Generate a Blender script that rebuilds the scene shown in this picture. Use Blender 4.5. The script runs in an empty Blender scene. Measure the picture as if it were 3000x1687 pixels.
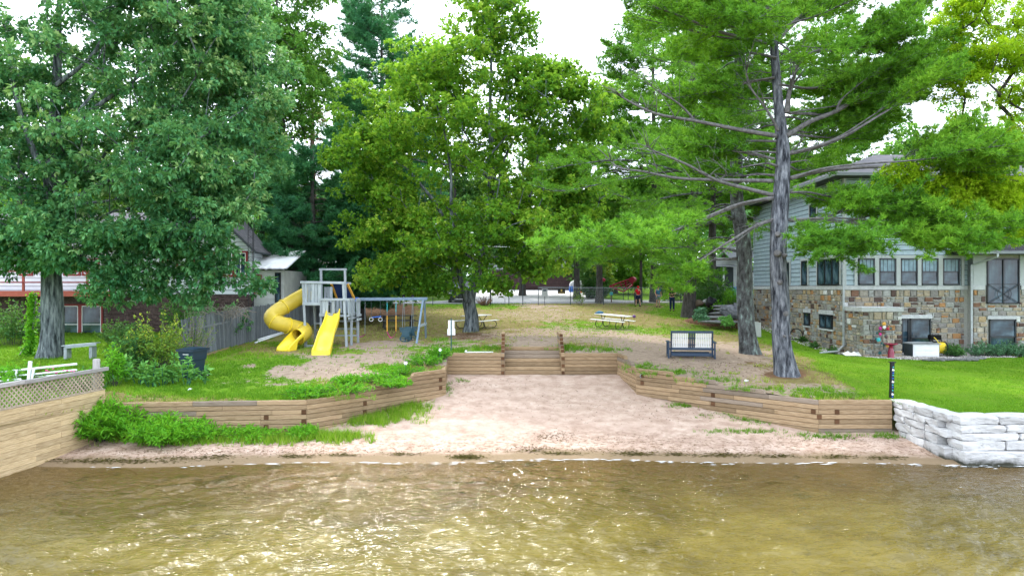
import bpy, math, random
import numpy as np
from mathutils import Vector, Matrix
R = random.Random(7)
NP = np.random.default_rng(11)
C = bpy.context.scene.collection
SC = bpy.context.scene
HC = 4.45                                   # camera height above the lake

# ------------------------------------------------------------------ camera, light, sky
cam = bpy.data.cameras.new('camera'); cam.sensor_width = 36; cam.lens = 24; cam.clip_start = 0.1; cam.clip_end = 900
co = bpy.data.objects.new('camera', cam); C.objects.link(co)
co.location = (0, 0, HC); co.rotation_euler = (math.pi/2, 0, 0)
SC.camera = co
SUN_AZ, SUN_EL = math.radians(-19), math.radians(49)
W = bpy.data.worlds.new('World'); SC.world = W; W.use_nodes = True
nt = W.node_tree; nd = nt.nodes; lk = nt.links
bg = nd['Background']
sky = nd.new('ShaderNodeTexSky'); sky.sky_type = 'NISHITA'; sky.sun_disc = False
sky.sun_elevation = SUN_EL; sky.sun_rotation = SUN_AZ; sky.air_density = 1.0; sky.dust_density = 2.0
tc = nd.new('ShaderNodeTexCoord'); mp = nd.new('ShaderNodeMapping'); mp.inputs['Scale'].default_value = (1, 1, 2.5)
nz = nd.new('ShaderNodeTexNoise'); nz.inputs['Scale'].default_value = 2.2; nz.inputs['Detail'].default_value = 6
lk.new(tc.outputs['Generated'], mp.inputs[0]); lk.new(mp.outputs[0], nz.inputs['Vector'])
rp = nd.new('ShaderNodeValToRGB'); rp.color_ramp.elements[0].position = .30; rp.color_ramp.elements[1].position = .60
rp.color_ramp.elements[0].color = (.72, .72, .72, 1); rp.color_ramp.elements[1].color = (1, 1, 1, 1)
lk.new(nz.outputs['Fac'], rp.inputs[0])
mx = nd.new('ShaderNodeMix'); mx.data_type = 'RGBA'
lk.new(rp.outputs['Color'], mx.inputs['Factor']); lk.new(sky.outputs[0], mx.inputs[6])
mx.inputs[7].default_value = (18.2, 20.0, 22.6, 1)      # bright thin overcast
# bright aureole of the sun in the thin cloud
vd = nd.new('ShaderNodeVectorMath'); vd.operation = 'DOT_PRODUCT'; lk.new(tc.outputs['Generated'], vd.inputs[0]); vd.inputs[1].default_value = (math.sin(SUN_AZ)*math.cos(SUN_EL), math.cos(SUN_AZ)*math.cos(SUN_EL), math.sin(SUN_EL))
mr_ = nd.new('ShaderNodeMapRange'); mr_.inputs[1].default_value = math.cos(math.radians(23)); mr_.inputs[2].default_value = 1.0; lk.new(vd.outputs['Value'], mr_.inputs[0])
pw = nd.new('ShaderNodeMath'); pw.operation = 'POWER'; lk.new(mr_.outputs[0], pw.inputs[0]); pw.inputs[1].default_value = 2.0
ad = nd.new('ShaderNodeMix'); ad.data_type = 'RGBA'; ad.blend_type = 'ADD'; ad.inputs[0].default_value = 1; lk.new(mx.outputs[2], ad.inputs[6])
gl_ = nd.new('ShaderNodeMix'); gl_.data_type = 'RGBA'; lk.new(pw.outputs[0], gl_.inputs[0]); gl_.inputs[6].default_value = (0, 0, 0, 1); gl_.inputs[7].default_value = (60, 58, 54, 1); lk.new(gl_.outputs[2], ad.inputs[7])
lk.new(ad.outputs[2], bg.inputs['Color']); bg.inputs['Strength'].default_value = 0.1
sl = bpy.data.lights.new('sun', 'SUN'); sl.energy = 1.9; sl.angle = math.radians(5); sl.color = (1.0, .96, .88)
so = bpy.data.objects.new('sun', sl); C.objects.link(so)
sd = Vector((math.sin(SUN_AZ)*math.cos(SUN_EL), math.cos(SUN_AZ)*math.cos(SUN_EL), math.sin(SUN_EL)))
so.rotation_euler = sd.to_track_quat('Z', 'Y').to_euler(); so.location = (20, 40, 60)
SC.view_settings.view_transform = 'Standard'; SC.view_settings.look = 'None'
SC.view_settings.exposure = 0.86; SC.view_settings.gamma = 1.0; SC.view_settings.use_curve_mapping = False
SC.render.engine = 'CYCLES'
cy = SC.cycles; cy.max_bounces = 7; cy.diffuse_bounces = 4; cy.glossy_bounces = 3; cy.transmission_bounces = 5
cy.transparent_max_bounces = 8; cy.caustics_reflective = False; cy.caustics_refractive = False; cy.sample_clamp_indirect = 6
cy.use_denoising = True

# ------------------------------------------------------------------ helpers
def sRGB(r, g, b):
    f = lambda v: (v/255/12.92) if v/255 <= .04045 else ((v/255+.055)/1.055)**2.4
    return (f(r), f(g), f(b))
def at(px, py, d): return ((px-1500)*d/2000, d, HC+(843.5-py)*d/2000)
def tag(o, label=None, cat=None, group=None, kind=None):
    if label: o['label'] = label
    if cat: o['category'] = cat
    if group: o['group'] = group
    if kind: o['kind'] = kind
    return o
def thing(name, label, cat, loc=(0, 0, 0), rz=0, group=None):
    o = bpy.data.objects.new(name, None); C.objects.link(o); o.location = loc; o.rotation_euler = (0, 0, rz)
    o.empty_display_size = .2
    return tag(o, label, cat, group)
def newmesh(name, V, F, mat=None, smooth=False, uv=None, rnd=None):
    me = bpy.data.meshes.new(name); me.from_pydata([tuple(v) for v in V], [], F)
    if uv is not None:
        l = me.uv_layers.new(name='UVMap'); l.data.foreach_set('uv', np.asarray(uv, dtype=np.float32).ravel())
    if rnd is not None:
        a = me.attributes.new('rnd', 'FLOAT', 'FACE'); a.data.foreach_set('value', np.asarray(rnd, dtype=np.float32))
    if smooth: me.polygons.foreach_set('use_smooth', [True]*len(me.polygons))
    if mat: me.materials.append(mat)
    me.update(); return me
def link(name, me, parent=None, loc=(0, 0, 0)):
    o = bpy.data.objects.new(name, me); C.objects.link(o); o.location = loc
    if parent: o.parent = parent
    return o
def fastmesh(name, V, nper, mat, rnd=None, smooth=False):
    """V: (n*nper,3) array, faces are consecutive groups of nper vertices."""
    V = np.asarray(V, dtype=np.float32).reshape(-1, 3); n = len(V); nf = n//nper
    me = bpy.data.meshes.new(name); me.vertices.add(n); me.loops.add(n); me.polygons.add(nf)
    me.vertices.foreach_set('co', V.ravel()); me.loops.foreach_set('vertex_index', np.arange(n, dtype=np.int32))
    me.polygons.foreach_set('loop_start', np.arange(0, n, nper, dtype=np.int32))
    if rnd is not None:
        a = me.attributes.new('rnd', 'FLOAT', 'FACE'); a.data.foreach_set('value', np.asarray(rnd, dtype=np.float32))
    if mat: me.materials.append(mat)
    me.update(calc_edges=True)
    return me

class MB:
    """collects shapes, then builds ONE mesh object"""
    def __init__(s, o=(0, 0, 0)): s.V = []; s.F = []; s.U = []; s.r = []; s.o = Vector(o)
    def add(s, V, F, U=None, r=None):
        b = len(s.V); s.V += [Vector(v)-s.o for v in V]
        r = R.random() if r is None else r
        for i, f in enumerate(F):
            s.F.append(tuple(b+k for k in f)); s.r.append(r)
            s.U += (U[i] if U else [(0, 0)]*len(f))
        return s
    def obox(s, c, ax, ay, az, ch=0, r=None):
        """box from centre and three half-axis vectors (ax = grain direction); ch chamfers the long edges"""
        c, ax, ay, az = Vector(c), Vector(ax), Vector(ay), Vector(az)
        lx, ly, lz = ax.length, ay.length, az.length; u0, v0 = R.random()*20, R.random()*20
        if ch:
            cy_, cz_ = min(ch/ly, .45), min(ch/lz, .45)
            prof = [(-1, -1+cz_), (-1+cy_, -1), (1-cy_, -1), (1, -1+cz_), (1, 1-cz_), (1-cy_, 1), (-1+cy_, 1), (-1, 1-cz_)]
        else: prof = [(-1, -1), (1, -1), (1, 1), (-1, 1)]
        n = len(prof)
        V = [c+ax*sx+ay*p+az*q for sx in (-1, 1) for p, q in prof]
        F = []; U = []; w = 0
        for i in range(n):
            j = (i+1) % n; F.append((i, j, n+j, n+i))
            e = math.hypot((prof[i][0]-prof[j][0])*ly, (prof[i][1]-prof[j][1])*lz)
            U.append([(u0, v0+w), (u0, v0+w+e), (u0+2*lx, v0+w+e), (u0+2*lx, v0+w)]); w += e
        F.append(tuple(range(n-1, -1, -1))); F.append(tuple(range(n, 2*n)))
        U.append([(u0+prof[i][0]*.02, v0+9+prof[i][1]*lz) for i in range(n-1, -1, -1)])
        U.append([(u0+prof[i][0]*.02, v0+9+prof[i][1]*lz) for i in range(n)])
        return s.add(V, F, U, r)
    def box(s, x0, x1, y0, y1, z0, z1, ch=0, r=None):
        h = Vector((x1-x0, y1-y0, z1-z0))/2; c = Vector((x0+x1, y0+y1, z0+z1))/2
        A = [Vector((h.x, 0, 0)), Vector((0, h.y, 0)), Vector((0, 0, h.z))]
        i = max(range(3), key=lambda k: A[k].length)
        return s.obox(c, A[i], A[(i+1) % 3], A[(i+2) % 3], ch, r)
    def bar(s, a, b, w, h=None, up=(0, 0, 1), ch=0, r=None):
        a, b = Vector(a), Vector(b); d = (b-a); h = h or w
        up = Vector(up); side = d.cross(up)
        if side.length < 1e-4: side = d.cross(Vector((0, 1, 0)))
        side.normalize(); u = side.cross(d).normalized()
        return s.obox((a+b)/2, d/2, side*w/2, u*h/2, ch, r)
    def tube(s, P, rad, n=8, cap=True, r=None, closed=False):
        P = [Vector(p) for p in P]; m = len(P)
        rad = rad if hasattr(rad, '__len__') else [rad]*m
        V = []; U = []; prev = None; L = 0; Ls = []
        for i, p in enumerate(P):
            t = (P[min(i+1, m-1)]-P[max(i-1, 0)]) if not closed else (P[(i+1) % m]-P[i-1])
            t = t.normalized()
            if prev is None:
                a = t.orthogonal().normalized() if abs(t.z) > .99 else Vector((0, 0, 1)).cross(t).normalized()
            else:
                a = prev-t*prev.dot(t); a.normalize()
            prev = a; b = t.cross(a)
            if i: L += (P[i]-P[i-1]).length
            Ls.append(L)
            V += [p+(a*math.cos(6.28318*k/n)+b*math.sin(6.28318*k/n))*rad[i] for k in range(n)]
        F = []; UU = []
        for i in range(m if closed else m-1):
            j = (i+1) % m
            for k in range(n):
                q = (k+1) % n; F.append((i*n+k, i*n+q, j*n+q, j*n+k))
                w = 6.28*rad[i]/n; e = Ls[j] if j else Ls[i]+.1
                UU.append([(Ls[i], k*w), (Ls[i], k*w+w), (e, k*w+w), (e, k*w)])
        if cap and not closed:
            F.append(tuple(range(n-1, -1, -1))); F.append(tuple(range((m-1)*n, m*n)))
            UU += [[(0, 0)]*n]*2
        return s.add(V, F, UU, r)
    def lathe(s, c, prof, n=20, r=None):
        c = Vector(c); V = []; F = []; m = len(prof)
        for rr, z in prof: V += [c+Vector((rr*math.cos(6.28318*k/n), rr*math.sin(6.28318*k/n), z)) for k in range(n)]
        for i in range(m-1):
            for k in range(n): F.append((i*n+k, i*n+(k+1) % n, (i+1)*n+(k+1) % n, (i+1)*n+k))
        F.append(tuple(range(n-1, -1, -1))); F.append(tuple(range((m-1)*n, m*n)))
        return s.add(V, F, None, r)
    def sheet(s, rows, r=None, thick=None):
        """grid surface from rows of points"""
        m = len(rows); n = len(rows[0]); V = [p for q in rows for p in q]
        F = [(i*n+k, i*n+k+1, (i+1)*n+k+1, (i+1)*n+k) for i in range(m-1) for k in range(n-1)]
        U = [[(V[j][0]+V[j][1], V[j][2]+V[j][1]*.3) for j in f] for f in F]
        return s.add(V, F, U, r)
    def blob(s, c, rx, ry, rz, seed=0, amp=.15, nu=12, nv=8, r=None):
        c = Vector(c); rr = random.Random(seed); V = []; F = []
        ph = [rr.random()*6.28 for _ in range(6)]
        for j in range(nv+1):
            th = math.pi*j/nv
            for i in range(nu):
                a = 6.28318*i/nu
                k = 1+amp*(math.sin(2*a+ph[0]+th)+math.sin(3*a+ph[1]-2*th)*.7+math.sin(3*th+ph[2]+a)*.6)
                V.append(c+Vector((rx*math.sin(th)*math.cos(a)*k, ry*math.sin(th)*math.sin(a)*k, rz*math.cos(th)*k)))
        for j in range(nv):
            for i in range(nu): F.append((j*nu+i, (j+1)*nu+i, (j+1)*nu+(i+1) % nu, j*nu+(i+1) % nu))
        return s.add(V, F, None, r)
    def build(s, name, mat, parent=None, smooth=False, loc=(0, 0, 0)):
        me = newmesh(name, s.V, s.F, mat, smooth, s.U, s.r)
        return link(name, me, parent, loc)
    def sbuild(s, name, mat, parent=None, ang=40):
        o = s.build(name, mat, parent, True)
        try: o.data.set_sharp_from_angle(angle=math.radians(ang))
        except Exception: pass
        return o
def copy_tree(o, parent=None):
    c = o.copy(); C.objects.link(c)
    if parent: c.parent = parent
    for ch in list(o.children): copy_tree(ch, c)
    return c
def solo(name, mb, mat, label, cat, group=None, smooth=False):
    return tag(mb.build(name, mat, None, smooth), label, cat, group)
def catmull(P, k=6):
    P = [Vector(p) for p in P]; out = []
    for i in range(len(P)-1):
        a, b, c, d = P[max(i-1, 0)], P[i], P[i+1], P[min(i+2, len(P)-1)]
        for j in range(k):
            t = j/k
            out.append(.5*((2*b)+(c-a)*t+(2*a-5*b+4*c-d)*t*t+(3*b-a-3*c+d)*t**3))
    out.append(P[-1]); return out
def interp_list(v, k):
    out = []
    for i in range(len(v)-1): out += [v[i]+(v[i+1]-v[i])*j/k for j in range(k)]
    return out+[v[-1]]

# numpy value noise
_tab = NP.random((256, 256))
def vnoise(x, y):
    x = np.asarray(x, float); y = np.asarray(y, float)
    xi = np.floor(x).astype(int); yi = np.floor(y).astype(int); fx = x-xi; fy = y-yi
    fx = fx*fx*(3-2*fx); fy = fy*fy*(3-2*fy)
    g = lambda i, j: _tab[(xi+i) % 256, (yi+j) % 256]
    return (g(0, 0)*(1-fx)+g(1, 0)*fx)*(1-fy)+(g(0, 1)*(1-fx)+g(1, 1)*fx)*fy
def fbm(x, y, o=4):
    s = 0; a = .5
    for k in range(o): s = s+a*vnoise(x*2**k+17*k, y*2**k+31*k); a *= .5
    return s/(1-.5**o)

# ------------------------------------------------------------------ materials
def nodes(name):
    m = bpy.data.materials.new(name); m.use_nodes = True
    return m, m.node_tree.nodes, m.node_tree.links, m.node_tree.nodes['Principled BSDF']
def ramp(nd, stops):
    r = nd.new('ShaderNodeValToRGB'); e = r.color_ramp.elements
    while len(e) < len(stops): e.new(.5)
    for k, (p, c) in enumerate(stops): e[k].position = p; e[k].color = (*c, 1)
    return r
def mat(name, stops, scale=6, stretch=(1, 1, 1), rough=.7, bump=.2, bscale=None, coord='Object', rnd=.0, metal=0, spec=.3, detail=5, dist=0.02, rndsrc='obj'):
    """noise-driven colour ramp + bump; rnd shifts brightness per object ('obj') or per face attribute ('att')"""
    m, nd, lk, b = nodes(name)
    tc = nd.new('ShaderNodeTexCoord'); mp = nd.new('ShaderNodeMapping'); mp.inputs['Scale'].default_value = stretch
    lk.new(tc.outputs[coord], mp.inputs[0])
    n = nd.new('ShaderNodeTexNoise'); n.inputs['Scale'].default_value = scale; n.inputs['Detail'].default_value = detail; n.inputs['Roughness'].default_value = .65
    lk.new(mp.outputs[0], n.inputs['Vector'])
    r = ramp(nd, stops); lk.new(n.outputs['Fac'], r.inputs[0]); col = r.outputs[0]
    if rnd:
        if rndsrc == 'obj': oi = nd.new('ShaderNodeObjectInfo'); src = oi.outputs['Random']
        else: oi = nd.new('ShaderNodeAttribute'); oi.attribute_name = 'rnd'; src = oi.outputs['Fac']
        mr = nd.new('ShaderNodeMapRange'); mr.inputs[3].default_value = 1-rnd; mr.inputs[4].default_value = 1+rnd
        lk.new(src, mr.inputs[0])
        hs = nd.new('ShaderNodeHueSaturation'); lk.new(col, hs.inputs['Color']); lk.new(mr.outputs[0], hs.inputs['Value']); col = hs.outputs[0]
    lk.new(col, b.inputs['Base Color'])
    b.inputs['Roughness'].default_value = rough; b.inputs['Metallic'].default_value = metal; b.inputs['Specular IOR Level'].default_value = spec if rough < .62 else .06
    if bump:
        n2 = nd.new('ShaderNodeTexNoise'); n2.inputs['Scale'].default_value = bscale or scale*2; n2.inputs['Detail'].default_value = 6
        lk.new(mp.outputs[0], n2.inputs['Vector'])
        bp = nd.new('ShaderNodeBump'); bp.inputs['Strength'].default_value = bump; bp.inputs['Distance'].default_value = dist
        lk.new(n2.outputs['Fac'], bp.inputs['Height']); lk.new(bp.outputs[0], b.inputs['Normal'])
    return m
def flat(name, c, rough=.6, metal=0, var=.12, spec=.3, scale=8, bump=.05):
    d = tuple(v*(1-var) for v in c); e = tuple(min(1, v*(1+var)) for v in c)
    return mat(name, [(.3, d), (.7, e)], scale, rough=rough, bump=bump, metal=metal, spec=spec)
def leafmat(name, stops, trans=.35, tcol=(.30, .42, .04), rough=.5, tmul=1.0):
    m, nd, lk, b = nodes(name)
    a = nd.new('ShaderNodeAttribute'); a.attribute_name = 'rnd'
    r = ramp(nd, stops); lk.new(a.outputs['Fac'], r.inputs[0])
    lk.new(r.outputs[0], b.inputs['Base Color']); b.inputs['Roughness'].default_value = rough; b.inputs['Specular IOR Level'].default_value = .12
    t = nd.new('ShaderNodeBsdfTranslucent')
    mxc = nd.new('ShaderNodeMix'); mxc.data_type = 'RGBA'; mxc.inputs[0].default_value = .6
    lk.new(r.outputs[0], mxc.inputs[6]); mxc.inputs[7].default_value = (*tcol, 1); lk.new(mxc.outputs[2], t.inputs[0])
    ms = nd.new('ShaderNodeMixShader'); ms.inputs[0].default_value = trans
    lk.new(b.outputs[0], ms.inputs[1]); lk.new(t.outputs[0], ms.inputs[2]); lk.new(ms.outputs[0], nd['Material Output'].inputs[0])
    return m
def woodmat(name, stops, rough=.75, rnd=.18, bump=.35, scale=9, stretch=(.35, 6, 1)):
    return mat(name, stops, scale, stretch, rough, bump, None, 'UV', rnd, detail=7, dist=.008)

M = {}
M['timber'] = woodmat('treated_timber', [(.25, (.13, .082, .042)), (.5, (.30, .21, .125)), (.75, (.45, .345, .225))], rnd=.24)
M['timber_grey'] = woodmat('weathered_timber', [(.25, (.13, .098, .075)), (.5, (.24, .19, .145)), (.8, (.36, .30, .25))], rnd=.2)
M['timber_end'] = woodmat('timber_end_grain', [(.3, (.06, .03, .015)), (.7, (.17, .09, .05))], rnd=.3)
M['seawall'] = woodmat('seawall_plank', [(.22, (.20, .125, .06)), (.5, (.50, .37, .21)), (.78, (.70, .57, .39))], rnd=.2)
M['oldwood'] = woodmat('old_grey_wood', [(.25, (.16, .14, .13)), (.5, (.33, .31, .30)), (.8, (.50, .48, .47))], rnd=.25)
M['fence'] = woodmat('fence_wood', [(.22, (.07, .083, .097)), (.5, (.17, .19, .21)), (.8, (.31, .335, .36))], rnd=.28)
M['lattice'] = woodmat('lattice_wood', [(.25, (.22, .17, .12)), (.5, (.38, .31, .23)), (.8, (.52, .46, .38))], rnd=.2)
M['playwood'] = woodmat('playset_wood', [(.25, (.15, .18, .20)), (.5, (.34, .385, .41)), (.8, (.55, .58, .60))], rnd=.22)
M['bluewood'] = woodmat('blue_painted_wood', [(.25, (.07, .12, .18)), (.5, (.20, .28, .37)), (.8, (.42, .50, .57))], rnd=.15)
M['darkwood'] = woodmat('dark_table_wood', [(.3, (.03, .03, .032)), (.7, (.10, .095, .09))], rnd=.2)
M['yellow'] = flat('yellow_plastic', (.80, .60, .03), .38, var=.06, spec=.5)
M['yellow_dull'] = flat('dull_yellow_plastic', (.62, .46, .05), .45, var=.10, spec=.4, scale=3)
M['white'] = flat('white_paint', (.78, .79, .80), .5, var=.06)
M['white_metal'] = flat('white_metal', (.80, .82, .85), .35, var=.04, spec=.5)
M['black'] = flat('black_paint', (.012, .013, .016), .45)
M['navy'] = flat('navy_paint', (.012, .035, .075), .4, spec=.5)
M['binblue'] = flat('bin_blue_plastic', (.010, .028, .052), .4, spec=.5)
M['greenpost'] = flat('green_post', (.01, .10, .11), .45)
M['pink'] = flat('pink_plastic', (.65, .04, .28), .4)
M['magenta'] = flat('magenta_plastic', (.42, .02, .22), .4)
M['orange'] = flat('orange_sleeve', (.72, .38, .06), .5)
M['orange_paint'] = flat('orange_paint', (.75, .17, .03), .5)
M['teal'] = flat('teal_plastic', (.05, .42, .45), .45)
M['darkteal'] = flat('dark_teal_plastic', (.012, .06, .085), .4, spec=.5)
M['blue'] = flat('blue_plastic', (.02, .13, .55), .4)
M['darkblue'] = flat('dark_blue_panel', (.012, .03, .10), .5)
M['chain'] = flat('chain_metal', (.30, .36, .40), .4, metal=.7)
M['steel'] = flat('galvanised_steel', (.30, .34, .37), .45, metal=.6)
M['darksteel'] = flat('dark_post_steel', (.06, .08, .09), .5, metal=.3)
M['red'] = flat('red_paint', (.38, .02, .05), .45)
M['redtrim'] = flat('red_trim', (.24, .035, .035), .6)
M['deckred'] = flat('deck_red', (.36, .10, .075), .65)
M['maroon'] = flat('maroon_glaze', (.28, .01, .05), .25, spec=.6)
M['skin'] = flat('skin', (.50, .29, .20), .55)
M['hair'] = flat('hair', (.03, .018, .012), .6)
M['redshirt'] = flat('red_cloth', (.55, .02, .03), .85)
M['navycloth'] = flat('navy_cloth', (.02, .03, .075), .85)
M['bluecloth'] = flat('blue_cloth', (.05, .16, .26), .85)
M['greycloth'] = flat('grey_cloth', (.20, .24, .28), .85)
M['blackcloth'] = flat('black_cloth', (.012, .014, .022), .85)
M['rubber'] = flat('rubber', (.012, .012, .012), .8)
M['hubgrey'] = flat('hub_grey', (.35, .36, .37), .5)
M['concrete'] = mat('concrete', [(.3, (.52, .50, .50)), (.7, (.70, .68, .68))], 3, rough=.85, bump=.1)
M['asphalt'] = mat('asphalt', [(.3, (.30, .295, .31)), (.7, (.42, .41, .42))], 4, rough=.9, bump=.2)
M['limestone'] = mat('limestone', [(.25, (.38, .40, .42)), (.7, (.60, .61, .62))], 7, rough=.8, bump=.2, rnd=.12)
M['whitestone'] = mat('white_stone_block', [(.24, (.24, .235, .23)), (.40, (.48, .475, .47)), (.8, (.61, .605, .60))], 3.5, (1, 1, 2.4), .85, .9, 7, rnd=.14, dist=.05)
nt_ = M['whitestone'].node_tree; b_ = nt_.nodes['Principled BSDF']; src = b_.inputs['Base Color'].links[0].from_socket
t_ = nt_.nodes.new('ShaderNodeTexCoord'); s_ = nt_.nodes.new('ShaderNodeSeparateXYZ'); nt_.links.new(t_.outputs['Object'], s_.inputs[0]); n_ = nt_.nodes.new('ShaderNodeTexNoise'); n_.inputs['Scale'].default_value = 4; n_.inputs['Detail'].default_value = 7; nt_.links.new(t_.outputs['Object'], n_.inputs[0])
k_ = nt_.nodes.new('ShaderNodeMath'); k_.operation = 'MULTIPLY_ADD'; nt_.links.new(n_.outputs['Fac'], k_.inputs[0]); k_.inputs[1].default_value = -.34; nt_.links.new(s_.outputs['Z'], k_.inputs[2])
g_ = nt_.nodes.new('ShaderNodeMapRange'); nt_.links.new(k_.outputs[0], g_.inputs[0]); g_.inputs[1].default_value = -.13; g_.inputs[2].default_value = .0
x_ = nt_.nodes.new('ShaderNodeMix'); x_.data_type = 'RGBA'; nt_.links.new(g_.outputs[0], x_.inputs[0]); x_.inputs[6].default_value = (.06, .06, .045, 1); nt_.links.new(src, x_.inputs[7]); nt_.links.new(x_.outputs[2], b_.inputs['Base Color'])
M['rock'] = mat('grey_rock', [(.3, (.06, .065, .075)), (.7, (.22, .22, .24))], 5, rough=.9, bump=.8, dist=.05, rnd=.2)
M['slate'] = mat('flat_step_stone', [(.3, (.08, .085, .09)), (.7, (.24, .24, .23))], 6, (1, 1, 3), .9, .7, rnd=.2)
M['mortar'] = mat('mortar', [(.3, (.36, .36, .34)), (.7, (.50, .50, .47))], 14, rough=.9, bump=.3)
m, nd, lk, b = nodes('house_stone')     # one colour per stone
a = nd.new('ShaderNodeAttribute'); a.attribute_name = 'rnd'
r = ramp(nd, [(0, (.36, .30, .22)), (.18, (.30, .275, .23)), (.34, (.40, .30, .18)), (.42, (.25, .235, .22)), (.56, (.34, .345, .325)), (.72, (.38, .21, .10)), (.78, (.11, .075, .065)), (.85, (.20, .115, .08)), (.90, (.44, .39, .31)), (.965, (.60, .61, .60))])
r.color_ramp.interpolation = 'CONSTANT'; lk.new(a.outputs['Fac'], r.inputs[0])
n = nd.new('ShaderNodeTexNoise'); n.inputs['Scale'].default_value = 11; n.inputs['Detail'].default_value = 6
tc = nd.new('ShaderNodeTexCoord'); lk.new(tc.outputs['Object'], n.inputs['Vector'])
mr = nd.new('ShaderNodeMapRange'); mr.inputs[3].default_value = .45; mr.inputs[4].default_value = 1.45; lk.new(n.outputs['Fac'], mr.inputs[0])
hs = nd.new('ShaderNodeHueSaturation'); lk.new(r.outputs[0], hs.inputs['Color']); lk.new(mr.outputs[0], hs.inputs['Value']); lk.new(hs.outputs[0], b.inputs['Base Color'])
bp = nd.new('ShaderNodeBump'); bp.inputs['Strength'].default_value = .6; bp.inputs['Distance'].default_value = .03; lk.new(n.outputs['Fac'], bp.inputs['Height']); lk.new(bp.outputs[0], b.inputs['Normal'])
b.inputs['Roughness'].default_value = .9; b.inputs['Specular IOR Level'].default_value = .06
M['stone'] = m
def shinglemat(name, c1, c2, bw, rh, gap=(.08, .09, .1), mort=.012):
    m, nd, lk, b = nodes(name)
    tc = nd.new('ShaderNodeTexCoord'); br = nd.new('ShaderNodeTexBrick'); lk.new(tc.outputs['UV'], br.inputs['Vector'])
    br.inputs['Color1'].default_value = (*c1, 1); br.inputs['Color2'].default_value = (*c2, 1); br.inputs['Mortar'].default_value = (*gap, 1)
    br.inputs['Scale'].default_value = 1; br.inputs['Mortar Size'].default_value = mort; br.inputs['Brick Width'].default_value = bw; br.inputs['Row Height'].default_value = rh
    n = nd.new('ShaderNodeTexNoise'); n.inputs['Scale'].default_value = 3; n.inputs['Detail'].default_value = 7; lk.new(tc.outputs['Object'], n.inputs['Vector'])
    mr = nd.new('ShaderNodeMapRange'); mr.inputs[3].default_value = .78; mr.inputs[4].default_value = 1.2; lk.new(n.outputs['Fac'], mr.inputs[0])
    hs = nd.new('ShaderNodeHueSaturation'); lk.new(br.outputs[0], hs.inputs['Color']); lk.new(mr.outputs[0], hs.inputs['Value']); lk.new(hs.outputs[0], b.inputs['Base Color'])
    b.inputs['Roughness'].default_value = .9; b.inputs['Specular IOR Level'].default_value = .05
    return m
M['siding'] = mat('grey_siding', [(.3, (.30, .385, .445)), (.7, (.38, .47, .53))], 3, rough=.7, bump=.1, rnd=.06)
M['whitesiding'] = mat('white_siding', [(.3, (.58, .63, .68)), (.7, (.70, .74, .78))], 2, rough=.55, bump=.05, rnd=.04)
M['shedsiding'] = mat('shed_siding', [(.3, (.42, .44, .44)), (.7, (.56, .57, .56))], 2, rough=.7, bump=.1, rnd=.06)
M['trim'] = flat('beige_trim', (.40, .43, .44), .6, var=.05)
M['roofgrey'] = shinglemat('grey_roof_shingle', (.10, .095, .105), (.15, .14, .15), .3, .14)
M['roofdark'] = shinglemat('dark_roof_shingle', (.035, .036, .04), (.07, .07, .075), .3, .14, (.02, .02, .02))
M['roofwhite'] = flat('white_metal_roof', (.80, .80, .82), .5, var=.04)
M['soffit'] = flat('dark_lap_shade', (.05, .055, .06), .7)
M['gutter'] = flat('gutter_grey', (.17, .19, .20), .5)
M['spout'] = flat('downspout_grey', (.40, .43, .45), .5)
M['frame_dark'] = flat('dark_window_frame', (.012, .016, .022), .4, spec=.5)
m, nd, lk, b = nodes('window_glass'); b.inputs['Base Color'].default_value = (.025, .055, .085, 1); b.inputs['Roughness'].default_value = .04; b.inputs['Specular IOR Level'].default_value = .5; b.inputs['IOR'].default_value = 1.5
n = nd.new('ShaderNodeTexNoise'); n.inputs['Scale'].default_value = 1.6; n.inputs['Detail'].default_value = 4; r = ramp(nd, [(.36, (.008, .014, .02)), (.52, (.03, .06, .085)), (.66, (.09, .15, .19))]); lk.new(n.outputs['Fac'], r.inputs[0]); lk.new(r.outputs[0], b.inputs['Base Color']); bp = nd.new('ShaderNodeBump'); bp.inputs['Strength'].default_value = .08; lk.new(n.outputs['Fac'], bp.inputs['Height']); lk.new(bp.outputs[0], b.inputs['Normal'])  # mottled blue in the colour stands in for reflections and the rooms inside
M['glass'] = m
M['sky_tint'] = flat('sky_tinted_pane', (.20, .30, .37), .35, var=.35, scale=3)  # pale blue painted in for the sky reflected in the upper panes
M['brick'] = mat('dark_brick', [(.3, (.055, .04, .04)), (.7, (.15, .10, .095))], 9, rough=.9, bump=.4, rnd=.35, rndsrc='att')
M['brickmortar'] = flat('brick_mortar', (.16, .15, .15), .9)
M['garage_brown'] = mat('brown_garage', [(.3, (.10, .062, .07)), (.7, (.155, .095, .105))], 6, rough=.8, bump=.1, rnd=.08)
M['bark_oak'] = mat('oak_bark', [(.36, (.028, .034, .038)), (.52, (.14, .165, .175)), (.66, (.28, .31, .32))], 9, (1, 1, .16), .9, 1.0, 14, dist=.06)
M['bark_pine'] = mat('pine_bark', [(.36, (.022, .024, .030)), (.52, (.125, .135, .155)), (.66, (.27, .285, .31))], 10, (1, 1, .20), .9, 1.0, 15, dist=.06)
M['bark_lichen'] = mat('lichen_bark', [(.35, (.035, .035, .035)), (.52, (.11, .115, .115)), (.60, (.15, .18, .175)), (.66, (.26, .34, .31))], 7, (1, 1, .4), .9, 1.0, 15, dist=.06)
M['bark_dark'] = mat('dark_bark', [(.3, (.035, .032, .03)), (.7, (.13, .12, .115))], 8, (1, 1, .25), .9, .9, 14, dist=.05)
M['deadtwig'] = mat('dead_twig', [(.3, (.18, .15, .13)), (.7, (.40, .36, .33))], 8, rough=.9, bump=.2)
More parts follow.
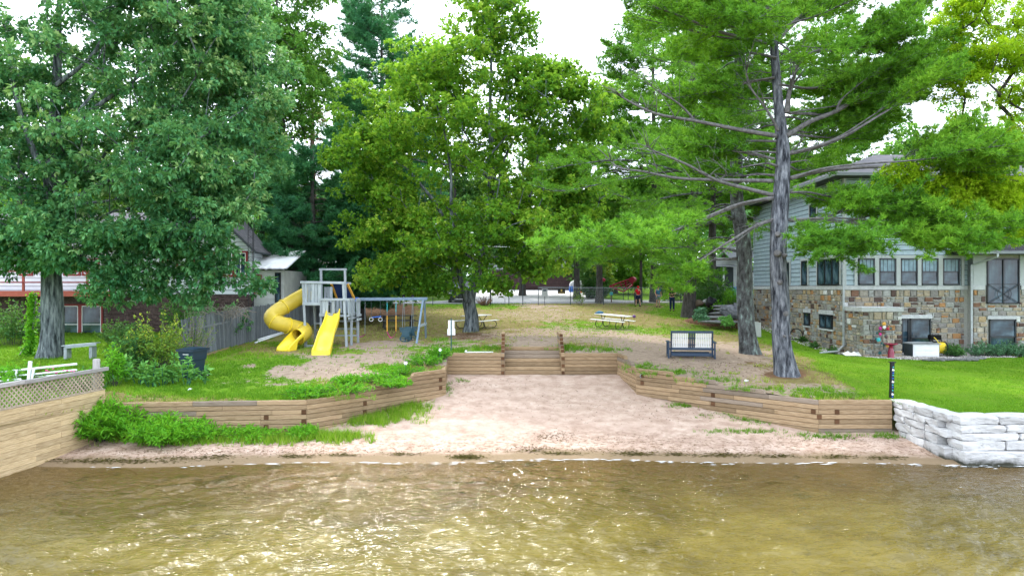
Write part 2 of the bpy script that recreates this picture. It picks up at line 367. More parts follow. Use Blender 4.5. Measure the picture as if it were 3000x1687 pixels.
M['pale_limb'] = mat('pale_pine_limb', [(.3, (.075, .072, .072)), (.7, (.21, .205, .205))], 8, (1, 1, 1), .9, .5)
M['brown_dead'] = mat('dead_brown_bark', [(.3, (.12, .07, .05)), (.7, (.28, .19, .15))], 8, rough=.9, bump=.5)
L = {}
L['oak'] = leafmat('oak_leaves', [(0, (.035, .15, .065)), (.45, (.090, .29, .115)), (.8, (.20, .45, .17)), (1, (.42, .60, .24))], .36, (.26, .48, .10), .42)
L['oaktall'] = leafmat('tall_tree_leaves', [(0, (0.043, 0.160, 0.032)), (.5, (0.102, 0.290, 0.051)), (1, (0.246, 0.478, 0.087))], .42, (.24, .42, .04))
L['maple'] = leafmat('maple_leaves', [(0, (.035, .14, .022)), (.5, (.115, .32, .034)), (.85, (.27, .48, .045)), (1, (.45, .60, .09))], .48, (.34, .54, .03))
L['pine'] = leafmat('pine_needles', [(0, (.040, .14, .022)), (.5, (.120, .32, .030)), (1, (.30, .56, .05))], .32, (.26, .50, .03))
L['pinedark'] = leafmat('dark_pine_needles', [(0, (0.026, 0.119, 0.067)), (.5, (0.058, 0.224, 0.095)), (1, (0.131, 0.367, 0.119))], .25, (.10, .30, .05))
L['locust'] = leafmat('locust_leaves', [(0, (.16, .36, .015)), (.5, (.32, .54, .02)), (1, (.48, .66, .04))], .5, (.50, .68, .02))
L['bg'] = leafmat('background_leaves', [(0, (0.033, 0.125, 0.022)), (.5, (0.088, 0.237, 0.033)), (1, (0.213, 0.400, 0.050))], .42, (.26, .46, .03))
L['weed'] = leafmat('weed_leaves', [(0, (0.055, 0.240, 0.016)), (.5, (0.140, 0.440, 0.030)), (1, (0.280, 0.580, 0.050))], .4, (.30, .60, .02))
L['milkweed'] = leafmat('broad_leaves', [(0, (0.061, 0.222, 0.061)), (.5, (0.152, 0.404, 0.090)), (1, (0.323, 0.626, 0.161))], .35, (.26, .45, .05))
L['shrub'] = leafmat('shrub_leaves', [(0, (0.061, 0.172, 0.040)), (.55, (0.161, 0.343, 0.056)), (.85, (0.404, 0.505, 0.061)), (1, (0.660, 0.660, 0.081))], .4, (.4, .42, .03))
L['dkshrub'] = leafmat('dark_shrub_leaves', [(0, (0.030, 0.124, 0.045)), (.6, (0.075, 0.223, 0.054)), (1, (0.174, 0.372, 0.075))], .3, (.2, .3, .03))
L['silver'] = leafmat('silver_green_leaves', [(0, (0.060, 0.180, 0.090)), (.6, (0.150, 0.330, 0.180)), (1, (0.420, 0.600, 0.420))], .3, (.2, .4, .1))
L['dead'] = leafmat('dead_needles', [(0, (0.120, 0.050, 0.020)), (1, (0.320, 0.150, 0.070))], .3, (.4, .2, .05))
L['grass'] = leafmat('grass_blades', [(0, (.050, .16, .014)), (.5, (.14, .32, .020)), (.8, (.25, .40, .03)), (1, (.40, .37, .13))], .35, (.30, .48, .02))
# ------------------------------------------------------------------ terrain
CP = np.array([(-11.5, 19.6, 1.17), (-8.5, 19.8, 1.15), (-6, 20.1, 1.15), (-4.2, 22.1, 1.33), (-2.5, 24.1, 1.56), (-2.6, 27.1, 1.83), (-.5, 27.1, 1.86), (.8, 28.7, 2.0), (2.1, 27.1, 1.86), (4.2, 27.1, 1.83),
 (4.6, 24.3, 1.55), (6.7, 22.2, 1.32), (8.95, 20.1, 1.15), (11, 20.1, 1.14), (11.4, 18, 1.08), (15, 17.4, 1.08), (25, 17.2, 1.08), (40, 17, 1.08), (60, 17, 1.0),
 (9.3, 23, 1.48), (9.75, 28, 1.75), (6.8, 26, 1.75), (-7.5, 27, 1.82), (-9, 30, 1.93), (-5, 30.5, 1.95), (-5, 34, 2.05), (4, 37.4, 2.15), (-2.3, 36.8, 2.15), (0, 48, 2.72), (0, 55, 3.10),
 (-20, 55, 3.10), (20, 55, 3.15), (15.5, 32, 1.36), (17, 30.3, 1.40), (22, 31, 1.38), (28, 31, 1.38), (15.5, 44, 2.2), (14.9, 37, 1.75), (20, 25, 1.25), (14, 24, 1.33), (12, 28, 1.6), (30, 24, 1.2), (11, 43, 2.5), (11, 36, 2.0),
 (-12.2, 27, 1.72), (-12, 36.7, 2.1), (-12, 46, 2.55), (-18.7, 27.7, 1.65), (-20, 20, 1.5), (-13.5, 20, 1.35), (-13.4, 14, 1.35), (-25, 14, 1.35), (-45, 14, 1.3), (-25, 31, 1.7), (-35, 31, 1.7), (-16, 40, 2.2), (-30, 45, 2.6),
 (0, 60.5, 3.15), (-40, 60.5, 3.15), (40, 60.5, 3.2), (0, 80, 4.15), (-40, 82, 4.0), (40, 82, 4.1), (0, 120, 4.6), (-60, 120, 4.6), (60, 120, 4.6), (30, 45, 2.6), (45, 35, 1.6), (18, 60, 3.3), (20, 52, 3.0)], float)
def _phi(r): return np.where(r > 0, r*r*np.log(r+1e-9), 0)
_A = _phi(np.linalg.norm(CP[:, None, :2]-CP[None, :, :2], axis=2)+1e-9)+np.eye(len(CP))*2.0
_Pm = np.c_[np.ones(len(CP)), CP[:, :2]]
_S = np.block([[_A, _Pm], [_Pm.T, np.zeros((3, 3))]])
_w = np.linalg.solve(_S, np.r_[CP[:, 2], 0, 0, 0])
def yz(x, y):
    x = np.asarray(x, float); y = np.asarray(y, float); sh = x.shape; q = np.c_[x.ravel(), y.ravel()]
    out = np.empty(len(q))
    for i in range(0, len(q), 8000):
        s = q[i:i+8000]; r = np.linalg.norm(s[:, None]-CP[None, :, :2], axis=2)
        out[i:i+8000] = _phi(r+1e-9)@_w[:-3]+_w[-3]+s@_w[-2:]
    return out.reshape(sh)
def gz(x, y): return float(yz(np.array([x]), np.array([y]))[0])
def bz(x, y):
    x = np.asarray(x, float); y = np.asarray(y, float)
    sh = 17.45+.22*np.sin(x*.35+1)+.12*np.sin(x*.9)-.55*np.clip((-x-7.5)/4, 0, 1)
    t = y-sh
    return np.where(t > 0, np.minimum(1.04, t*.075+np.clip(t, 0, 9)**2*.0042), np.maximum(-1.6, t*.075))
def gp(px, py):
    """point of the yard surface seen at a photo pixel -> plan position"""
    lo = None
    for k in range(400):
        d = 17+k*.25; X, Y, Z = at(px, py, d)
        if Z <= gz(X, Y):
            a, b = d-.25, d
            for _ in range(12):
                c = (a+b)/2; X, Y, Z = at(px, py, c)
                if Z <= gz(X, Y): b = c
                else: a = c
            return Vector((X, Y, gz(X, Y)))
    return Vector((X, Y, gz(X, Y)))
def bp_(px, py):
    for k in range(300):
        d = 15+k*.06; X, Y, Z = at(px, py, d)
        if Z <= float(bz(np.array([X]), np.array([Y]))[0]): return Vector((X, Y, Z))
    return Vector((X, Y, Z))
WALLP = [(-12.9, 10), (-12.0, 16), (-11.6, 19.5), (-6, 20), (-2.42, 24), (-2.6, 27), (-.36, 27), (-.36, 28.5), (1.98, 28.5), (1.98, 27), (4.2, 27), (4.5, 24.2), (8.95, 20), (11.15, 20), (11.45, 17.5), (30, 17.2), (70, 17)]
POLY = np.array([(-70, 10)]+WALLP+[(70, -40), (-70, -40)], float)
def inpoly(x, y, P=POLY):
    c = np.zeros(np.shape(x), bool); n = len(P)
    for i in range(n):
        x1, y1 = P[i]; x2, y2 = P[(i+1) % n]
        if y1 == y2: continue
        k = ((y1 > y) != (y2 > y)) & (x < (x2-x1)*(y-y1)/(y2-y1)+x1); c ^= k
    return c
def snap(x, y):
    best = np.full(x.shape, 1e9); bx = x.copy(); by = y.copy()
    PL = [(-70, 10)]+WALLP
    for (x1, y1), (x2, y2) in zip(PL[:-1], PL[1:]):
        dx, dy = x2-x1, y2-y1; t = np.clip(((x-x1)*dx+(y-y1)*dy)/(dx*dx+dy*dy), 0, 1)
        qx, qy = x1+t*dx, y1+t*dy; d = np.hypot(x-qx, y-qy); k = d < best
        best[k] = d[k]; bx[k] = qx[k]; by[k] = qy[k]
    return bx, by, best
# plan regions, listed where the photograph shows them: (px, py, rx, ry, weight)
SAND = [(940, 1088, 190, 30, 1), (1120, 1052, 210, 24, 1), (1110, 1010, 130, 20, .9), (960, 1046, 70, 12, .9), (1250, 1040, 120, 14, .9), (1590, 925, 190, 26, .50), (1640, 980, 300, 30, .62), (1560, 1010, 90, 30, 1), (1575, 895, 45, 14, .8),
 (1960, 1040, 330, 48, 1), (2150, 1100, 170, 42, .95), (2330, 1140, 260, 26, .6), (1850, 1000, 160, 22, .8), (1380, 990, 120, 14, .5), (2150, 1040, 110, 20, .5), (1740, 1030, 80, 20, .9), (1330, 1010, 160, 12, .6), (800, 1120, 90, 14, .5), (700, 1125, 60, 10, .4), (870, 1040, 40, 10, .5), (2480, 1150, 90, 18, .5)]
LUSH = [(600, 1120, 330, 45, 1), (900, 1055, 260, 15, .9), (780, 1080, 200, 26, .75), (800, 1150, 220, 24, 1), (1150, 1085, 150, 24, .7), (1290, 1020, 160, 16, .8), (1020, 1030, 130, 9, .5), (1250, 892, 300, 9, 1.1), (1050, 890, 120, 8, .9), (1700, 955, 160, 16, .6), (1780, 965, 120, 12, .6), (1990, 905, 130, 30, .7), (2000, 970, 220, 18, .5),
 (1700, 1022, 90, 10, .7), (1980, 1095, 200, 16, .6), (2100, 1120, 130, 14, .55), (2420, 1150, 170, 16, .6), (1900, 1075, 90, 12, .5), (350, 1080, 120, 60, .8), (100, 1060, 250, 60, .6), (1330, 1000, 90, 10, .6), (1480, 1022, 70, 8, .5), (860, 1010, 120, 15, .5), (640, 1040, 160, 35, .5)]
def toPx(x, y, z): return 1500+2000*x/y, 843.5+(HC-z)*2000/y
def ell(px, py, L_):
    s = np.zeros(px.shape)
    for cx, cy_, rx, ry, w in L_:
        d = ((px-cx)/rx)**2+((py-cy_)/ry)**2; s = np.maximum(s, w*np.clip(1.35-d, 0, 1))
    return s
def masks(x, y, z):
    ys = np.maximum(y, 5); px, py = toPx(x, ys, z)
    n1 = fbm(x*.9+5, y*.9+3)-.5; n2 = fbm(x*2.3+40, y*2.3)-.5
    pxw = px+n1*260+n2*90; pyw = py+n2*34+n1*20
    sand = ell(pxw, pyw, SAND); lush = ell(pxw, pyw, LUSH)
    # the neighbour's mown lawn
    edge = np.interp(py, [880, 925, 960, 1000, 1050, 1100, 1150, 1185], [1700, 1940, 2090, 2210, 2340, 2400, 2500, 2570])
    lawn = np.clip((px-edge+n1*60)/90, 0, 1)*(y < 46)
    far = ((y > 58)*1.0)
    left = np.clip((-x-12.1)*2, 0, 1)
    sand = sand*(1-lawn)*(1-left*.8)*(1-far); lush = np.maximum.reduce([lush, lawn, far*.95, left*.8])
    mul = ell(px+n2*40, py+n1*14, [(1130, 905, 110, 30, .8), (1010, 880, 90, 25, .6), (2110, 920, 110, 34, 1), (2150, 905, 90, 40, 1), (1380, 985, 90, 14, .7), (2180, 1048, 70, 22, .8), (2290, 1095, 90, 22, .7), (2360, 945, 60, 24, .5), (2200, 930, 60, 40, 1)])
    return sand, lush, mul, lawn
def grid(x0, x1, y0, y1, s):
    nx = int(round((x1-x0)/s)); ny = int(round((y1-y0)/s))
    gx, gy = np.meshgrid(np.linspace(x0, x1, nx+1), np.linspace(y0, y1, ny+1)); return gx, gy
def gridmesh(name, gx, gy, gzv, keep, matl, attrs=None):
    ny, nx = gx.shape; idx = np.arange(nx*ny).reshape(ny, nx)
    q = np.stack([idx[:-1, :-1], idx[:-1, 1:], idx[1:, 1:], idx[1:, :-1]], -1)[keep].reshape(-1, 4)
    used, inv = np.unique(q, return_inverse=True); q = inv.reshape(-1, 4)
    V = np.stack([gx.ravel()[used], gy.ravel()[used], gzv.ravel()[used]], -1).astype(np.float32)
    me = bpy.data.meshes.new(name); me.vertices.add(len(V)); me.loops.add(q.size); me.polygons.add(len(q))
    me.vertices.foreach_set('co', V.ravel()); me.loops.foreach_set('vertex_index', q.ravel().astype(np.int32)); me.polygons.foreach_set('loop_start', np.arange(0, q.size, 4, dtype=np.int32))
    for k, v in (attrs or {}).items():
        a = me.attributes.new(k, 'FLOAT', 'POINT'); a.data.foreach_set('value', v.ravel()[used].astype(np.float32))
    me.polygons.foreach_set('use_smooth', np.ones(len(q), bool)); me.materials.append(matl); me.update(calc_edges=True)
    return link(name, me)
# ground material
m, nd, lk, b = nodes('yard_ground')
tc = nd.new('ShaderNodeTexCoord')
def nz_(s, d=6, rgh=.6):
    n = nd.new('ShaderNodeTexNoise'); n.inputs['Scale'].default_value = s; n.inputs['Detail'].default_value = d; n.inputs['Roughness'].default_value = rgh; lk.new(tc.outputs['Object'], n.inputs['Vector']); return n.outputs['Fac']
def att(k):
    a = nd.new('ShaderNodeAttribute'); a.attribute_name = k; return a.outputs['Fac']
def math_(op, a, c):
    n = nd.new('ShaderNodeMath'); n.operation = op
    for i, v in enumerate((a, c)):
        if isinstance(v, (int, float)): n.inputs[i].default_value = v
        else: lk.new(v, n.inputs[i])
    return n.outputs[0]
def mixc(f, a, c):
    n = nd.new('ShaderNodeMix'); n.data_type = 'RGBA'
    if isinstance(f, (int, float)): n.inputs[0].default_value = f
    else: lk.new(f, n.inputs[0])
    for i, v in ((6, a), (7, c)):
        if isinstance(v, tuple): n.inputs[i].default_value = (*v, 1)
        else: lk.new(v, n.inputs[i])
    return n.outputs[2]
def step_(v, a, c):
    n = nd.new('ShaderNodeMapRange'); n.interpolation_type = 'SMOOTHSTEP'; lk.new(v, n.inputs[0]); n.inputs[1].default_value = a; n.inputs[2].default_value = c; return n.outputs[0]
def rmp(v, stops):
    r = ramp(nd, stops); lk.new(v, r.inputs[0]); return r.outputs[0]
fine = nz_(34, 4, .7); mid = nz_(3.2, 6, .65); big = nz_(.55, 4)
dry = rmp(mid, [(.25, (.13, .10, .035)), (.5, (.235, .19, .075)), (.75, (.36, .30, .15))])
lushc = rmp(mid, [(.25, (.06, .14, .012)), (.5, (.135, .26, .018)), (.75, (.22, .34, .035))])
lawnc = rmp(big, [(.3, (.06, .165, .008)), (.5, (.11, .24, .010)), (.7, (.17, .30, .014))])
lawnc = mixc(math_('MULTIPLY', fine, .3), lawnc, (.21, .32, .03))
sandc = rmp(nz_(5, 8, .7), [(.25, (.22, .155, .115)), (.5, (.36, .27, .21)), (.75, (.48, .38, .31))])
sandc = mixc(step_(nz_(21, 3), .60, .72), sandc, (.17, .11, .075))
mulc = rmp(mid, [(.3, (.09, .045, .028)), (.7, (.25, .14, .09))])
c = mixc(step_(math_('ADD', att('lush'), math_('MULTIPLY', math_('SUBTRACT', mid, .5), 1.3)), .30, .62), dry, lushc)
lawnc = mixc(math_('MULTIPLY', step_(nz_(1.3, 5), .48, .66), .4), lawnc, (.19, .24, .04))
c = mixc(att('lawn'), c, lawnc)
c = mixc(step_(math_('ADD', att('mulch'), math_('MULTIPLY', math_('SUBTRACT', mid, .5), 1.2)), .3, .7), c, mulc)
sm = step_(math_('ADD', att('sand'), math_('MULTIPLY', math_('SUBTRACT', nz_(4.5, 7, .7), .5), 1.9)), .40, .62)
c = mixc(sm, c, sandc)
c = mixc(math_('MULTIPLY', fine, .35), c, (.03, .045, .012))
lk.new(c, b.inputs['Base Color']); b.inputs['Roughness'].default_value = .95; b.inputs['Specular IOR Level'].default_value = .04
bp = nd.new('ShaderNodeBump'); bp.inputs['Strength'].default_value = .7; bp.inputs['Distance'].default_value = .03; lk.new(nz_(18, 6), bp.inputs['Height']); lk.new(bp.outputs[0], b.inputs['Normal'])
M['yard'] = m
gx, gy = grid(-26, 34, 10, 62, .25)
cx_ = (gx[:-1, :-1]+gx[1:, 1:])/2; cy2 = (gy[:-1, :-1]+gy[1:, 1:])/2
keep = ~inpoly(cx_, cy2)
sx, sy, dist = snap(gx, gy)
ib = inpoly(gx, gy)
kv = np.zeros(gx.shape, bool)
for a_ in (0, 1):
    for b_ in (0, 1): kv[a_:gx.shape[0]-1+a_, b_:gx.shape[1]-1+b_] |= keep
mv = (ib & kv) | ((dist < .13) & kv)
gx = np.where(mv, sx, gx); gy = np.where(mv, sy, gy)
zz = yz(gx, gy)+(fbm(gx*.8, gy*.8)-.5)*.06*np.clip(dist*2, 0, 1)-.02*np.clip(1-dist*3, 0, 1)
sa, lu, mu, la = masks(gx, gy, zz)
tag(gridmesh('yard_ground', gx, gy, zz, keep, M['yard'], {'sand': sa, 'lush': lu, 'mulch': mu, 'lawn': la}), kind='structure', label='worn yard of grass, sand and mown lawn above the beach')
for nm, (x0, x1, y0, y1) in {'field_ground': (-130, 130, 62, 250), 'neighbour_ground': (-90, -26, 10, 62), 'lawn_ground': (34, 100, 17.1, 62)}.items():
    fx, fy = grid(x0, x1, y0, y1, 2.0); fz = np.minimum(yz(fx, fy), 6); z0 = np.zeros(fx.shape)
    tag(gridmesh(nm, fx, fy, fz, np.ones((fx.shape[0]-1, fx.shape[1]-1), bool), M['yard'], {'sand': z0, 'lush': z0+.95, 'mulch': z0, 'lawn': z0+(0.7 if nm == 'lawn_ground' else 0)}), kind='structure', label='grass ground beyond the yard')
# beach + lake bed, one sheet
m, nd, lk, b = nodes('beach_sand')
tc = nd.new('ShaderNodeTexCoord')
sc_ = rmp(nz_(2.2, 9, .68), [(.28, (.30, .205, .158)), (.5, (.445, .328, .262)), (.72, (.57, .45, .375))])
sc_ = mixc(math_('MULTIPLY', step_(nz_(13, 4, .75), .60, .70), .75), sc_, (.20, .125, .095))
sc_ = mixc(math_('MULTIPLY', step_(nz_(1.1, 6, .7), .56, .68), .35), sc_, (.33, .215, .17))
sep = nd.new('ShaderNodeSeparateXYZ'); lk.new(tc.outputs['Object'], sep.inputs[0])
wl = math_('ADD', sep.outputs['Z'], math_('MULTIPLY', math_('SUBTRACT', nz_(1.6, 5), .5), .07))
wet = step_(wl, .035, .085)
sc_ = mixc(wet, (.22, .16, .10), sc_)
wrack = math_('MULTIPLY', math_('MULTIPLY', step_(wl, .04, .055), step_(wl, .30, .10)), step_(nz_(7, 7, .8), .47, .60))
sc_ = mixc(math_('MULTIPLY', wrack, .8), sc_, (.17, .105, .06))
weedp = math_('MULTIPLY', math_('SUBTRACT', 1.0, step_(wl, -.02, .02)), step_(nz_(.9, 7, .7), .55, .66))
sc_ = mixc(math_('MULTIPLY', weedp, .8), sc_, (.07, .065, .02))
lk.new(sc_, b.inputs['Base Color']); b.inputs['Roughness'].default_value = .92; b.inputs['Specular IOR Level'].default_value = .045
bp = nd.new('ShaderNodeBump'); bp.inputs['Strength'].default_value = .9; bp.inputs['Distance'].default_value = .05; lk.new(nz_(5.5, 7, .6), bp.inputs['Height']); lk.new(bp.outputs[0], b.inputs['Normal'])
M['sand'] = m
gx, gy = grid(-14, 14, 12, 29.5, .1)
zz = bz(gx, gy); zz = zz+(fbm(gx*2.1, gy*2.1, 3)-.5)*.085*np.clip((zz+.05)*2.2, 0, 1)
tag(gridmesh('beach', gx, gy, zz, np.ones((gx.shape[0]-1, gx.shape[1]-1), bool), M['sand']), kind='structure', label='pale pink sand beach sloping into the lake')
gx, gy = grid(-120, 120, -80, 12, 2); gx2 = gx
tag(gridmesh('lake_bed', gx, gy, bz(gx, gy), np.ones((gx.shape[0]-1, gx.shape[1]-1), bool), M['sand']), kind='structure', label='sandy bottom of the lake')
for x0, x1 in ((-120, -14), (14, 120)):
    gx, gy = grid(x0, x1, 12, 17.6, 2); tag(gridmesh('lake_bed', gx, gy, bz(gx, gy), np.ones((gx.shape[0]-1, gx.shape[1]-1), bool), M['sand']), kind='structure', label='sandy bottom of the lake beside the walls')
# water: real ripples in the sheet, murky with depth
m, nd, lk, b = nodes('lake_water')
tc = nd.new('ShaderNodeTexCoord')
n1 = nz_(.55, 6, .6)
col = rmp(n1, [(.3, (.072, .054, .010)), (.5, (.122, .094, .019)), (.7, (.17, .134, .033))])
mpw = nd.new('ShaderNodeMapping'); mpw.inputs['Scale'].default_value = (.8, 2.2, 1); lk.new(tc.outputs['Object'], mpw.inputs[0])
nn = nd.new('ShaderNodeTexNoise'); nn.inputs['Scale'].default_value = 2.4; nn.inputs['Detail'].default_value = 8; nn.inputs['Roughness'].default_value = .7; lk.new(mpw.outputs[0], nn.inputs['Vector'])
col = mixc(math_('MULTIPLY', step_(nn.outputs['Fac'], .56, .70), .45), col, (.030, .026, .006))
lk.new(col, b.inputs['Base Color']); b.inputs['Roughness'].default_value = .03; b.inputs['IOR'].default_value = 1.34; b.inputs['Specular IOR Level'].default_value = .5
bp = nd.new('ShaderNodeBump'); bp.inputs['Strength'].default_value = 1.0; bp.inputs['Distance'].default_value = .05
n3 = nd.new('ShaderNodeTexNoise'); n3.inputs['Scale'].default_value = 6.5; n3.inputs['Detail'].default_value = 3; n3.inputs['Distortion'].default_value = .6; lk.new(mpw.outputs[0], n3.inputs['Vector']); lk.new(n3.outputs['Fac'], bp.inputs['Height']); lk.new(bp.outputs[0], b.inputs['Normal'])
a = nd.new('ShaderNodeAttribute'); a.attribute_name = 'depth'
tr = nd.new('ShaderNodeBsdfTransparent'); tr.inputs[0].default_value = (.93, .86, .62, 1)
ms = nd.new('ShaderNodeMixShader'); lk.new(step_(a.outputs['Fac'], .0, .46), ms.inputs[0]); 
gl = nd.new('ShaderNodeBsdfGlossy'); gl.inputs['Roughness'].default_value = .03; lk.new(bp.outputs[0], gl.inputs['Normal'])
fr = nd.new('ShaderNodeFresnel'); fr.inputs[0].default_value = 1.33; lk.new(bp.outputs[0], fr.inputs['Normal'])
m2 = nd.new('ShaderNodeMixShader'); lk.new(fr.outputs[0], m2.inputs[0]); lk.new(tr.outputs[0], m2.inputs[1]); lk.new(gl.outputs[0], m2.inputs[2])
lk.new(m2.outputs[0], ms.inputs[1]); lk.new(b.outputs[0], ms.inputs[2]); lk.new(ms.outputs[0], nd['Material Output'].inputs[0])
M['water'] = m
def waves(x, y, amp=1.0):
    wx = x+.5*(fbm(x*.4, y*.4, 2)-.5); wy = y+.9*(fbm(x*.35+9, y*.5, 2)-.5)
    z = .027*(fbm(wx*.9, wy*2.0, 2)-.5)*2+.040*(fbm(wx*2.2+7, wy*4.2+3, 2)-.5)*2+.008*np.sin(wy*5.1+2.2*np.sin(wx*.9)+wx*.8)+.006*np.sin(wy*8.5-wx*2.7+3*np.sin(wx*.6))+.030*(fbm(wx*4.6+3, wy*8.0+1, 2)-.5)*2
    return z*amp
gx, gy = grid(-13.5, 21.5, 6.5, 18.3, .05)
dp = np.maximum(0, -bz(gx, gy)); k_ = np.clip(dp*9+.04, 0, 1)
gust = .75+.9*np.clip(fbm(gx*.13+3, gy*.2, 3)*1.6-.35+gx*.012, 0, 1)
tag(gridmesh('lake_water', gx, gy, waves(gx, gy)*k_*gust, np.ones((gx.shape[0]-1, gx.shape[1]-1), bool), M['water'], {'depth': dp}), kind='structure', label='shallow murky olive lake water with ripples and glints')
for x0, x1, y0, y1 in ((-120, 120, -120, 6.5), (-120, -13.5, 6.5, 18.3), (21.5, 120, 6.5, 18.3)):
    gx, gy = grid(x0, x1, y0, y1, 1.0); tag(gridmesh('lake_water', gx, gy, waves(gx, gy)*0, np.ones((gx.shape[0]-1, gx.shape[1]-1), bool), M['water'], {'depth': np.maximum(0, -bz(gx, gy))}), kind='structure', label='open lake water')
# foam line at the water's edge
P = []
for i in range(170):
    x = R.uniform(-4, 13) if R.random() < .7 else R.uniform(-11, 13)
    y = 17.45+.22*math.sin(x*.35+1)+.12*math.sin(x*.9)-.55*min(1, max(0, (-x-7.5)/4))-abs(R.gauss(0, .10))+.02
    P.append((x, y, max(0.006, float(bz(np.array([x]), np.array([y]))[0])+.008), R.uniform(.01, .05)*(1 if R.random() < .9 else 2)))
V = []
for x, y, z, s in P:
    k = R.uniform(1.5, 4.5); V += [(x-s*k, y, z), (x, y-s*.5, z+.002), (x+s*k, y, z), (x, y+s*.5, z+.004)]
M['foam'] = flat('foam', (.80, .82, .84), .5)
tag(link('foam', fastmesh('foam', V, 4, M['foam'])), kind='stuff', label='white foam along the edge of the water')
# road and drive
def strip(name, matl, rows, label):
    mb = MB(); mb.sheet(rows); return tag(mb.build(name, matl, None, True), label, kind='structure')
rows = []
for i in range(81):
    x = -80+i*2; yo = 57.2+.4*math.sin(x*.05); rows.append([(x, yo+k*1.15, max(gz(x, yo+k*1.15), 0)+.035) for k in range(4)])
strip('road', M['asphalt'], rows, 'narrow grey road behind the chain link fence')
rows = []
for i in range(25):
    y = 59.8+i*.85; w0 = -5.3+.0*y if y > 64 else -5.3-(64-y)**2*.14; w1 = 8.6-.045*(y-60) if y > 64 else 8.6+(64-y)**2*.22
    rows.append([(w0+(w1-w0)*k/6, y, gz(w0+(w1-w0)*k/6, y)+.06) for k in range(7)])
strip('driveway', M['concrete'], rows, 'pale concrete driveway rising to the brown garage')
# ------------------------------------------------------------------ timber retaining walls
TH = .14
def seg_wall(root, a, b, tops, ends=(), bottom=None, ov=(0, 0), pat=1):
    """courses of 14 cm timbers from a to b (plan); tops = [(from fraction, top level)...]"""
    a, b = Vector((*a, 0)), Vector((*b, 0)); d = b-a; Ln = d.length; t = d/Ln; nrm_ = Vector((t.y, -t.x, 0)); k = 0
    zt = max(z for _, z in tops); z = zt
    while z > -.12:
        # spans of this course: where the wall top reaches z
        spans = []; cur = None
        for i, (f, top) in enumerate(tops):
            f1 = tops[i+1][0] if i+1 < len(tops) else 1
            if top >= z-.01:
                if cur and abs(cur[1]-f) < 1e-6: cur[1] = f1
                else: cur = [f, f1, top]; spans.append(cur)
        base = float(bz(np.array([(a+d*.5).x]), np.array([(a+d*.5).y]))[0])
        if z < base-.22: break
        for f0, f1, _ in spans:
            x0, x1 = f0*Ln, f1*Ln; cutl = .10 if f0 > 0 else 0; cutr = .10 if f1 < 1 else 0
            is_top = k == 0 or any(abs(tp-z) < .01 for _, tp in tops)
            cuts = [x0]
            while x1-cuts[-1] > 2.9: cuts.append(cuts[-1]+R.uniform(1.1, 2.5))
            cuts.append(x1)
            for p, q in zip(cuts[:-1], cuts[1:]):
                o = nrm_*(R.uniform(-.006, .008)); mb = MB(); g = .004
                p0, q0 = p+g-(ov[0] if p == 0 else 0), q-g+(ov[1] if abs(q-Ln) < 1e-6 else 0)
                c = a+t*((p0+q0)/2)+o+Vector((0, 0, z-TH/2)); hx = (q0-p0)/2
                mb.obox(c, t*hx, nrm_*TH/2, Vector((0, 0, TH/2-.005)), .012)
                # sloping cut where the wall steps down
                for sgn, cut, edge in ((-1, cutl, p == x0), (1, cutr, q == x1)):
                    if cut and edge and is_top:
                        n0 = len(mb.V)
                        for v in mb.V:
                            if (v-c).dot(t)*sgn > 0 and v.z > c.z: v -= t*sgn*cut
                mb.build('timber', M['timber_grey'] if is_top and R.random() < .2 else (M['timber'] if R.random() < .95 else M['timber_grey']), root)
        z -= TH; k += 1
    for f, zz_ in ends:      # end grain of the timbers that tie the wall into the bank
        c = a+d*f+nrm_*(TH/2+.001); mb = MB(); mb.obox(c+Vector((0, 0, zz_-TH/2)), nrm_*.016, t*.066, Vector((0, 0, .064)), .006); mb.build('timber_end', M['timber_end'], root)
def lvl(k): return 1.88-.14*k
wl_ = thing('retaining_wall', 'brown timber retaining wall stepping down to the left of the stairs', 'retaining wall', (-4, 22, .6), 0, 'timber retaining walls')
wr_ = thing('retaining_wall', 'brown timber retaining wall stepping down to the right of the stairs', 'retaining wall', (5, 23, .6), 0, 'timber retaining walls')
def rel(root):   # children were built in world coordinates
    for ch in root.children: ch.location = ch.location-root.location
def fr(px, a, b):
    """fraction along a->b that shows at photo column px"""
    a, b = Vector(a), Vector(b); lo, hi = 0, 1
    f = lambda t: 1500+2000*(a+(b-a)*t).x/(a+(b-a)*t).y-px
    for _ in range(40):
        m_ = (lo+hi)/2
        if f(lo)*f(m_) <= 0: hi = m_
        else: lo = m_
    return lo
A, B = (-2.42, 24), (-6, 20)
seg_wall(wl_, (-2.6, 27), (-.43, 27), [(0, lvl(0))], [], ov=(.07, 0))
seg_wall(wl_, (-2.42, 24.07), (-2.6, 26.93), [(0, lvl(2)), (.35, lvl(1)), (.7, lvl(0))], [])
f3 = [fr(p, A, B) for p in (1204, 1118, 1010)]
seg_wall(wl_, B, A, [(0, lvl(5)), (1-f3[2], lvl(4)), (1-f3[1], lvl(3)), (1-f3[0], lvl(2))], [(1-fr(1065, A, B), lvl(7)), (1-fr(1065, A, B), lvl(9)), (.965, lvl(4)), (.965, lvl(6))], ov=(.05, .07))
seg_wall(wl_, (-11.55, 19.5), (-6, 20), [(0, lvl(5))], [(fr(782, (-11.55, 19.5), (-6, 20)), lvl(8)), (fr(782, (-11.55, 19.5), (-6, 20)), lvl(10)), (.985, lvl(7)), (.985, lvl(9))], ov=(0, .0))
A, B = (4.5, 24.2), (8.95, 20)
seg_wall(wr_, (2.08, 27), (4.2, 27), [(0, lvl(0))], [], ov=(0, .07))
seg_wall(wr_, (4.21, 26.93), (4.5, 24.27), [(0, lvl(0)), (.4, lvl(1)), (.75, lvl(2))], [])
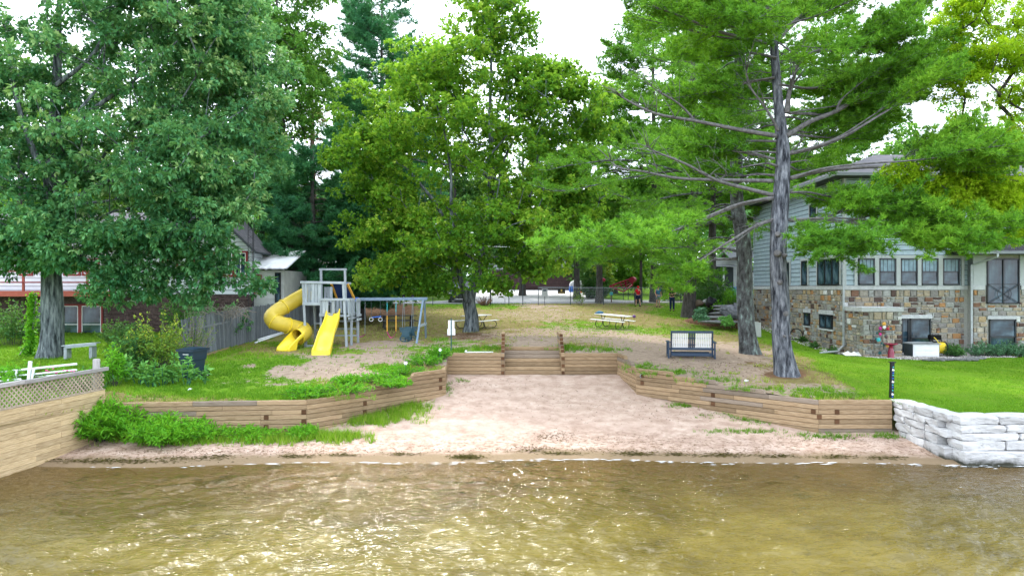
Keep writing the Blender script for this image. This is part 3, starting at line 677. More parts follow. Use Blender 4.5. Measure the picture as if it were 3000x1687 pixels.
f3 = [fr(p, A, B) for p in (1976, 2103, 2245)]
seg_wall(wr_, A, B, [(0, lvl(2)), (f3[0], lvl(3)), (f3[1], lvl(4)), (f3[2], lvl(5))], [(.03, lvl(3)), (.03, lvl(5)), (fr(2092, A, B), lvl(6)), (fr(2092, A, B), lvl(8)), (.985, lvl(7))], ov=(.07, .05))
seg_wall(wr_, (8.95, 20), (11.1, 20), [(0, lvl(5))], [(.01, lvl(8)), (.25, lvl(7)), (.25, lvl(9))], ov=(0, 0))
rel(wl_); rel(wr_)
# bare soil bank behind the walls
rows = []; PL = []
for (x1, y1), (x2, y2) in zip(WALLP[:-1], WALLP[1:]):
    n_ = max(1, int(math.hypot(x2-x1, y2-y1)/.5)); PL += [(x1+(x2-x1)*k/n_, y1+(y2-y1)*k/n_) for k in range(n_)]
PL = [q for q in PL if -11.5 < q[0] < 11.12 and q[1] > 19]
mb = MB(); mb.sheet([[(x, y, gz(x, y)-.06), (x, y, -.6)] for x, y in PL]); tag(mb.build('bank_soil', mat('soil', [(.3, (.02, .015, .01)), (.7, (.06, .045, .03))], 5), None), 'dark soil bank held behind the walls', kind='structure')
# stairs
st = thing('timber_stairs', 'six timber steps with stacked side walls leading up from the beach', 'stairs', (.8, 28, 1.0))
for k in range(8):
    z1 = 1.04+.14*k; y0 = 26.93+(0 if k == 0 else .0)+.205*max(0, k-1)
    x = -.29
    cuts = [-.29, R.uniform(.3, 1.2), 1.94] if k in (0, 3, 5) else [-.29, 1.94]
    if k == 0: cuts = [-2.55, -1.1, .2, 1.5, 2.6, 4.15]
    for p, q in zip(cuts[:-1], cuts[1:]):
        mb = MB(); dy = R.uniform(-.006, .006)-(.012 if k == 0 else 0); mb.obox(((p+q)/2, y0+.07+dy, z1-.07), ((q-p)/2-.002, 0, 0), (0, .07, 0), (0, 0, .0672), .010)
        mb.build('timber', M['timber'] if R.random() < .7 else M['timber_grey'], st)
    if k:
        mb = MB(); mb.obox((.825, y0+.24, z1-.075), (1.11, 0, 0), (0, .10, 0), (0, 0, .069), .004); mb.build('tread', M['timber'], st)
for xs in (-.36, 2.01):
    for k in range(-6, 6):
        z1 = 1.88+.14*k; y0 = 26.93+.205*max(0, k)-.02; y1 = y0+1.6
        if z1 < 1.1: continue
        mb = MB(); dx = R.uniform(-.006, .006); mb.obox((xs+dx, (y0+y1)/2, z1-.07), (0, (y1-y0)/2, 0), (.07, 0, 0), (0, 0, .0675), .008); mb.build('timber', M['timber_grey'] if R.random() < .4 else M['timber'], st)
        mb = MB(); mb.obox((xs+dx, y0-.006, z1-.07), (0, .008, 0), (.062, 0, 0), (0, 0, .060), .006); mb.build('timber_end', M['timber_end'] if (k % 2 or k > 0) else M['timber'], st)
rel(st)
# ------------------------------------------------------------------ plank seawall and lattice on the left
sw = thing('plank_seawall', 'tan plank seawall rising from the water at the left edge', 'seawall', (-12, 16, 0))
SA, SB = Vector((-11.62, 19.45, 0)), Vector((-13.1, 8.0, 0)); sd_ = SB-SA; sl_ = sd_.length; st_ = sd_/sl_; sn = Vector((-st_.y, st_.x, 0))
if sn.x < 0: sn = -sn
z = 1.56; k = 0
while z > -.4:
    cuts = [0]; h = .145
    while cuts[-1] < sl_: cuts.append(cuts[-1]+(2.4 if len(cuts) > 1 or k % 2 else 1.6)+R.uniform(-.02, .02))
    cuts = [c for c in cuts if c < sl_-.3]+[sl_]
    for p, q in zip(cuts[:-1], cuts[1:]):
        mb = MB(); mb.obox(SA+st_*((p+q)/2)+sn*R.uniform(-.004, .006)+Vector((0, 0, z-h/2)), st_*((q-p)/2-.002), sn*.03, Vector((0, 0, h/2-.0025)), .006); mb.build('plank', M['seawall'], sw)
    z -= h; k += 1
rel(sw)
lf = thing('lattice_fence', 'weathered diagonal lattice fence with top rail on the plank seawall', 'fence', (-12, 16, 1.56))
mb = MB()
z0, z1 = 1.57, 2.10; n = 0
for sgn in (1, -1):
    for i in range(int(sl_/.135)+8):
        x = i*.135-.5; xa, xb = (x, x+.53) if sgn > 0 else (x+.53, x); a, b_ = xa, xb; za, zb = z0, z1
        lo, hi = min(a, b_), max(a, b_)
        if hi < .05 or lo > sl_: continue
        def cl_(t_): return a+(b_-a)*t_, za+(zb-za)*t_
        t0, t1 = 0, 1
        if a < 0: t0 = (0-a)/(b_-a)
        if b_ < 0: t1 = (0-a)/(b_-a)
        (a0, q0), (a1, q1) = cl_(t0), cl_(t1)
        m_ = MB(); off = sn*(.006 if sgn > 0 else -.006)-sn*.01
        m_.bar(SA+st_*a0+off+Vector((0, 0, q0)), SA+st_*a1+off+Vector((0, 0, q1)), .010, .036); m_.V and m_.build('slat', M['lattice'], lf); n += 1
for p, q in ((-.12, 2.75), (2.75, 5.2), (5.2, 8.0), (8, sl_)):
    m_ = MB(); m_.obox(SA+st_*((p+q)/2)+Vector((0, 0, 2.15+R.uniform(-.01, .01))), st_*((q-p)/2-.003), sn*.055, Vector((0, 0, .05)), .008); m_.build('rail', M['oldwood'], lf)
m_ = MB(); m_.obox(SA+st_*(sl_/2)+Vector((0, 0, 1.575)), st_*(sl_/2), sn*.04, Vector((0, 0, .012)), .003); m_.build('bottom_rail', M['lattice'], lf)
m_ = MB(); c = SA+st_*.10-sn*.16; m_.tube([c+Vector((0, 0, 1.0)), c+Vector((0, 0, 2.42)), c+Vector((0, 0, 2.44))], [.10, .095, .08], 10); m_.build('post', M['oldwood'], lf, True)
rel(lf)
# ------------------------------------------------------------------ white stone block wall on the right
sb = thing('stone_block_wall', 'wall of big stacked white stone blocks at the lake edge on the right', 'stone wall', (12, 17.5, 0))
def block(c, t, n, l, w, h, rr, dark=False):
    """hewn block: rounded box with uneven faces"""
    t, n = Vector(t), Vector(n); V = []; F = []; nx, ny, nz2 = 6, 3, 3; ph = [rr.random()*6 for _ in range(4)]
    pts = {}
    for i in range(nx+1):
        for j in range(ny+1):
            for k in range(nz2+1):
                if 0 < i < nx and 0 < j < ny and 0 < k < nz2: continue
                u, v, w_ = i/nx*2-1, j/ny*2-1, k/nz2*2-1
                e = lambda q: q
                s = 1-.022*((abs(u) > .99)+(abs(v) > .99)+(abs(w_) > .99)-1 if (abs(u) > .99)+(abs(v) > .99)+(abs(w_) > .99) > 1 else 0)*1.4
                p = c+t*(u*l/2*s+.012*math.sin(3*w_+ph[0])*abs(u))+n*(v*w/2*s+.018*math.sin(3*u+ph[1]+2*w_)*(v < 0))+Vector((0, 0, w_*h/2*s+.008*math.sin(3*u+ph[3])))
                pts[i, j, k] = len(V); V.append(p)
    def q_(a, b_, c_, d_): F.append((pts[a], pts[b_], pts[c_], pts[d_]))
    for i in range(nx):
        for j in range(ny): q_((i, j, 0), (i, j+1, 0), (i+1, j+1, 0), (i+1, j, 0)); q_((i, j, nz2), (i+1, j, nz2), (i+1, j+1, nz2), (i, j+1, nz2))
        for k in range(nz2): q_((i, 0, k), (i+1, 0, k), (i+1, 0, k+1), (i, 0, k+1)); q_((i, ny, k), (i, ny, k+1), (i+1, ny, k+1), (i+1, ny, k))
    for j in range(ny):
        for k in range(nz2): q_((0, j, k), (0, j, k+1), (0, j+1, k+1), (0, j+1, k)); q_((nx, j, k), (nx, j+1, k), (nx, j+1, k+1), (nx, j, k+1))
    mb = MB(); mb.add(V, F); o = mb.sbuild('stone_block', M['whitestone'], sb, 24)
    return o
rr = random.Random(4)
hs_ = [.21, .20, .19, .24, .36]
def course_line(z, h, batter, i):
    # front run along the shore, then return run back to the timber wall
    y = 17.42-batter; x = 11.45-batter*.25
    cur = x-.05+(i % 2)*.0
    while cur < 27:
        l = rr.uniform(.85, 1.6)*(1.15 if i == 4 else 1)
        block(Vector((cur+l/2, y+.28, z-h/2)), (1, 0, 0), (0, 1, 0), l-.015, .62, h-.012, rr); cur += l
    p0 = Vector((11.30-batter*.5, 17.55-batter*.3, 0)); p1 = Vector((11.18, 20.15-.12*i, 0)); d = (p1-p0); L_ = d.length; t = d/L_; n_ = Vector((t.y, -t.x, 0)); cur = .50 if i % 2 else .12
    while cur < L_-.2:
        l = min(rr.uniform(.5, .95), L_-cur+.1); block(p0+t*(cur+l/2)+n_*.24+Vector((0, 0, z-h/2)), -t, -n_ if False else n_, l-.015, .5, h-.012, rr); cur += l
z = 1.18
for i, h in enumerate(hs_): course_line(z, h, .05*i+(.10 if i == 4 else 0), i); z -= h
course_line(z+.04, .30, .42, 5)
rel(sb)
# ------------------------------------------------------------------ grey house on the right
gh = thing('grey_house', 'grey sided two storey house on a multicoloured stone basement', 'house', (15.57, 32, 1.3)); GO = Vector(gh.location)
def hb(name, mb, mt, par=None, smooth=False):
    mb.V = [v-GO for v in mb.V]; return mb.build(name, mt, par or gh, smooth)
X0, YF, YB = 15.57, 32.0, 44.0; ZB0, ZB1, ZE = 4.36, 4.56, 9.62
def fx(px, d=YF): return (px-1500)*d/2000
def fz(py, d=YF): return HC+(843.5-py)*d/2000
def ld(px): return X0*2000/(px-1500)
z5 = lambda x, y: (2200+x*.3795, 600+y*.3795)
mb = MB(); mb.box(X0+.03, 40, YF+.03, YB, .6, ZB0, r=0); hb('wall', mb, M['mortar']); mb = MB(); mb.box(X0+.03, 40, YF+.03, YB, ZB1, ZE, r=0); hb('lap_shade_sheathing', mb, M['soffit'])  # upper sheet painted dark, its gaps draw the shadow lines under the laps
stones = []
def stone_face(o, u, n, w, h, holes, big, stagger=True):
    """irregular ashlar over a w x h face at o (u across, z up), skipping holes (x0,x1,z0,z1)"""
    o, u, n = Vector(o), Vector(u), Vector(n); z = 0; rr = random.Random(int(w*97)+int(h*31))
    while z < h-.05:
        rh = min(rr.choice((.15, .19, .22, .26))*big, h-z); x = -.05
        if h-z-rh < .09: rh = h-z
        while x < w-.02:
            l = rr.uniform(.14, .40)*big
            if w-x-l < .12: l = w-x
            parts = [(z, rh)]
            if rh > .2*big and rr.random() < .35: s_ = rr.uniform(.4, .6); parts = [(z, rh*s_), (z+rh*s_, rh*(1-s_))]
            for za, hh in parts:
                xa, xb, zb = max(0, x), min(w, x+l), za+hh
                skip = False
                for h0, h1, q0, q1 in holes:
                    if xb > h0 and xa < h1 and zb > q0 and za < q1:
                        if xa < h0 and h0-xa > .06: xb = h0
                        elif xb > h1 and xb-h1 > .06: xa = h1
                        elif za < q0 and q0-za > .05: zb = q0
                        elif zb > q1 and zb-q1 > .05: za_ = q1; hh = zb-q1; za = q1
                        else: skip = True
                if skip or xb-xa < .04: continue
                stones.append((o, u, n, xa, xb, za, zb, rr.random(), rr.uniform(.012, .045)))
            x += l
        z += rh
def stone_mesh(mb, s):
    o, u, n, xa, xb, za, zb, c, pr = s; g = .011; w, h = xb-xa, zb-za; rr = random.Random(int(c*1e6)); V = []
    cor = [(xa+g, za+g), (xb-g, za+g), (xb-g, zb-g), (xa+g, zb-g)]; ch = min(.03, w*.2, h*.2)
    j = lambda: rr.uniform(-.010, .010)
    ring = []
    for i, (x, z) in enumerate(cor):
        sx = 1 if i in (0, 3) else -1; sz = 1 if i < 2 else -1
        ring += [(x+sx*ch*(1 if i % 2 == 0 else 0)*1.0+j(), z+sz*ch*(0 if i % 2 == 0 else 1)*0+j()), (x+sx*ch*(0 if i % 2 == 0 else 1), z+sz*ch*(1 if i % 2 == 0 else 0))] if False else [(x+j()+sx*ch*.3, z+j()+sz*ch*.3)]
    mid = [((ring[i][0]+ring[(i+1) % 4][0])/2, (ring[i][1]+ring[(i+1) % 4][1])/2) for i in range(4)]
    r8 = []
    for i in range(4): r8 += [ring[i], (mid[i][0]+(0 if i % 2 == 0 else j()), mid[i][1]+j())]
    cx__, cz__ = (xa+xb)/2, (za+zb)/2
    bk = [o+u*x+n*-.02+Vector((0, 0, z)) for x, z in r8]; fr_ = [o+u*x+n*(pr*.55)+Vector((0, 0, z)) for x, z in r8]
    tp_ = [o+u*(cx__+(x-cx__)*.82)+n*(pr+rr.uniform(-.006, .006))+Vector((0, 0, cz__+(z-cz__)*.8)) for x, z in r8]
    F = [(i, (i+1) % 8, 8+(i+1) % 8, 8+i) for i in range(8)]+[(8+i, 8+(i+1) % 8, 16+(i+1) % 8, 16+i) for i in range(8)]+[tuple(range(16, 24))]
    mb.add(bk+fr_+tp_, F, None, c)
GB = 1.05
bx0, bx1, by0 = X0+.02, fx(2643, 30.35), 30.35
holes_f = [(fx(2640)-X0-.02, fx(2728)-X0, 0, fz(933)-GB), (fx(2640)-X0-.05, fx(2730)-X0+.03, fz(933)-GB, fz(922)-GB)]
stone_face((X0, YF, GB), (1, 0, 0), (0, -1, 0), 21.2-X0, ZB0-GB, holes_f+[(-.1, bx1-X0, 0, 2.1)], 1.12)
n_front = len(stones)
bumptop = HC+(843.5-913)*by0/2000
stone_face((bx0, by0, GB), (1, 0, 0), (0, -1, 0), bx1-bx0, bumptop-GB, [], 1.08)
stone_face((bx0, YF, GB), (0, -1, 0), (-1, 0, 0), YF-by0, bumptop-GB, [], 1.1)
WX = 21.35; WY = 31.6       # right wing, a little forward
wf = lambda px: (px-1500)*WY/2000; wz = lambda py: HC+(843.5-py)*WY/2000
stone_face((WX, WY, GB), (1, 0, 0), (0, -1, 0), 6.0, ZB0-GB, [(wf(2893)-WX, wf(2976)-WX, wz(1045)-GB, wz(926)-GB), (wf(2888)-WX, wf(2986)-WX, wz(893)-GB, 9)], 1.15)
front_st = stones[:]; stones = []
lz = lambda py, px: HC+(843.5-py)*ld(px)/2000
bw = [(2405, 2441, 3.14, 2.44), (2359, 2374.6, 3.15, 2.47)]
stone_face((X0, YB, GB), (0, -1, 0), (-1, 0, 0), YB-YF, ZB0-GB, [(YB-ld(a)-.0, YB-ld(b_), z0-GB-.1, z1-GB+.2) for a, b_, z1, z0 in bw], 1.12)
side_st = stones
front_st.sort(key=lambda s: -(s[4]-s[3])*(s[6]-s[5]))
for s in front_st[:300]:
    mb = MB(GO); stone_mesh(mb, s); mb.build('stone', M['stone'], gh)
mb = MB(GO)
for s in front_st[300:]+side_st: stone_mesh(mb, s)
tag(mb.build('small_stones', M['stone'], gh), kind='stuff')
mb = MB(); mb.box(bx0+.03, bx1-.03, by0+.03, YF+.02, .6, bumptop); mb.box(WX+.03, 34, WY+.03, YF+.02, .6, 6.1, r=0); hb('bay_wall', mb, M['mortar'])
mb = MB(); mb.box(bx0-.06, bx1+.04, by0-.06, YF-.06, bumptop+.002, bumptop+.20, .01); hb('ledge', mb, M['limestone'])
# limestone band in lengths
x = X0-.05
while x < WX-.02:
    l = min(R.uniform(1.2, 1.7), WX-x); mb = MB(); mb.box(x+.003, x+l-.003, YF-.055, YF+.02, ZB0+.002, ZB1, .012); hb('band_stone', mb, M['limestone']); x += l
y = YF
while y < YB:
    l = min(1.6, YB-y); mb = MB(); mb.box(X0-.053, X0+.02, y+.003, y+l-.003, ZB0+.002, ZB1, .012); hb('band_stone', mb, M['limestone']); y += l
mb = MB(); mb.box(WX-.04, wf(2884), WY-.055, WY+.02, ZB0+.002, ZB1, .012); hb('band_stone', mb, M['limestone'])
mb = MB(); mb.box(wf(2990), 27.4, WY-.055, WY+.02, ZB0+.002, ZB1, .012); hb('band_stone', mb, M['limestone'])
# lapped siding courses, broken into shingles
SH = .235
def course(o, u, n, w, z0, z1, par=None):
    o, u, n = Vector(o), Vector(u), Vector(n); x = 0; mb = MB(GO); mb2 = None
    while x < w-.01:
        l = min(R.uniform(.35, .95), w-x); t0 = R.uniform(.034, .044)
        a = [o+u*(x+.005)+n*t0+Vector((0, 0, z0+.022)), o+u*(x+l-.005)+n*t0+Vector((0, 0, z0+.022)), o+u*(x+l-.003)+n*.006+Vector((0, 0, z1)), o+u*(x+.003)+n*.006+Vector((0, 0, z1))]
        bk = [v-n*(t0+.02 if i < 2 else .026) for i, v in enumerate(a)]
        mb.add(a+bk, [(0, 1, 2, 3), (4, 5, 1, 0), (1, 5, 6, 2), (4, 0, 3, 7), (3, 2, 6, 7)]); x += l
    return mb.build('siding_course', M['siding'], gh)
z = ZB1+.005
while z < ZE:
    z2 = min(z+SH, ZE)
    course((X0, YF, z), (1, 0, 0), (0, -1, 0), (WX if z < 6.6 else 34)-X0, 0, z2-z)
    course((X0, YB, z), (0, -1, 0), (-1, 0, 0), YB-YF, 0, z2-z)
    z = z2
for c in ((X0-.0, YF),):
    mb = MB(); mb.box(X0-.045, X0+.09, YF-.045, YF+.09, ZB1+.004, ZE, .008); hb('corner_board', mb, M['trim'])
def window(x0, x1, z0, z1, y, ux=(1, 0, 0), nn=(0, -1, 0), mull=None, sash=True, o=None, sky_tint=False, fw=.055):
    """dark framed window: frame > panes; o = point where x=0"""
    o = Vector(o or (0, y, 0)); u, n = Vector(ux), Vector(nn); P = lambda x, z, k: o+u*x+n*k+Vector((0, 0, z)); mb = MB(GO)
    for a, b_ in (((x0, z0), (x1, z0)), ((x0, z1), (x1, z1))): mb.bar(P(a[0], a[1]+(fw/2 if a[1] == z0 else -fw/2), .03), P(b_[0], b_[1]+(fw/2 if a[1] == z0 else -fw/2), .03), .07, fw)
    for x in [x0+fw/2, x1-fw/2]+([x0+(x1-x0)*m_ for m_ in mull] if mull else []): mb.bar(P(x, z0, .031), P(x, z1, .031), fw, .068, up=n)
    if sash: zm = (z0+z1)/2; mb.bar(P(x0, zm, .032), P(x1, zm, .032), .066, .045)
    f = mb.build('window', M['frame_dark'], gh)
    cuts = [x0]+([x0+(x1-x0)*m_ for m_ in mull] if mull else [])+[x1]
    for a, b_ in zip(cuts[:-1], cuts[1:]):
        for q0, q1 in ([(z0, (z0+z1)/2), ((z0+z1)/2, z1)] if sash else [(z0, z1)]):
            g = MB(GO); g.obox(P((a+b_)/2, (q0+q1)/2, .012), u*((b_-a)/2-.01), n*.006, Vector((0, 0, (q1-q0)/2-.005))); g.build('pane', M['sky_tint'] if (sky_tint and q1 == z1) else M['glass'], f)
            if sky_tint and q1 == z1:
                for m_ in (.25, .5, .75):
                    gg = MB(GO); xx = a+(b_-a)*m_; gg.bar(P(xx, q0, .022), P(xx, q1, .022), .014, .012, up=n); gg.build('muntin', M['frame_dark'], f)
    return f
def casing(x0, x1, z0, z1, o, ux, nn, splits=(), w=.13, pr=.05):
    o, u, n = Vector(o), Vector(ux), Vector(nn); P = lambda x, z, k: o+u*x+n*k+Vector((0, 0, z)); mb = MB(GO)
    mb.bar(P(x0, z1+w/2, pr/2+.01), P(x1, z1+w/2, pr/2+.01), pr, w)
    for x in (x0+w/2-.0, x1-w/2): mb.bar(P(x, z0, pr/2+.008), P(x, z1, pr/2+.008), w, pr, up=n)
    for a, b_ in splits: mb.bar(P((a+b_)/2, z0, pr/2+.009), P((a+b_)/2, z1, pr/2+.009), b_-a, pr, up=n)
    mb.build('window_trim', M['trim'], gh)
zt_, zbm = fz(757.5), fz(834)
ws = [(825, 950), (985, 1115), (1150, 1280), (1310, 1440), (1475, 1605)]; wx = [(fx(2200+a*.3795), fx(2200+b_*.3795)) for a, b_ in ws]
for a, b_ in wx: window(a, b_, zbm, zt_, YF, o=(0, YF-.03, 0), sky_tint=True)
casing(fx(2200+795*.3795), fx(2200+1640*.3795), ZB1, zt_+.02, (0, YF-.022, 0), (1, 0, 0), (0, -1, 0), [(wx[i][1], wx[i+1][0]) for i in range(4)])
def sidewin(pa, pb, z1, z0, mull=None, cas=True, sash=False):
    a, b_ = YB-ld(pa), YB-ld(pb); window(a, b_, z0, z1, 0, (0, -1, 0), (-1, 0, 0), mull, sash, (X0-.03, YB, 0))
    if cas: casing(a-.13, b_+.13, z0-.0, z1+.02, (X0-.022, YB, 0), (0, -1, 0), (-1, 0, 0), [])
sidewin(2399, 2463.8, 5.87, ZB1+.03, (.34, .67)); sidewin(2351.8, 2368.9, 5.87, ZB1+.03); sidewin(2300, 2316, 5.87, ZB1+.03); sidewin(2376, 2395, 8.75, 7.6)
for a, b_, z1, z0 in bw:
    sidewin(a, b_, z1, z0, (.5,) if b_ > 2400 else None, False)
    mb = MB(GO); mb.box(X0-.07, X0+.02, ld(b_)-.12, ld(a)+.12, z1+.0, z1+.2, .01); mb.build('lintel', M['limestone'], gh)
    mb = MB(GO); mb.box(X0-.09, X0+.02, ld(b_)-.1, ld(a)+.1, z0-.09, z0, .01); mb.build('sill', M['limestone'], gh)
# patio door
dx0, dx1 = fx(2640), fx(2726); mb = MB(GO); mb.box(dx0-.03, dx1+.05, YF-.07, YF+.03, fz(933), fz(922), .01); mb.build('lintel', M['limestone'], gh)
window(dx0, dx0+.36, GB+.15, fz(933), YF, o=(0, YF-.0, 0), sash=False); window(dx0+.40, dx1, GB+.15, fz(933), YF, o=(0, YF-.0, 0), sash=True)
# upper windows
window(fx(2600), fx(2637), fz(631), fz(549), YF, o=(0, YF-.03, 0)); window(fx(2946), fx(2994), fz(636), fz(568), YF, o=(0, YF-.03, 0)); casing(fx(2940), fx(3000), fz(636), fz(566), (0, YF-.022, 0), (1, 0, 0), (0, -1, 0)); window(fx(2505), fx(2540), fz(631), fz(549), YF, o=(0, YF-.03, 0))
# roof
def plane(name, pts, mt, th=.10):
    mb = MB(GO); P = [Vector(p) for p in pts]; n = (P[1]-P[0]).cross(P[2]-P[0]).normalized()
    if n.z < 0: n = -n
    k = len(P); e = (P[1]-P[0]).normalized(); f = n.cross(e); uv = lambda p: ((p-P[0]).dot(e), (p-P[0]).dot(f))
    V = P+[p-n*th for p in P]; F = [tuple(range(k)), tuple(range(2*k-1, k-1, -1))]+[(i, k+i, k+(i+1) % k, (i+1) % k) for i in range(k)]
    U = [[uv(P[i]) for i in range(k)], [uv(P[i]) for i in range(k-1, -1, -1)]]+[[(0, 0)]*4]*k; mb.add(V, F, U); return mb.build(name, mt, gh)
E0 = (X0-.7, YF-.7, ZE+.12); E1 = (36, YF-.7, ZE+.12); R0 = (X0+4.6, 38, 11.85); R1 = (36, 38, 11.85)
plane('roof', [E0, E1, R1, R0], M['roofgrey']); plane('roof', [(X0-.7, YB+.7, ZE+.12), E0, R0], M['roofgrey'])
mb = MB(GO); mb.box(X0-.72, 36, YF-.74, YF-.66, ZE-.02, ZE+.13, .01); mb.box(X0-.76, X0-.68, YF-.7, YB, ZE-.02, ZE+.13, .01); mb.build('gutter', M['gutter'], gh)
mb = MB(GO); mb.box(X0-.68, 36, YF-.66, YB, ZE-.04, ZE-.01); mb.build('soffit', M['soffit'], gh)
# right wing: piers, doors, hip roof
mb = MB(GO); mb.box(WX-.02, wf(2890)-.01, WY-.03, WY+.03, ZB1+.003, 6.0, .01); mb.box(wf(2986)+.01, 27.4, WY-.03, WY+.03, ZB1+.003, 6.0, .01); mb.box(WX-.02, 27.4, WY-.032, WY+.03, 6.002, 6.25); mb.build('pier', M['trim'], gh)
mb = MB(GO); mb.box(WX, WX+.03, WY, YF, ZB1, 6.2); mb.build('wing_side', M['gutter'], gh)
bd = window(wf(2890), wf(2985), wz(890), wz(758), WY, o=(0, WY-.01, 0), mull=(.5,), sash=False)
mb = MB(GO); zc_ = (wz(890)+wz(832))/2; xm = (wf(2890)+wf(2985))/2; yy = WY-.10
for a, b_ in (((wf(2890), wz(890)), (wf(2985), wz(832))), ((wf(2890), wz(832)), (wf(2985), wz(890))), ((wf(2890), wz(832)), (wf(2985), wz(832))), ((wf(2890), wz(890)+.03), (wf(2985), wz(890)+.03))): mb.bar((a[0], yy, a[1]), (b_[0], yy, b_[1]), .022)
mb.tube([(xm+.32*math.cos(k*.2618), yy-.012, zc_+.32*math.sin(k*.2618)) for k in range(24)], .011, 5, closed=True)
mb.build('railing', M['black'], gh)
mb = MB(GO); mb.box(wf(2893)-.03, wf(2976)+.03, WY-.06, WY+.03, wz(935), wz(925), .01); mb.build('lintel', M['limestone'], gh)
window(wf(2897), wf(2975), wz(1036), wz(935), WY, o=(0, WY, 0)); mb = MB(GO); mb.box(wf(2893), wf(2978), WY-.08, WY+.03, wz(1044), wz(1036), .01); mb.build('sill', M['limestone'], gh)
e = 30.5; W0 = (20.3, e, 6.10); W1 = (30, e, 6.10); plane('roof', [W0, W1, (30, 32.05, 7.3), (22.4, 32.05, 7.3)], M['roofdark']); plane('roof', [(20.3, 32.05, 6.10), W0, (22.4, 32.05, 7.3)], M['roofdark'])
mb = MB(GO); mb.box(20.3, 30, e-.06, e+.02, 5.97, 6.10, .01); mb.build('gutter', M['gutter'], gh)
mb = MB(GO); mb.box(20.36, 30, e+.02, 32, 5.98, 6.0); mb.build('soffit', M['soffit'], gh)
# downspouts
for pts in ([(X0-.07, YF-.09, ZB1+1.0), (X0-.07, YF-.09, 2.2), (X0-.07, YF-.09, 1.75), (X0-.6, YF-.6, 1.55), (fx(2403, 31), 31.0, 1.52)], [(wf(2872), e-.02, 6.0), (wf(2872), e-.02, 5.85), (wf(2842), WY-.10, 5.5), (wf(2842), WY-.10, 1.7), (wf(2838), WY-.3, 1.45)]):
    mb = MB(GO)
    for a, b_ in zip(pts[:-1], pts[1:]): mb.bar(a, b_, .085, .07, up=(0, 1, 0) if abs(a[2]-b_[2]) > .3 else (0, 0, 1), ch=.01)
    hb('downspout', MB(), M['spout']) if False else mb.build('downspout', M['spout'], gh)
# ------------------------------------------------------------------ white house on the left
wh = thing('white_house', 'white clapboard house with red trim over a dark brick basement', 'house', (-20, 32, 1.7)); WO = Vector(wh.location)
d = 35.5; hx = lambda px, dd=d: (px-1500)*dd/2000; hz = lambda py, dd=d: HC+(843.5-py)*dd/2000
GX0, GX1, GY = hx(548, 36), hx(735, 36), 36.0      # gable wing
mb = MB(WO); mb.box(-50, GX0, 37.03, 44, 1.4, 4.1, r=0); mb.box(GX0+.03, GX1-.03, GY+.03, 37.6, 1.4, 4.1, r=0); mb.build('basement_wall', M['brickmortar'], wh)
mb = MB(WO)
def bricks(o, u, n, w, h, holes):
    o, u, n = Vector(o), Vector(u), Vector(n); z = 0; k = 0
    while z < h-.06:
        x = -.11*(k % 2)
        while x < w:
            a, b_ = max(0, x), min(w, x+.21)
            if b_-a > .03 and not any(b_ > q[0] and a < q[1] and z+.07 > q[2] and z < q[3] for q in holes):
                pr = R.uniform(.008, .016); A = [o+u*a+Vector((0, 0, z)), o+u*b_+Vector((0, 0, z)), o+u*b_+Vector((0, 0, z+.065)), o+u*a+Vector((0, 0, z+.065))]
                mb.add([p-n*.03 for p in A]+[p+n*pr for p in A], [(4, 5, 6, 7), (0, 1, 5, 4), (1, 2, 6, 5), (2, 3, 7, 6), (3, 0, 4, 7)])
            x += .22
        z += .076; k += 1
wins = [(hx(185, 37), hx(233, 37)), (hx(238, 37), hx(300, 37)), (hx(105, 37), hx(180, 37))]
bricks((-34, 37, 1.5), (1, 0, 0), (0, -1, 0), 34+GX0, 2.6, [(a+34, b_+34, hz(985, 37)-1.5, hz(893, 37)-1.5) for a, b_ in wins])
bricks((GX0, GY, 1.5), (1, 0, 0), (0, -1, 0), GX1-GX0, 2.6, []); bricks((GX1, GY, 1.5), (0, 1, 0), (1, 0, 0), 1.6, 2.6, [])
tag(mb.build('brickwork', M['brick'], wh), kind='stuff')
def hwin(x0, x1, z0, z1, y, cross=True, fr='redtrim', nn=(0, -1, 0)):
    m_ = MB(WO); w = .05
    for x in (x0, x1): m_.box(x-w, x+w, y-.06, y+.02, z0-w, z1+w, .006)
    for z in (z0, z1): m_.box(x0+w, x1-w, y-.058, y+.02, z-w, z+w, .006)
    f = m_.build('window', M[fr], wh); m_ = MB(WO); w = .018
    for x in (x0+.07, x1-.07): m_.box(x-w, x+w, y-.05, y, z0+.06, z1-.06)
    for z in (z0+.07, z1-.07)+((z0+.38*(z1-z0),) if cross else ()): m_.box(x0+.09, x1-.09, y-.05, y, z-w, z+w)
    if not cross: m_.box((x0+x1)/2-w, (x0+x1)/2+w, y-.05, y, z0+.09, z1-.09)
    m_.build('window_frame', M['white'], f); m_ = MB(WO); m_.box(x0+.05, x1-.05, y-.02, y+.01, z0+.05, z1-.05); m_.build('pane', M['glass'], f)
for a, b_ in wins: hwin(a, b_, hz(985, 37), hz(893, 37), 37)
ZF = hz(862, 35)-.05; 
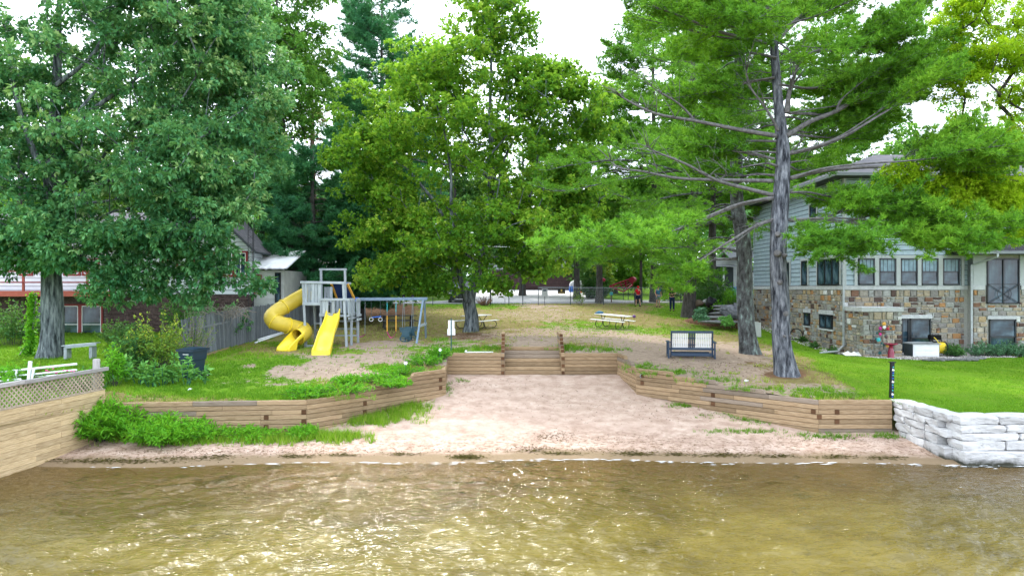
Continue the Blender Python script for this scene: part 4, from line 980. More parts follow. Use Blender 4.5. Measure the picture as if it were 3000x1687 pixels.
def clap(o, u, n, w, z0, z1, lab='clapboard', sl=None, wd=.22):
    """lapped boards; sl(z) gives (x0,x1) span"""
    o, u, n = Vector(o), Vector(u), Vector(n); z = z0
    while z < z1-.01:
        zz = min(z+wd, z1); a, b_ = sl(z) if sl else (0, w); a2, b2 = sl(zz) if sl else (0, w)
        if b_-a > .05:
            A = [o+u*a+n*.03+Vector((0, 0, z+.022)), o+u*b_+n*.03+Vector((0, 0, z+.022)), o+u*b2+n*.008+Vector((0, 0, zz)), o+u*a2+n*.008+Vector((0, 0, zz))]
            m_ = MB(WO); m_.add(A+[p-n*.05 for p in A], [(0, 1, 2, 3), (4, 5, 1, 0), (1, 5, 6, 2), (4, 0, 3, 7), (3, 2, 6, 7)]); m_.build(lab, M['whitesiding'], wh)
        z = zz
ZEV, ZPK = hz(722, 36), hz(636, 36); xm = hx(642, 36)
clap((GX0, GY, 0), (1, 0, 0), (0, -1, 0), GX1-GX0, 4.1, ZEV); 
clap((GX0, GY, 0), (1, 0, 0), (0, -1, 0), 0, ZEV, ZPK, sl=lambda z: ((xm-GX0)*(z-ZEV)/(ZPK-ZEV), (GX1-GX0)-(GX1-xm)*(z-ZEV)/(ZPK-ZEV)))
clap((GX1, GY, 0), (0, 1, 0), (1, 0, 0), 1.6, 4.1, ZEV); clap((-50, 37.4, 0), (1, 0, 0), (0, -1, 0), 50+GX0, 4.1, hz(716, 37.4))
mb = MB(WO); mb.box(GX0+.02, GX1-.02, GY+.02, 37.6, 4.1, ZEV); mb.box(-50, GX0+.02, 37.42, 44, 4.1, 6.5); mb.add([(GX0+.02, GY+.02, ZEV), (GX1-.02, GY+.02, ZEV), (xm, GY+.02, ZPK)], [(0, 1, 2)]); mb.build('wall', M['soffit'], wh)  # dark colour stands in for the shade between the clapboards
wp = [(606, 622), (628, 654), (657, 684), (688, 724), (570, 600)]
for a, b_ in wp: hwin(hx(a, 36), hx(b_, 36), hz(808, 36), hz(738, 36), GY-.02, False)
for a, b_ in ((60, 95), (190, 235), (245, 290), (480, 520)): hwin(hx(a, 37.4), hx(b_, 37.4), hz(805, 37.4), hz(760, 37.4), 37.38)
def hplane(name, pts, mt, th=.12):
    m_ = MB(WO); P = [Vector(p) for p in pts]; n = (P[1]-P[0]).cross(P[2]-P[0]).normalized(); n = -n if n.z < 0 else n; k = len(P); e = (P[1]-P[0]).normalized(); f = n.cross(e)
    U = [[((p-P[0]).dot(e), (p-P[0]).dot(f)) for p in P], [(0, 0)]*k]+[[(0, 0)]*4]*k
    m_.add(P+[p-n*th for p in P], [tuple(range(k)), tuple(range(2*k-1, k-1, -1))]+[(i, k+i, k+(i+1) % k, (i+1) % k) for i in range(k)], U); return m_.build(name, mt, wh)
sl_r = (ZPK-ZEV)/(GX1-xm)
hplane('roof', [(GX1+.45, GY-.35, ZEV-.45*sl_r+.12), (GX1+.45, 37.8, ZEV-.45*sl_r+.12), (xm, 39.5, ZPK+.12), (xm, GY-.35, ZPK+.12)], M['roofgrey'])
hplane('roof', [(GX0-.3, GY-.35, ZEV-.1), (xm, GY-.35, ZPK+.12), (xm, 39.5, ZPK+.12), (GX0-.3, 39.5, ZEV-.1)], M['roofgrey'])
hplane('roof', [(-51, 36.6, hz(722, 37)), (xm-1, 36.6, hz(722, 37)), (xm-1, 43, 9.2), (-51, 43, 9.2)], M['roofgrey'])
# deck with red rails along the front
mb = MB(WO); mb.box(-50, hx(330, 35), 35.0, 37.3, ZF+.16, ZF+.22); mb.build('deck_floor', M['deckred'], wh); mb = MB(WO); mb.box(-50, hx(330, 35), 34.95, 35.0, ZF-.06, ZF+.20); mb.build('deck_fascia', M['deckred'], wh)
for z in (hz(795, 35), hz(827, 35)): mb = MB(WO); mb.box(-50, hx(330, 35), 34.96, 35.04, z-.035, z+.035); mb.build('rail', M['redtrim'], wh)
for px in range(-420, 331, 94): mb = MB(WO); x = hx(px+15, 35); mb.box(x-.055, x+.055, 35.045, 35.13, ZF+.22, hz(795, 35), .008); mb.build('post', M['deckred'], wh)
# antenna mast
mb = MB(); x, y = hx(727, 34.3), 34.3; zg = gz(x, y)
for a, b_ in ((0, 0), (.28, 0), (.14, .24)): mb.tube([(x+a, y+b_, zg), (x+a, y+b_, hz(628, 34.3))], .018, 5)
z = zg
while z < hz(632, 34.3): mb.tube([(x, y, z), (x+.28, y, z+.2)], .008, 4); mb.tube([(x+.28, y, z), (x+.14, y+.24, z+.2)], .008, 4); mb.tube([(x+.14, y+.24, z), (x, y, z+.2)], .008, 4); z += .38
solo('antenna_mast', mb, M['black'], 'thin dark lattice mast at the corner of the white house', 'mast')
# white shed behind the stockade fence
sh = thing('white_shed', 'low pale shed with a white metal roof behind the grey fence', 'shed', at(780, 900, 36.35)); SO = Vector(sh.location)
d = 36.35; sx = lambda px: (px-1500)*d/2000; szz = lambda py: HC+(843.5-py)*d/2000; zg = gz(sx(780), d)
z = zg-.2
while z < szz(792):
    zz = min(z+.25, szz(792)); mb = MB(SO); mb.add([(sx(733), d-.03, z), (sx(832), d-.03, z), (sx(832), d-.006, zz), (sx(733), d-.006, zz), (sx(733), d+.03, z), (sx(832), d+.03, z), (sx(832), d+.03, zz), (sx(733), d+.03, zz)], [(0, 1, 2, 3), (4, 5, 1, 0), (1, 5, 6, 2), (4, 0, 3, 7), (3, 2, 6, 7)]); mb.build('siding_board', M['shedsiding'], sh); z = zz
mb = MB(SO); mb.box(sx(733), sx(832), d+.03, d+4, zg-.2, szz(792)); mb.build('wall', M['shedsiding'], sh)
mb = MB(SO); rws = [[(sx(728)+k*(sx(850)-sx(728))/12, d-.5+j*1.1, szz(785)+j*.36-.05*abs(math.sin(k*1.3))*(j == 0)) for k in range(13)] for j in range(4)]; mb.sheet(rws); mb.sheet([[(p[0], p[1], p[2]-.06) for p in q] for q in rws]); mb.build('roof', M['roofwhite'], sh, False)
for a, b_, c, e_ in ((744, 766, 806, 858), (808, 822, 800, 885)):
    mb = MB(SO); mb.box(sx(a)-.03, sx(b_)+.03, d-.07, d-.01, szz(e_)-.03, szz(c)+.03); f = mb.build('window' if a < 800 else 'door', M['redtrim'] if a < 800 else M['black'], sh); mb = MB(SO); mb.box(sx(a)+.03, sx(b_)-.03, d-.085, d-.072, szz(e_)+.04, szz(c)-.03); mb.build('pane', M['glass'], f)
# second pale house further back
ph_ = thing('pale_house', 'cream gabled house seen over the shed roof', 'house', at(790, 820, 52)); d = 52; SO = Vector(ph_.location)
mb = MB(SO); mb.box(sx(733)*52/40, sx(905)*52/40, d, d+8, 2, szz(772)*1.05); xa, xb = (733-1500)*.026, (905-1500)*.026; zt2 = HC+(843.5-758)*.026; mb.add([(xa, d-.02, zt2-1), (xb, d-.02, zt2-1), (xb, d-.02, zt2), ((xa+xb)/2, d-.02, zt2+1.0), (xa, d-.02, zt2)], [(0, 1, 2, 3, 4)]); mb.build('wall', M['shedsiding'], ph_)
mb = MB(SO); xc = (xa+xb)/2
for s in (-1, 1): mb.add([(xc, d-.5, zt2+1.15), (xc+s*2.9, d-.5, zt2-.1), (xc+s*2.9, d+8, zt2-.1), (xc, d+8, zt2+1.15), (xc, d-.5, zt2+1.0), (xc+s*2.9, d-.5, zt2-.25), (xc+s*2.9, d+8, zt2-.25), (xc, d+8, zt2+1.0)], [(0, 1, 2, 3), (4, 5, 6, 7), (0, 1, 5, 4), (1, 2, 6, 5)])
mb.build('roof', M['roofwhite'], ph_)
# brown garage at the head of the drive
bg_ = thing('brown_garage', 'brown brick garage with a wide brown door at the top of the drive', 'garage', at(1610, 849, 81)); SO = Vector(bg_.location); d = 81; f_ = d/2000
gxx = lambda px: (px-1500)*f_; gzz = lambda py: HC+(843.5-py)*f_
mb = MB(SO); mb.box(gxx(1440), gxx(1681), d, d+9, 3.8, gzz(790)); mb.build('wall', M['garage_brown'], bg_)
for k in range(5): mb = MB(SO); h = (gzz(804)-gzz(851))/5; mb.box(gxx(1530), gxx(1664), d-.06, d-.01, gzz(851)+k*h+.02, gzz(851)+(k+1)*h-.02, .01); mb.build('door_panel', M['redtrim'] if False else M['garage_brown'], bg_)
mb = MB(SO); mb.box(gxx(1430), gxx(1690), d-.7, d+9.3, gzz(794), gzz(789)); mb.add([(gxx(1430), d-.8, gzz(790)), (gxx(1690), d-.8, gzz(790)), (gxx(1690), d+4.5, gzz(752)), (gxx(1430), d+4.5, gzz(752))], [(0, 1, 2, 3)]); mb.build('roof', M['roofgrey'], bg_)
# far house with a white garage door, seen between the pine trunks
fh = thing('far_house', 'pale sided house with a white garage door seen between the pine trunks', 'house', at(2190, 830, 66)); SO = Vector(fh.location); d = 66; f_ = d/2000
mb = MB(SO); mb.box(gxx(2140)*66/81, gxx(2330)*66/81, d, d+8, 2.6, HC+(843.5-755)*f_); mb.build('wall', M['shedsiding'], fh)
fxx = lambda px: (px-1500)*f_; fzz = lambda py: HC+(843.5-py)*f_
mb = MB(SO); mb.box(fxx(2198), fxx(2300), d-.05, d-.01, fzz(842), fzz(798)); mb.build('garage_door', M['white'], fh)
mb = MB(SO); mb.box(fxx(2195), fxx(2303), d-.3, d-.06, fzz(798), fzz(792)); mb.build('door_beam', M['soffit'], fh)
mb = MB(SO); mb.add([(fxx(2060), d-1.5, fzz(782)), (fxx(2150), d-1.5, fzz(782)), (fxx(2150), d+4, fzz(762)), (fxx(2060), d+4, fzz(762))], [(0, 1, 2, 3)]); mb.add([(fxx(2130), d-.8, fzz(757)), (fxx(2340), d-.8, fzz(757)), (fxx(2340), d+4, fzz(700)), (fxx(2130), d+4, fzz(700))], [(0, 1, 2, 3)]); mb.build('roof', M['roofgrey'], fh)
mb = MB(SO); mb.box(fxx(2070), fxx(2140), d-.9, d-.02, fzz(838), fzz(783)); mb.build('porch', M['soffit'], fh)
for a in (2083, 2110): mb = MB(SO); mb.box(fxx(a)-.08, fxx(a)+.08, d-1.1, d-.95, fzz(838), fzz(784)); mb.build('post', M['white'], fh)
# ------------------------------------------------------------------ grey stockade fence
sf = thing('stockade_fence', 'grey weathered board fence leaning beside the playground', 'fence', (-12.2, 30, 1.7)); FO = Vector(sf.location)
x, y, k = 0, 26.3, 0
rr = random.Random(9)
while y < 47:
    w = .105; lean = .22*max(0, (29.2-y)/3) if y < 29.2 else .015*math.sin(k*.7)
    lean += rr.uniform(-.012, .012); xx = -12.45+(y-27)*.052; zb = gz(xx, y)-.03; h = 1.66+rr.uniform(-.03, .03)-.06*max(0, (28-y)/2); tilt = -.10*max(0, (31-y)/4)
    mb = MB(FO); a = Vector((xx+rr.uniform(-.008, .008), y, zb)); b_ = a+Vector((tilt*h, -lean*h*.35, h)); mb.bar(a, b_, w-.008 if y > 29 or k % 3 else w-.03, .018, up=(1, 0, 0))
    mb.build('plank', M['fence'], sf); y += w+(.02 if y < 28.4 and k % 3 == 0 else 0); k += 1
for zz in (.35, 1.15):
    mb = MB(FO); mb.bar((-12.53, 26.4, gz(-12.5, 26.4)+zz), (-11.48, 46.8, gz(-11.5, 46.8)+zz), .035, .08); mb.build('rail', M['fence'], sf)
mb = MB(FO); mb.bar((-12.28, 26.4, gz(-12.28, 26.4)+.04), (-12.12, 29.2, gz(-12.1, 29.2)+.04), .05, .09); mb.build('kick_board', M['timber'], sf)
# ------------------------------------------------------------------ playset
ps = thing('playset', 'weathered wooden climbing tower with a tube slide, a wave slide and a swing beam', 'playset', (-8.1, 30, 1.93)); PO = Vector(ps.location)
def pb(name, m_, a=None, smooth=False): m_ = m_; return (m_.sbuild(name, a or M['playwood'], ps) if smooth else m_.build(name, a or M['playwood'], ps))
yf, ym, yb = 29.4, 30.25, 30.95
def post(x0, y0, z1, x1=None, w=.095, nm='post', z0=None):
    mb = MB(PO); mb.bar((x0, y0, z0 if z0 is not None else gz(x0, y0)-.05), (x1 if x1 is not None else x0, y0, z1), w, w, up=(0, 1, 0), ch=.008); pb(nm, mb)
def rail(a, b_, w=.045, h=.10, nm='rail', mt=None): mb = MB(PO); mb.bar(a, b_, w, h, ch=.006); pb(nm, mb, mt)
zU, zL = 3.80, 3.32
xA, xM, xB = -9.0, -8.22, -7.25
post(xA+.13, yf, 4.70, xA); post(xB+.13, yf, 4.66, xB-.02); post(xA+.10, yb, 4.70, xA); post(xM-.02, ym, zU+.05)
post(-8.42, ym, 5.25, -8.46); post(-7.34, ym, 5.25, -7.40, ); rail((-8.54, ym, 5.27), (-7.32, ym, 5.27), .10, .09, 'beam'); rail((-8.46, ym-.06, 4.68), (-7.4, ym-.06, 4.68), .04, .07)
post(xM+.0, yf, 3.95); post(-7.02, yf+.45, 3.95); post(-6.98, yb, 3.95); post(-8.2, yb, 4.4)
rail((xA-.10, yf-.05, 4.70), (xB+.04, yf-.05, 4.67)); rail((xA, yf, 4.69), (xA, yb, 4.69)); rail((xA, yb, 4.69), (-7.3, yb, 4.66))
rail((xA, yf-.06, zU-.03), (xM-.02, yf-.06, zU-.03), .04, .13, 'deck_edge'); rail((xM-.06, yf-.065, zL-.03), (xM+.52, yf-.065, zL-.03), .04, .14, 'deck_edge'); rail((xM-.06, yf-.07, 3.96), (-6.98, yf-.07, 3.95))
for j in range(5): mb = MB(PO); a = xA+.02+j*.155; mb.box(a, a+.145, yf-.0, yb, zU-.11, zU-.075, .004); pb('deck_board', mb)
for j in range(8): mb = MB(PO); a = xM+.02+j*.15; mb.box(a, a+.14, yf-.0, ym+.6, zL-.11, zL-.075, .004); pb('deck_board', mb)
for j in range(5):
    mb = MB(PO); a = xA+.07+j*.145; mb.box(a, a+.128, yf-.028, yf-.006, zU+.04, 4.66, .004); pb('panel_board', mb)
for j in range(7):
    mb = MB(PO); a = yf+.12+j*.2; mb.box(xA-.03, xA-.008, a, a+.17, zU+.7 if j in (2, 3, 4, 5) else zU, 4.66, .004); pb('panel_board', mb)
for j in range(4):
    mb = MB(PO); a = xM+.06+j*.135; 
    if j != 2: mb.box(a, a+.12, yf-.045, yf-.02, zL+.04, 3.92, .004); pb('panel_board', mb)
for j in range(9):
    mb = MB(PO); a = yf-.0+j*.12; mb.box(-7.06, -7.035, a, a+.105, zL-.02, 3.90, .004); pb('panel_board', mb)
for j in range(6):
    mb = MB(PO); a = ym+.12+j*.12; mb.box(-6.93, -6.905, a, a+.105, zL-.05, 4.0, .004); pb('panel_board', mb)
for j in range(7):
    mb = MB(PO); a = xM+.1+j*.15; mb.box(a, a+.12, yb-.01, yb+.012, zL, 3.95, .004); pb('panel_board', mb)
for j in range(3):
    mb = MB(PO); a = -8.44+j*.13; mb.box(a, a+.12, yb-.3, yb-.28, zU, 4.5, .004); pb('panel_board', mb)
rail((-7.02, yf-.05, zL-.03), (-7.02, yb, zL-.03), .05, .13, 'deck_edge'); rail((-7.02, yf-.05, zL-.19), (-7.02, yb, zL-.19), .05, .11, 'deck_edge'); rail((-7.05, yf-.05, 3.95), (-7.02, ym, 3.95)); rail((-6.9, ym, 3.86), (-6.9, yb+.1, 3.86)); rail((-6.88, ym+.1, zL-.28), (-6.88, yb+.15, zL-.28), .05, .1, 'deck_edge'); rail((-6.88, ym+.1, zL-.1), (-6.88, yb+.15, zL-.1), .05, .1, 'deck_edge')
mb = MB(PO); mb.add([(-8.05, yb-.25, 4.62), (-7.40, yb-.25, 4.62), (-7.22, yb+.25, 3.95), (-7.95, yb+.25, 3.95), (-8.05, yb-.21, 4.62), (-7.40, yb-.21, 4.62), (-7.22, yb+.29, 3.95), (-7.95, yb+.29, 3.95)], [(0, 3, 2, 1), (4, 5, 6, 7), (0, 1, 5, 4), (1, 2, 6, 5), (2, 3, 7, 6), (3, 0, 4, 7)]); pb('climbing_board', mb, M['darkblue'])
for a, b_ in (((-8.12, yb-.27, 4.64), (-7.98, yb+.27, 3.93)), ((-7.40, yb-.27, 4.64), (-7.20, yb+.27, 3.93))): mb = MB(PO); mb.bar(a, b_, .09, .06); pb('board_edge', mb, M['orange'])
rail((-8.1, yb-.27, 4.66), (-7.4, yb-.27, 4.66), .05, .06, 'rail', M['blue'])
for z in (2.25, 2.55, 2.85): rail((xA+.06, yb-.1, z), (xM, yb-.1, z), .035, .07, 'rung'); 
for z in (2.3, 2.6, 2.95): rail((xM+.05, yb, z), (-7.0, yb, z), .035, .07, 'rung')
mb = MB(PO); mb.box(xA+.05, xM+.1, yf-.05, yf+.05, gz(-8.8, yf)-.02, gz(-8.8, yf)+.09); pb('ground_beam', mb)
# tube slide
def tube_path(P, k=8): return catmull(P, k)
path = [(-8.95, 30.3, 4.25), (-9.35, 30.25, 4.05), (-9.85, 30.1, 3.74), (-10.2, 29.75, 3.46), (-10.33, 29.35, 3.22), (-10.15, 29.15, 3.02), (-9.8, 29.3, 2.88), (-9.5, 29.6, 2.76), (-9.2, 29.75, 2.66), (-8.97, 29.55, 2.56), (-8.97, 29.2, 2.45), (-9.08, 28.98, 2.38)]
C_ = tube_path(path, 5); mb = MB(PO); mb.tube(C_, .325, 20, cap=False); mb.tube(C_, .308, 20, cap=False); o = pb('tube_slide', mb, M['yellow_dull'], True); ts = o
for i in (1, 12, 25, 32, 42, len(C_)-1):
    t = (C_[min(i+1, len(C_)-1)]-C_[max(i-1, 0)]).normalized(); mb = MB(PO); mb.tube([C_[i]-t*.022, C_[i]-t*.018, C_[i]+t*.018, C_[i]+t*.022], [.33, .36, .36, .33], 20, cap=False); mb.sbuild('flange', M['yellow'], ts)
ex = catmull([(-9.08, 28.98, 2.32), (-9.22, 28.72, 2.20), (-9.36, 28.45, 2.06), (-9.48, 28.2, 1.97)], 4); mb = MB(PO); rows = []; rows2 = []
for i, p in enumerate(ex):
    t = (ex[min(i+1, len(ex)-1)]-ex[max(i-1, 0)]); t.z = 0; t.normalize(); s = Vector((t.y, -t.x, 0)); f = i/(len(ex)-1); hh = .34*(1-f)**.6+.06; w = .36-.05*f; r_ = []; r2 = []
    for k in range(13):
        a = math.pi*k/12; r_.append(p+s*(-math.cos(a)*w)+Vector((0, 0, (1-math.sin(a))*hh-.10))); r2.append(p+s*(-math.cos(a)*(w+.03))+Vector((0, 0, (1-math.sin(a))*hh-.13)))
    rows.append(r_); rows2.append(r2)
mb.sheet(rows); mb.sheet(rows2)
for e in (0, 12): mb.sheet([[q[e] for q in rows], [q[e] for q in rows2]]); mb.sheet([[q[e] for q in rows2], [Vector((q[e].x, q[e].y, gz(q[e].x, q[e].y)-.02)) if j > 5 else q[e]-Vector((0, 0, .12)) for j, q in enumerate(rows2)]])
mb.sheet([rows[-1], rows2[-1], [Vector((p.x, p.y, gz(p.x, p.y)-.02)) for p in rows2[-1]]]); mb.sbuild('slide_exit', M['yellow'], ts, 50)
# wave slide
mb = MB(PO); rows = []; rows2 = []; N_ = 22
for i in range(N_+1):
    f = i/N_; y = 29.38-f*2.45; x = -7.70+f*.16; z = 3.30-(1.36)*(f+.045*math.sin(f*6.283*1.5-.5)+.02)-.0; z = max(z, gz(x, y)+.12) if f > .8 else z; w = .27+.055*f; hh = .14+.05*(f < .1)+.02*math.sin(f*9)
    prof = [(-1.12, hh-.02), (-1.06, hh+.01), (-.93, hh), (-.82, .05), (-.5, .0), (0, -.008), (.5, .0), (.82, .05), (.93, hh), (1.06, hh+.01), (1.12, hh-.02)]
    if f > .97: prof = [(a, b_*.6) for a, b_ in prof]
    rows.append([Vector((x+a*w, y, z+b_)) for a, b_ in prof]); rows2.append([Vector((x+a*w*1.0, y, z-.06-(.05 if f > .8 else 0))) for a, b_ in prof])
mb.sheet(rows)
for e in (0, 10): mb.sheet([[q[e] for q in rows], [Vector((q[e].x, q[e].y, q[e].z-.15)) for q in rows]])
mb.sheet([rows[-1], [Vector((p.x, p.y-.02, gz(p.x, p.y)-.03)) for p in rows[-1]]]); mb.sheet([[p+Vector((0, .02, .06)) for p in rows[0]], rows[0]]); mb.sheet(rows2)
pb('wave_slide', mb, M['yellow'], True)
# swing beam and A-frame
yS = 31.6
mb = MB(PO); mb.bar((-7.5, yS-.3, 3.93), (-3.92, yS, 3.95), .09, .135, ch=.01); pb('swing_beam', mb, M['bluewood'])
zf0, zr0 = gz(-4.26, 30.5), gz(-4.16, 33.0)
mb = MB(PO); mb.bar((-4.27, 30.5, zf0-.05), (-4.12, yS-.03, 3.88), .085, .085, up=(1, 0, 0), ch=.01); pb('frame_leg', mb, M['bluewood']); mb = MB(PO); mb.bar((-4.16, 33.0, zr0-.05), (-4.06, yS+.05, 3.88), .085, .085, up=(1, 0, 0), ch=.01); pb('frame_leg', mb, M['bluewood'])
mb = MB(PO); mb.bar((-4.22, 30.9, 2.72), (-4.10, 32.75, 2.74), .045, .11); pb('cross_brace', mb)
mb = MB(PO); mb.add([(-7.45, yS-.4, 4.02), (-7.0, yS-.4, 4.02), (-7.4, yS-.4, 3.55), (-7.45, yS-.34, 4.02), (-7.0, yS-.34, 4.02), (-7.4, yS-.34, 3.55)], [(0, 2, 1), (3, 4, 5), (0, 1, 4, 3), (1, 2, 5, 4), (2, 0, 3, 5)]); pb('corner_bracket', mb, M['blue'])
def belt(x0, x1, zs, dip, mt, sleeve, label, nm, ztop=3.86):
    t_ = thing(nm, label, 'swing', ((x0+x1)/2, yS-.1, 3.87), 0, 'swings hanging from the beam'); o = Vector(t_.location); yv = yS-.12
    for x in (x0, x1):
        mb = MB(o); mb.tube([(x, yv, ztop), (x, yv, zs)], .012, 6); mb.build('chain', M['chain'], t_)
        if sleeve: mb = MB(o); mb.tube([(x, yv, zs+.72), (x, yv, zs+.0)], .023, 8); mb.build('sleeve', M['orange'], t_); mb = MB(o); mb.tube([(x, yv, ztop-.1), (x, yv, zs+.9)], .018, 6); mb.build('grip', M['teal'], t_)
    mb = MB(o); rows = []
    for i in range(13):
        f = i/12*2-1; rows.append([Vector(((x0+x1)/2+f*(x1-x0)/2*(1.0), yv+j*.07, zs+.02-dip*(1-f*f)-.02*(j*j))) for j in (-1, -.3, .3, 1)])
    mb.sheet(rows); mb.sheet([[p-Vector((0, 0, .02)) for p in q] for q in rows]); mb.sbuild('seat', mt, t_)
belt(-7.17, -6.78, 2.33, .12, M['magenta'], False, 'dark pink belt swing nearest the climbing tower', 'belt_swing')
belt(-5.76, -5.35, 2.46, .30, M['pink'], True, 'bright pink belt swing with orange chain sleeves', 'belt_swing')
t_ = thing('trapeze', 'blue trapeze bar with two white rings', 'trapeze', (-6.32, yS-.12, 3.87), 0, 'swings hanging from the beam'); o = Vector(t_.location)
for x in (-6.49, -6.07):
    mb = MB(o); mb.tube([(x, yS-.12, 3.86), (x, yS-.12, 3.1)], .012, 6); mb.build('chain', M['darksteel'], t_); mb = MB(o); mb.tube([(x+.085*math.cos(k*.3927), yS-.12, 3.0+.085*math.sin(k*.3927)) for k in range(16)], .012, 6, closed=True); mb.build('ring', M['white'], t_)
mb = MB(o); mb.tube([(-6.44, yS-.12, 3.10), (-6.03, yS-.12, 3.13)], .025, 8); mb.build('bar', M['blue'], t_)
t_ = thing('glider_swing', 'dark teal plastic two seat glider swing at the end of the beam', 'swing', (-4.8, yS, 3.95), 0, 'swings hanging from the beam'); o = Vector(t_.location)
for x in (-5.02, -4.60):
    mb = MB(o); mb.box(x-.06, x+.06, yS-.09, yS+.09, 4.04, 4.14, .01); mb.build('hanger', M['rubber'], t_)
    for dy in (-.25, .25): mb = MB(o); mb.tube([(x+.02, yS+dy*.4, 4.06), (x, yS+dy*1.5, 2.62)], .010, 5); mb.build('rope', M['chain'], t_)
mb = MB(o)
for s, dx in ((-1, -.05), (1, .12)):
    yy = yS+s*.36; xc = -4.83+dx
    mb.bar((xc-.27, yy, 2.62), (xc+.27, yy, 2.62), .07, .05); mb.bar((xc-.25, yy, 2.62), (xc-.20, yy, 2.42), .05, .06, up=(0, 1, 0)); mb.bar((xc+.25, yy, 2.62), (xc+.20, yy, 2.42), .05, .06, up=(0, 1, 0))
    mb.add([(xc-.20, yy, 2.58), (xc+.20, yy, 2.58), (xc+.15, yy, 2.38), (xc+.21, yy, 2.2), (xc-.21, yy, 2.2), (xc-.15, yy, 2.38), (xc-.20, yy-.05, 2.58), (xc+.20, yy-.05, 2.58), (xc+.15, yy-.05, 2.38), (xc+.21, yy-.05, 2.2), (xc-.21, yy-.05, 2.2), (xc-.15, yy-.05, 2.38)], [(0, 1, 2, 3, 4, 5), (11, 10, 9, 8, 7, 6)]+[(i, 6+i, 6+(i+1) % 6, (i+1) % 6) for i in range(6)])
    mb.tube([(xc+.24*math.cos(a)+.0, yy-.03, 2.13+.13*math.sin(a)) for a in [k*.3142 for k in range(20)]], .028, 6, closed=True); mb.bar((xc-.24, yy-.03, 2.13), (xc+.24, yy-.03, 2.13), .05); mb.bar((xc, yy-.03, 2.02), (xc, yy-.03, 2.24), .07, .05, up=(0, 1, 0))
mb.box(-4.93, -4.68, yS-.36, yS+.36, 2.28, 2.36, .01); mb.build('body', M['darkteal'], t_)
# ------------------------------------------------------------------ picnic tables
def ptable(label, p, rz, top=M['white'], leg=M['black'], L_=2.0, nm='picnic_table'):
    t_ = thing(nm, label, 'picnic table', p, rz, 'picnic tables on the worn grass')
    for j in range(5): mb = MB(); y = -.36+j*.145; mb.box(-L_/2, L_/2, y, y+.138, .70, .735, .004); mb.build('top_plank', top, t_)
    for s in (-1, 1):
        for j in range(2): mb = MB(); y = s*.72-.14+j*.143; mb.box(-L_/2, L_/2, y, y+.137, .415, .45, .004); mb.build('bench_plank', top, t_)
    for x in (-L_*.30, L_*.30):
        mb = MB()
        for s in (-1, 1):
            mb.tube(catmull([(x, s*.30, .69), (x, s*.13, .50), (x, s*.055, .30), (x, s*.10, .12), (x, s*.30, .022), (x, s*.62, .022), (x, s*.86, .10), (x, s*.92, .25), (x, s*.84, .38), (x, s*.70, .41)], 4), .020, 7)
        mb.tube([(x, -.30, .69), (x, .30, .69)], .018, 6); mb.tube([(x, -.06, .3), (x, .06, .3)], .018, 6); mb.build('leg_frame', leg, t_)
    return t_
pr = gp(1794, 960); tr_ = ptable('white topped picnic table on the grass right of the sandy path', (pr.x, pr.y, pr.z), math.radians(-33)); tr_.rotation_euler = (0, math.radians(3.5), math.radians(-33))
ptable('white topped picnic table half hidden behind the maple trunk', tuple(gp(1395, 962)+Vector((0, .3, 0))), math.radians(62), L_=2.2)
def wtable(label, p, rz):
    t_ = thing('picnic_table', label, 'picnic table', p, rz, 'picnic tables on the worn grass'); L_ = 2.1
    for j in range(5): mb = MB(); y = -.37+j*.15; mb.box(-L_/2, L_/2, y, y+.14, .70, .74, .004); mb.build('top_plank', M['darkwood'], t_)
    for s in (-1, 1):
        for j in range(2): mb = MB(); y = s*.70-.14+j*.145; mb.box(-L_/2, L_/2, y, y+.138, .42, .46, .004); mb.build('bench_plank', M['oldwood'] if (s < 0 and j) else M['darkwood'], t_)
    for x in (-.75, .75):
        for s in (-1, 1): mb = MB(); mb.bar((x, s*.62, 0), (x, s*.22, .70), .045, .10, up=(1, 0, 0)); mb.build('leg', M['darkwood'], t_)
        mb = MB(); mb.bar((x+.045, -.85, .38), (x+.045, .85, .38), .045, .09); mb.bar((x+.045, -.36, .66), (x+.045, .36, .66), .045, .08); mb.build('cross_beam', M['darkwood'], t_)
wtable('dark old wooden picnic table behind the swings', tuple(gp(1165, 962)), math.radians(14))
# towel on the right table
mb = MB(); rr = random.Random(3); mb.blob((0, 0, .05), .26, .16, .07, 5, .3); o = tag(mb.build('towel', M['bluecloth'], None, True), 'crumpled blue and teal towel on the end of the white picnic table', 'towel'); o.location = (pr.x-.80*math.cos(.576), pr.y+.80*math.sin(.576)+.02, pr.z+.785)
# ------------------------------------------------------------------ glider bench
p = gp(2026, 1050); t_ = thing('glider_bench', 'navy glider bench with white slatted backs facing away from the lake', 'bench', p, math.radians(-7))
def gb(name, f, mt): mb = MB(); f(mb); return mb.build(name, mt, t_)
def slat(x, mt, z0=.40, z1=.98): mb = MB(); mb.bar((x, .02, z0), (x, -.10, z1), .048, .018, up=(0, 1, 0)); mb.build('slat', mt, t_)
for j in range(9): slat(-.70+j*.066, M['white']); slat(.17+j*.066, M['white'])
for j in range(4): slat(-.095+j*.064, M['navy'])
gb('top_rail', lambda m_: m_.bar((-.79, -.105, 1.02), (.79, -.105, 1.02), .05, .09, ch=.01), M['navy']); gb('seat_rail', lambda m_: m_.bar((-.79, .0, .37), (.79, .0, .37), .06, .09, ch=.01), M['navy'])
for z, y in ((.78, -.045), (.53, .008)): gb('back_rail', lambda m_: m_.bar((-.78, y, z), (.78, y, z), .03, .045), M['navy'])
gb('base_rail', lambda m_: m_.bar((-.74, .02, .15), (.74, .02, .15), .05, .13, ch=.01), M['navy']); gb('base_rail', lambda m_: m_.bar((-.74, .55, .15), (.74, .55, .15), .05, .13, ch=.01), M['navy'])
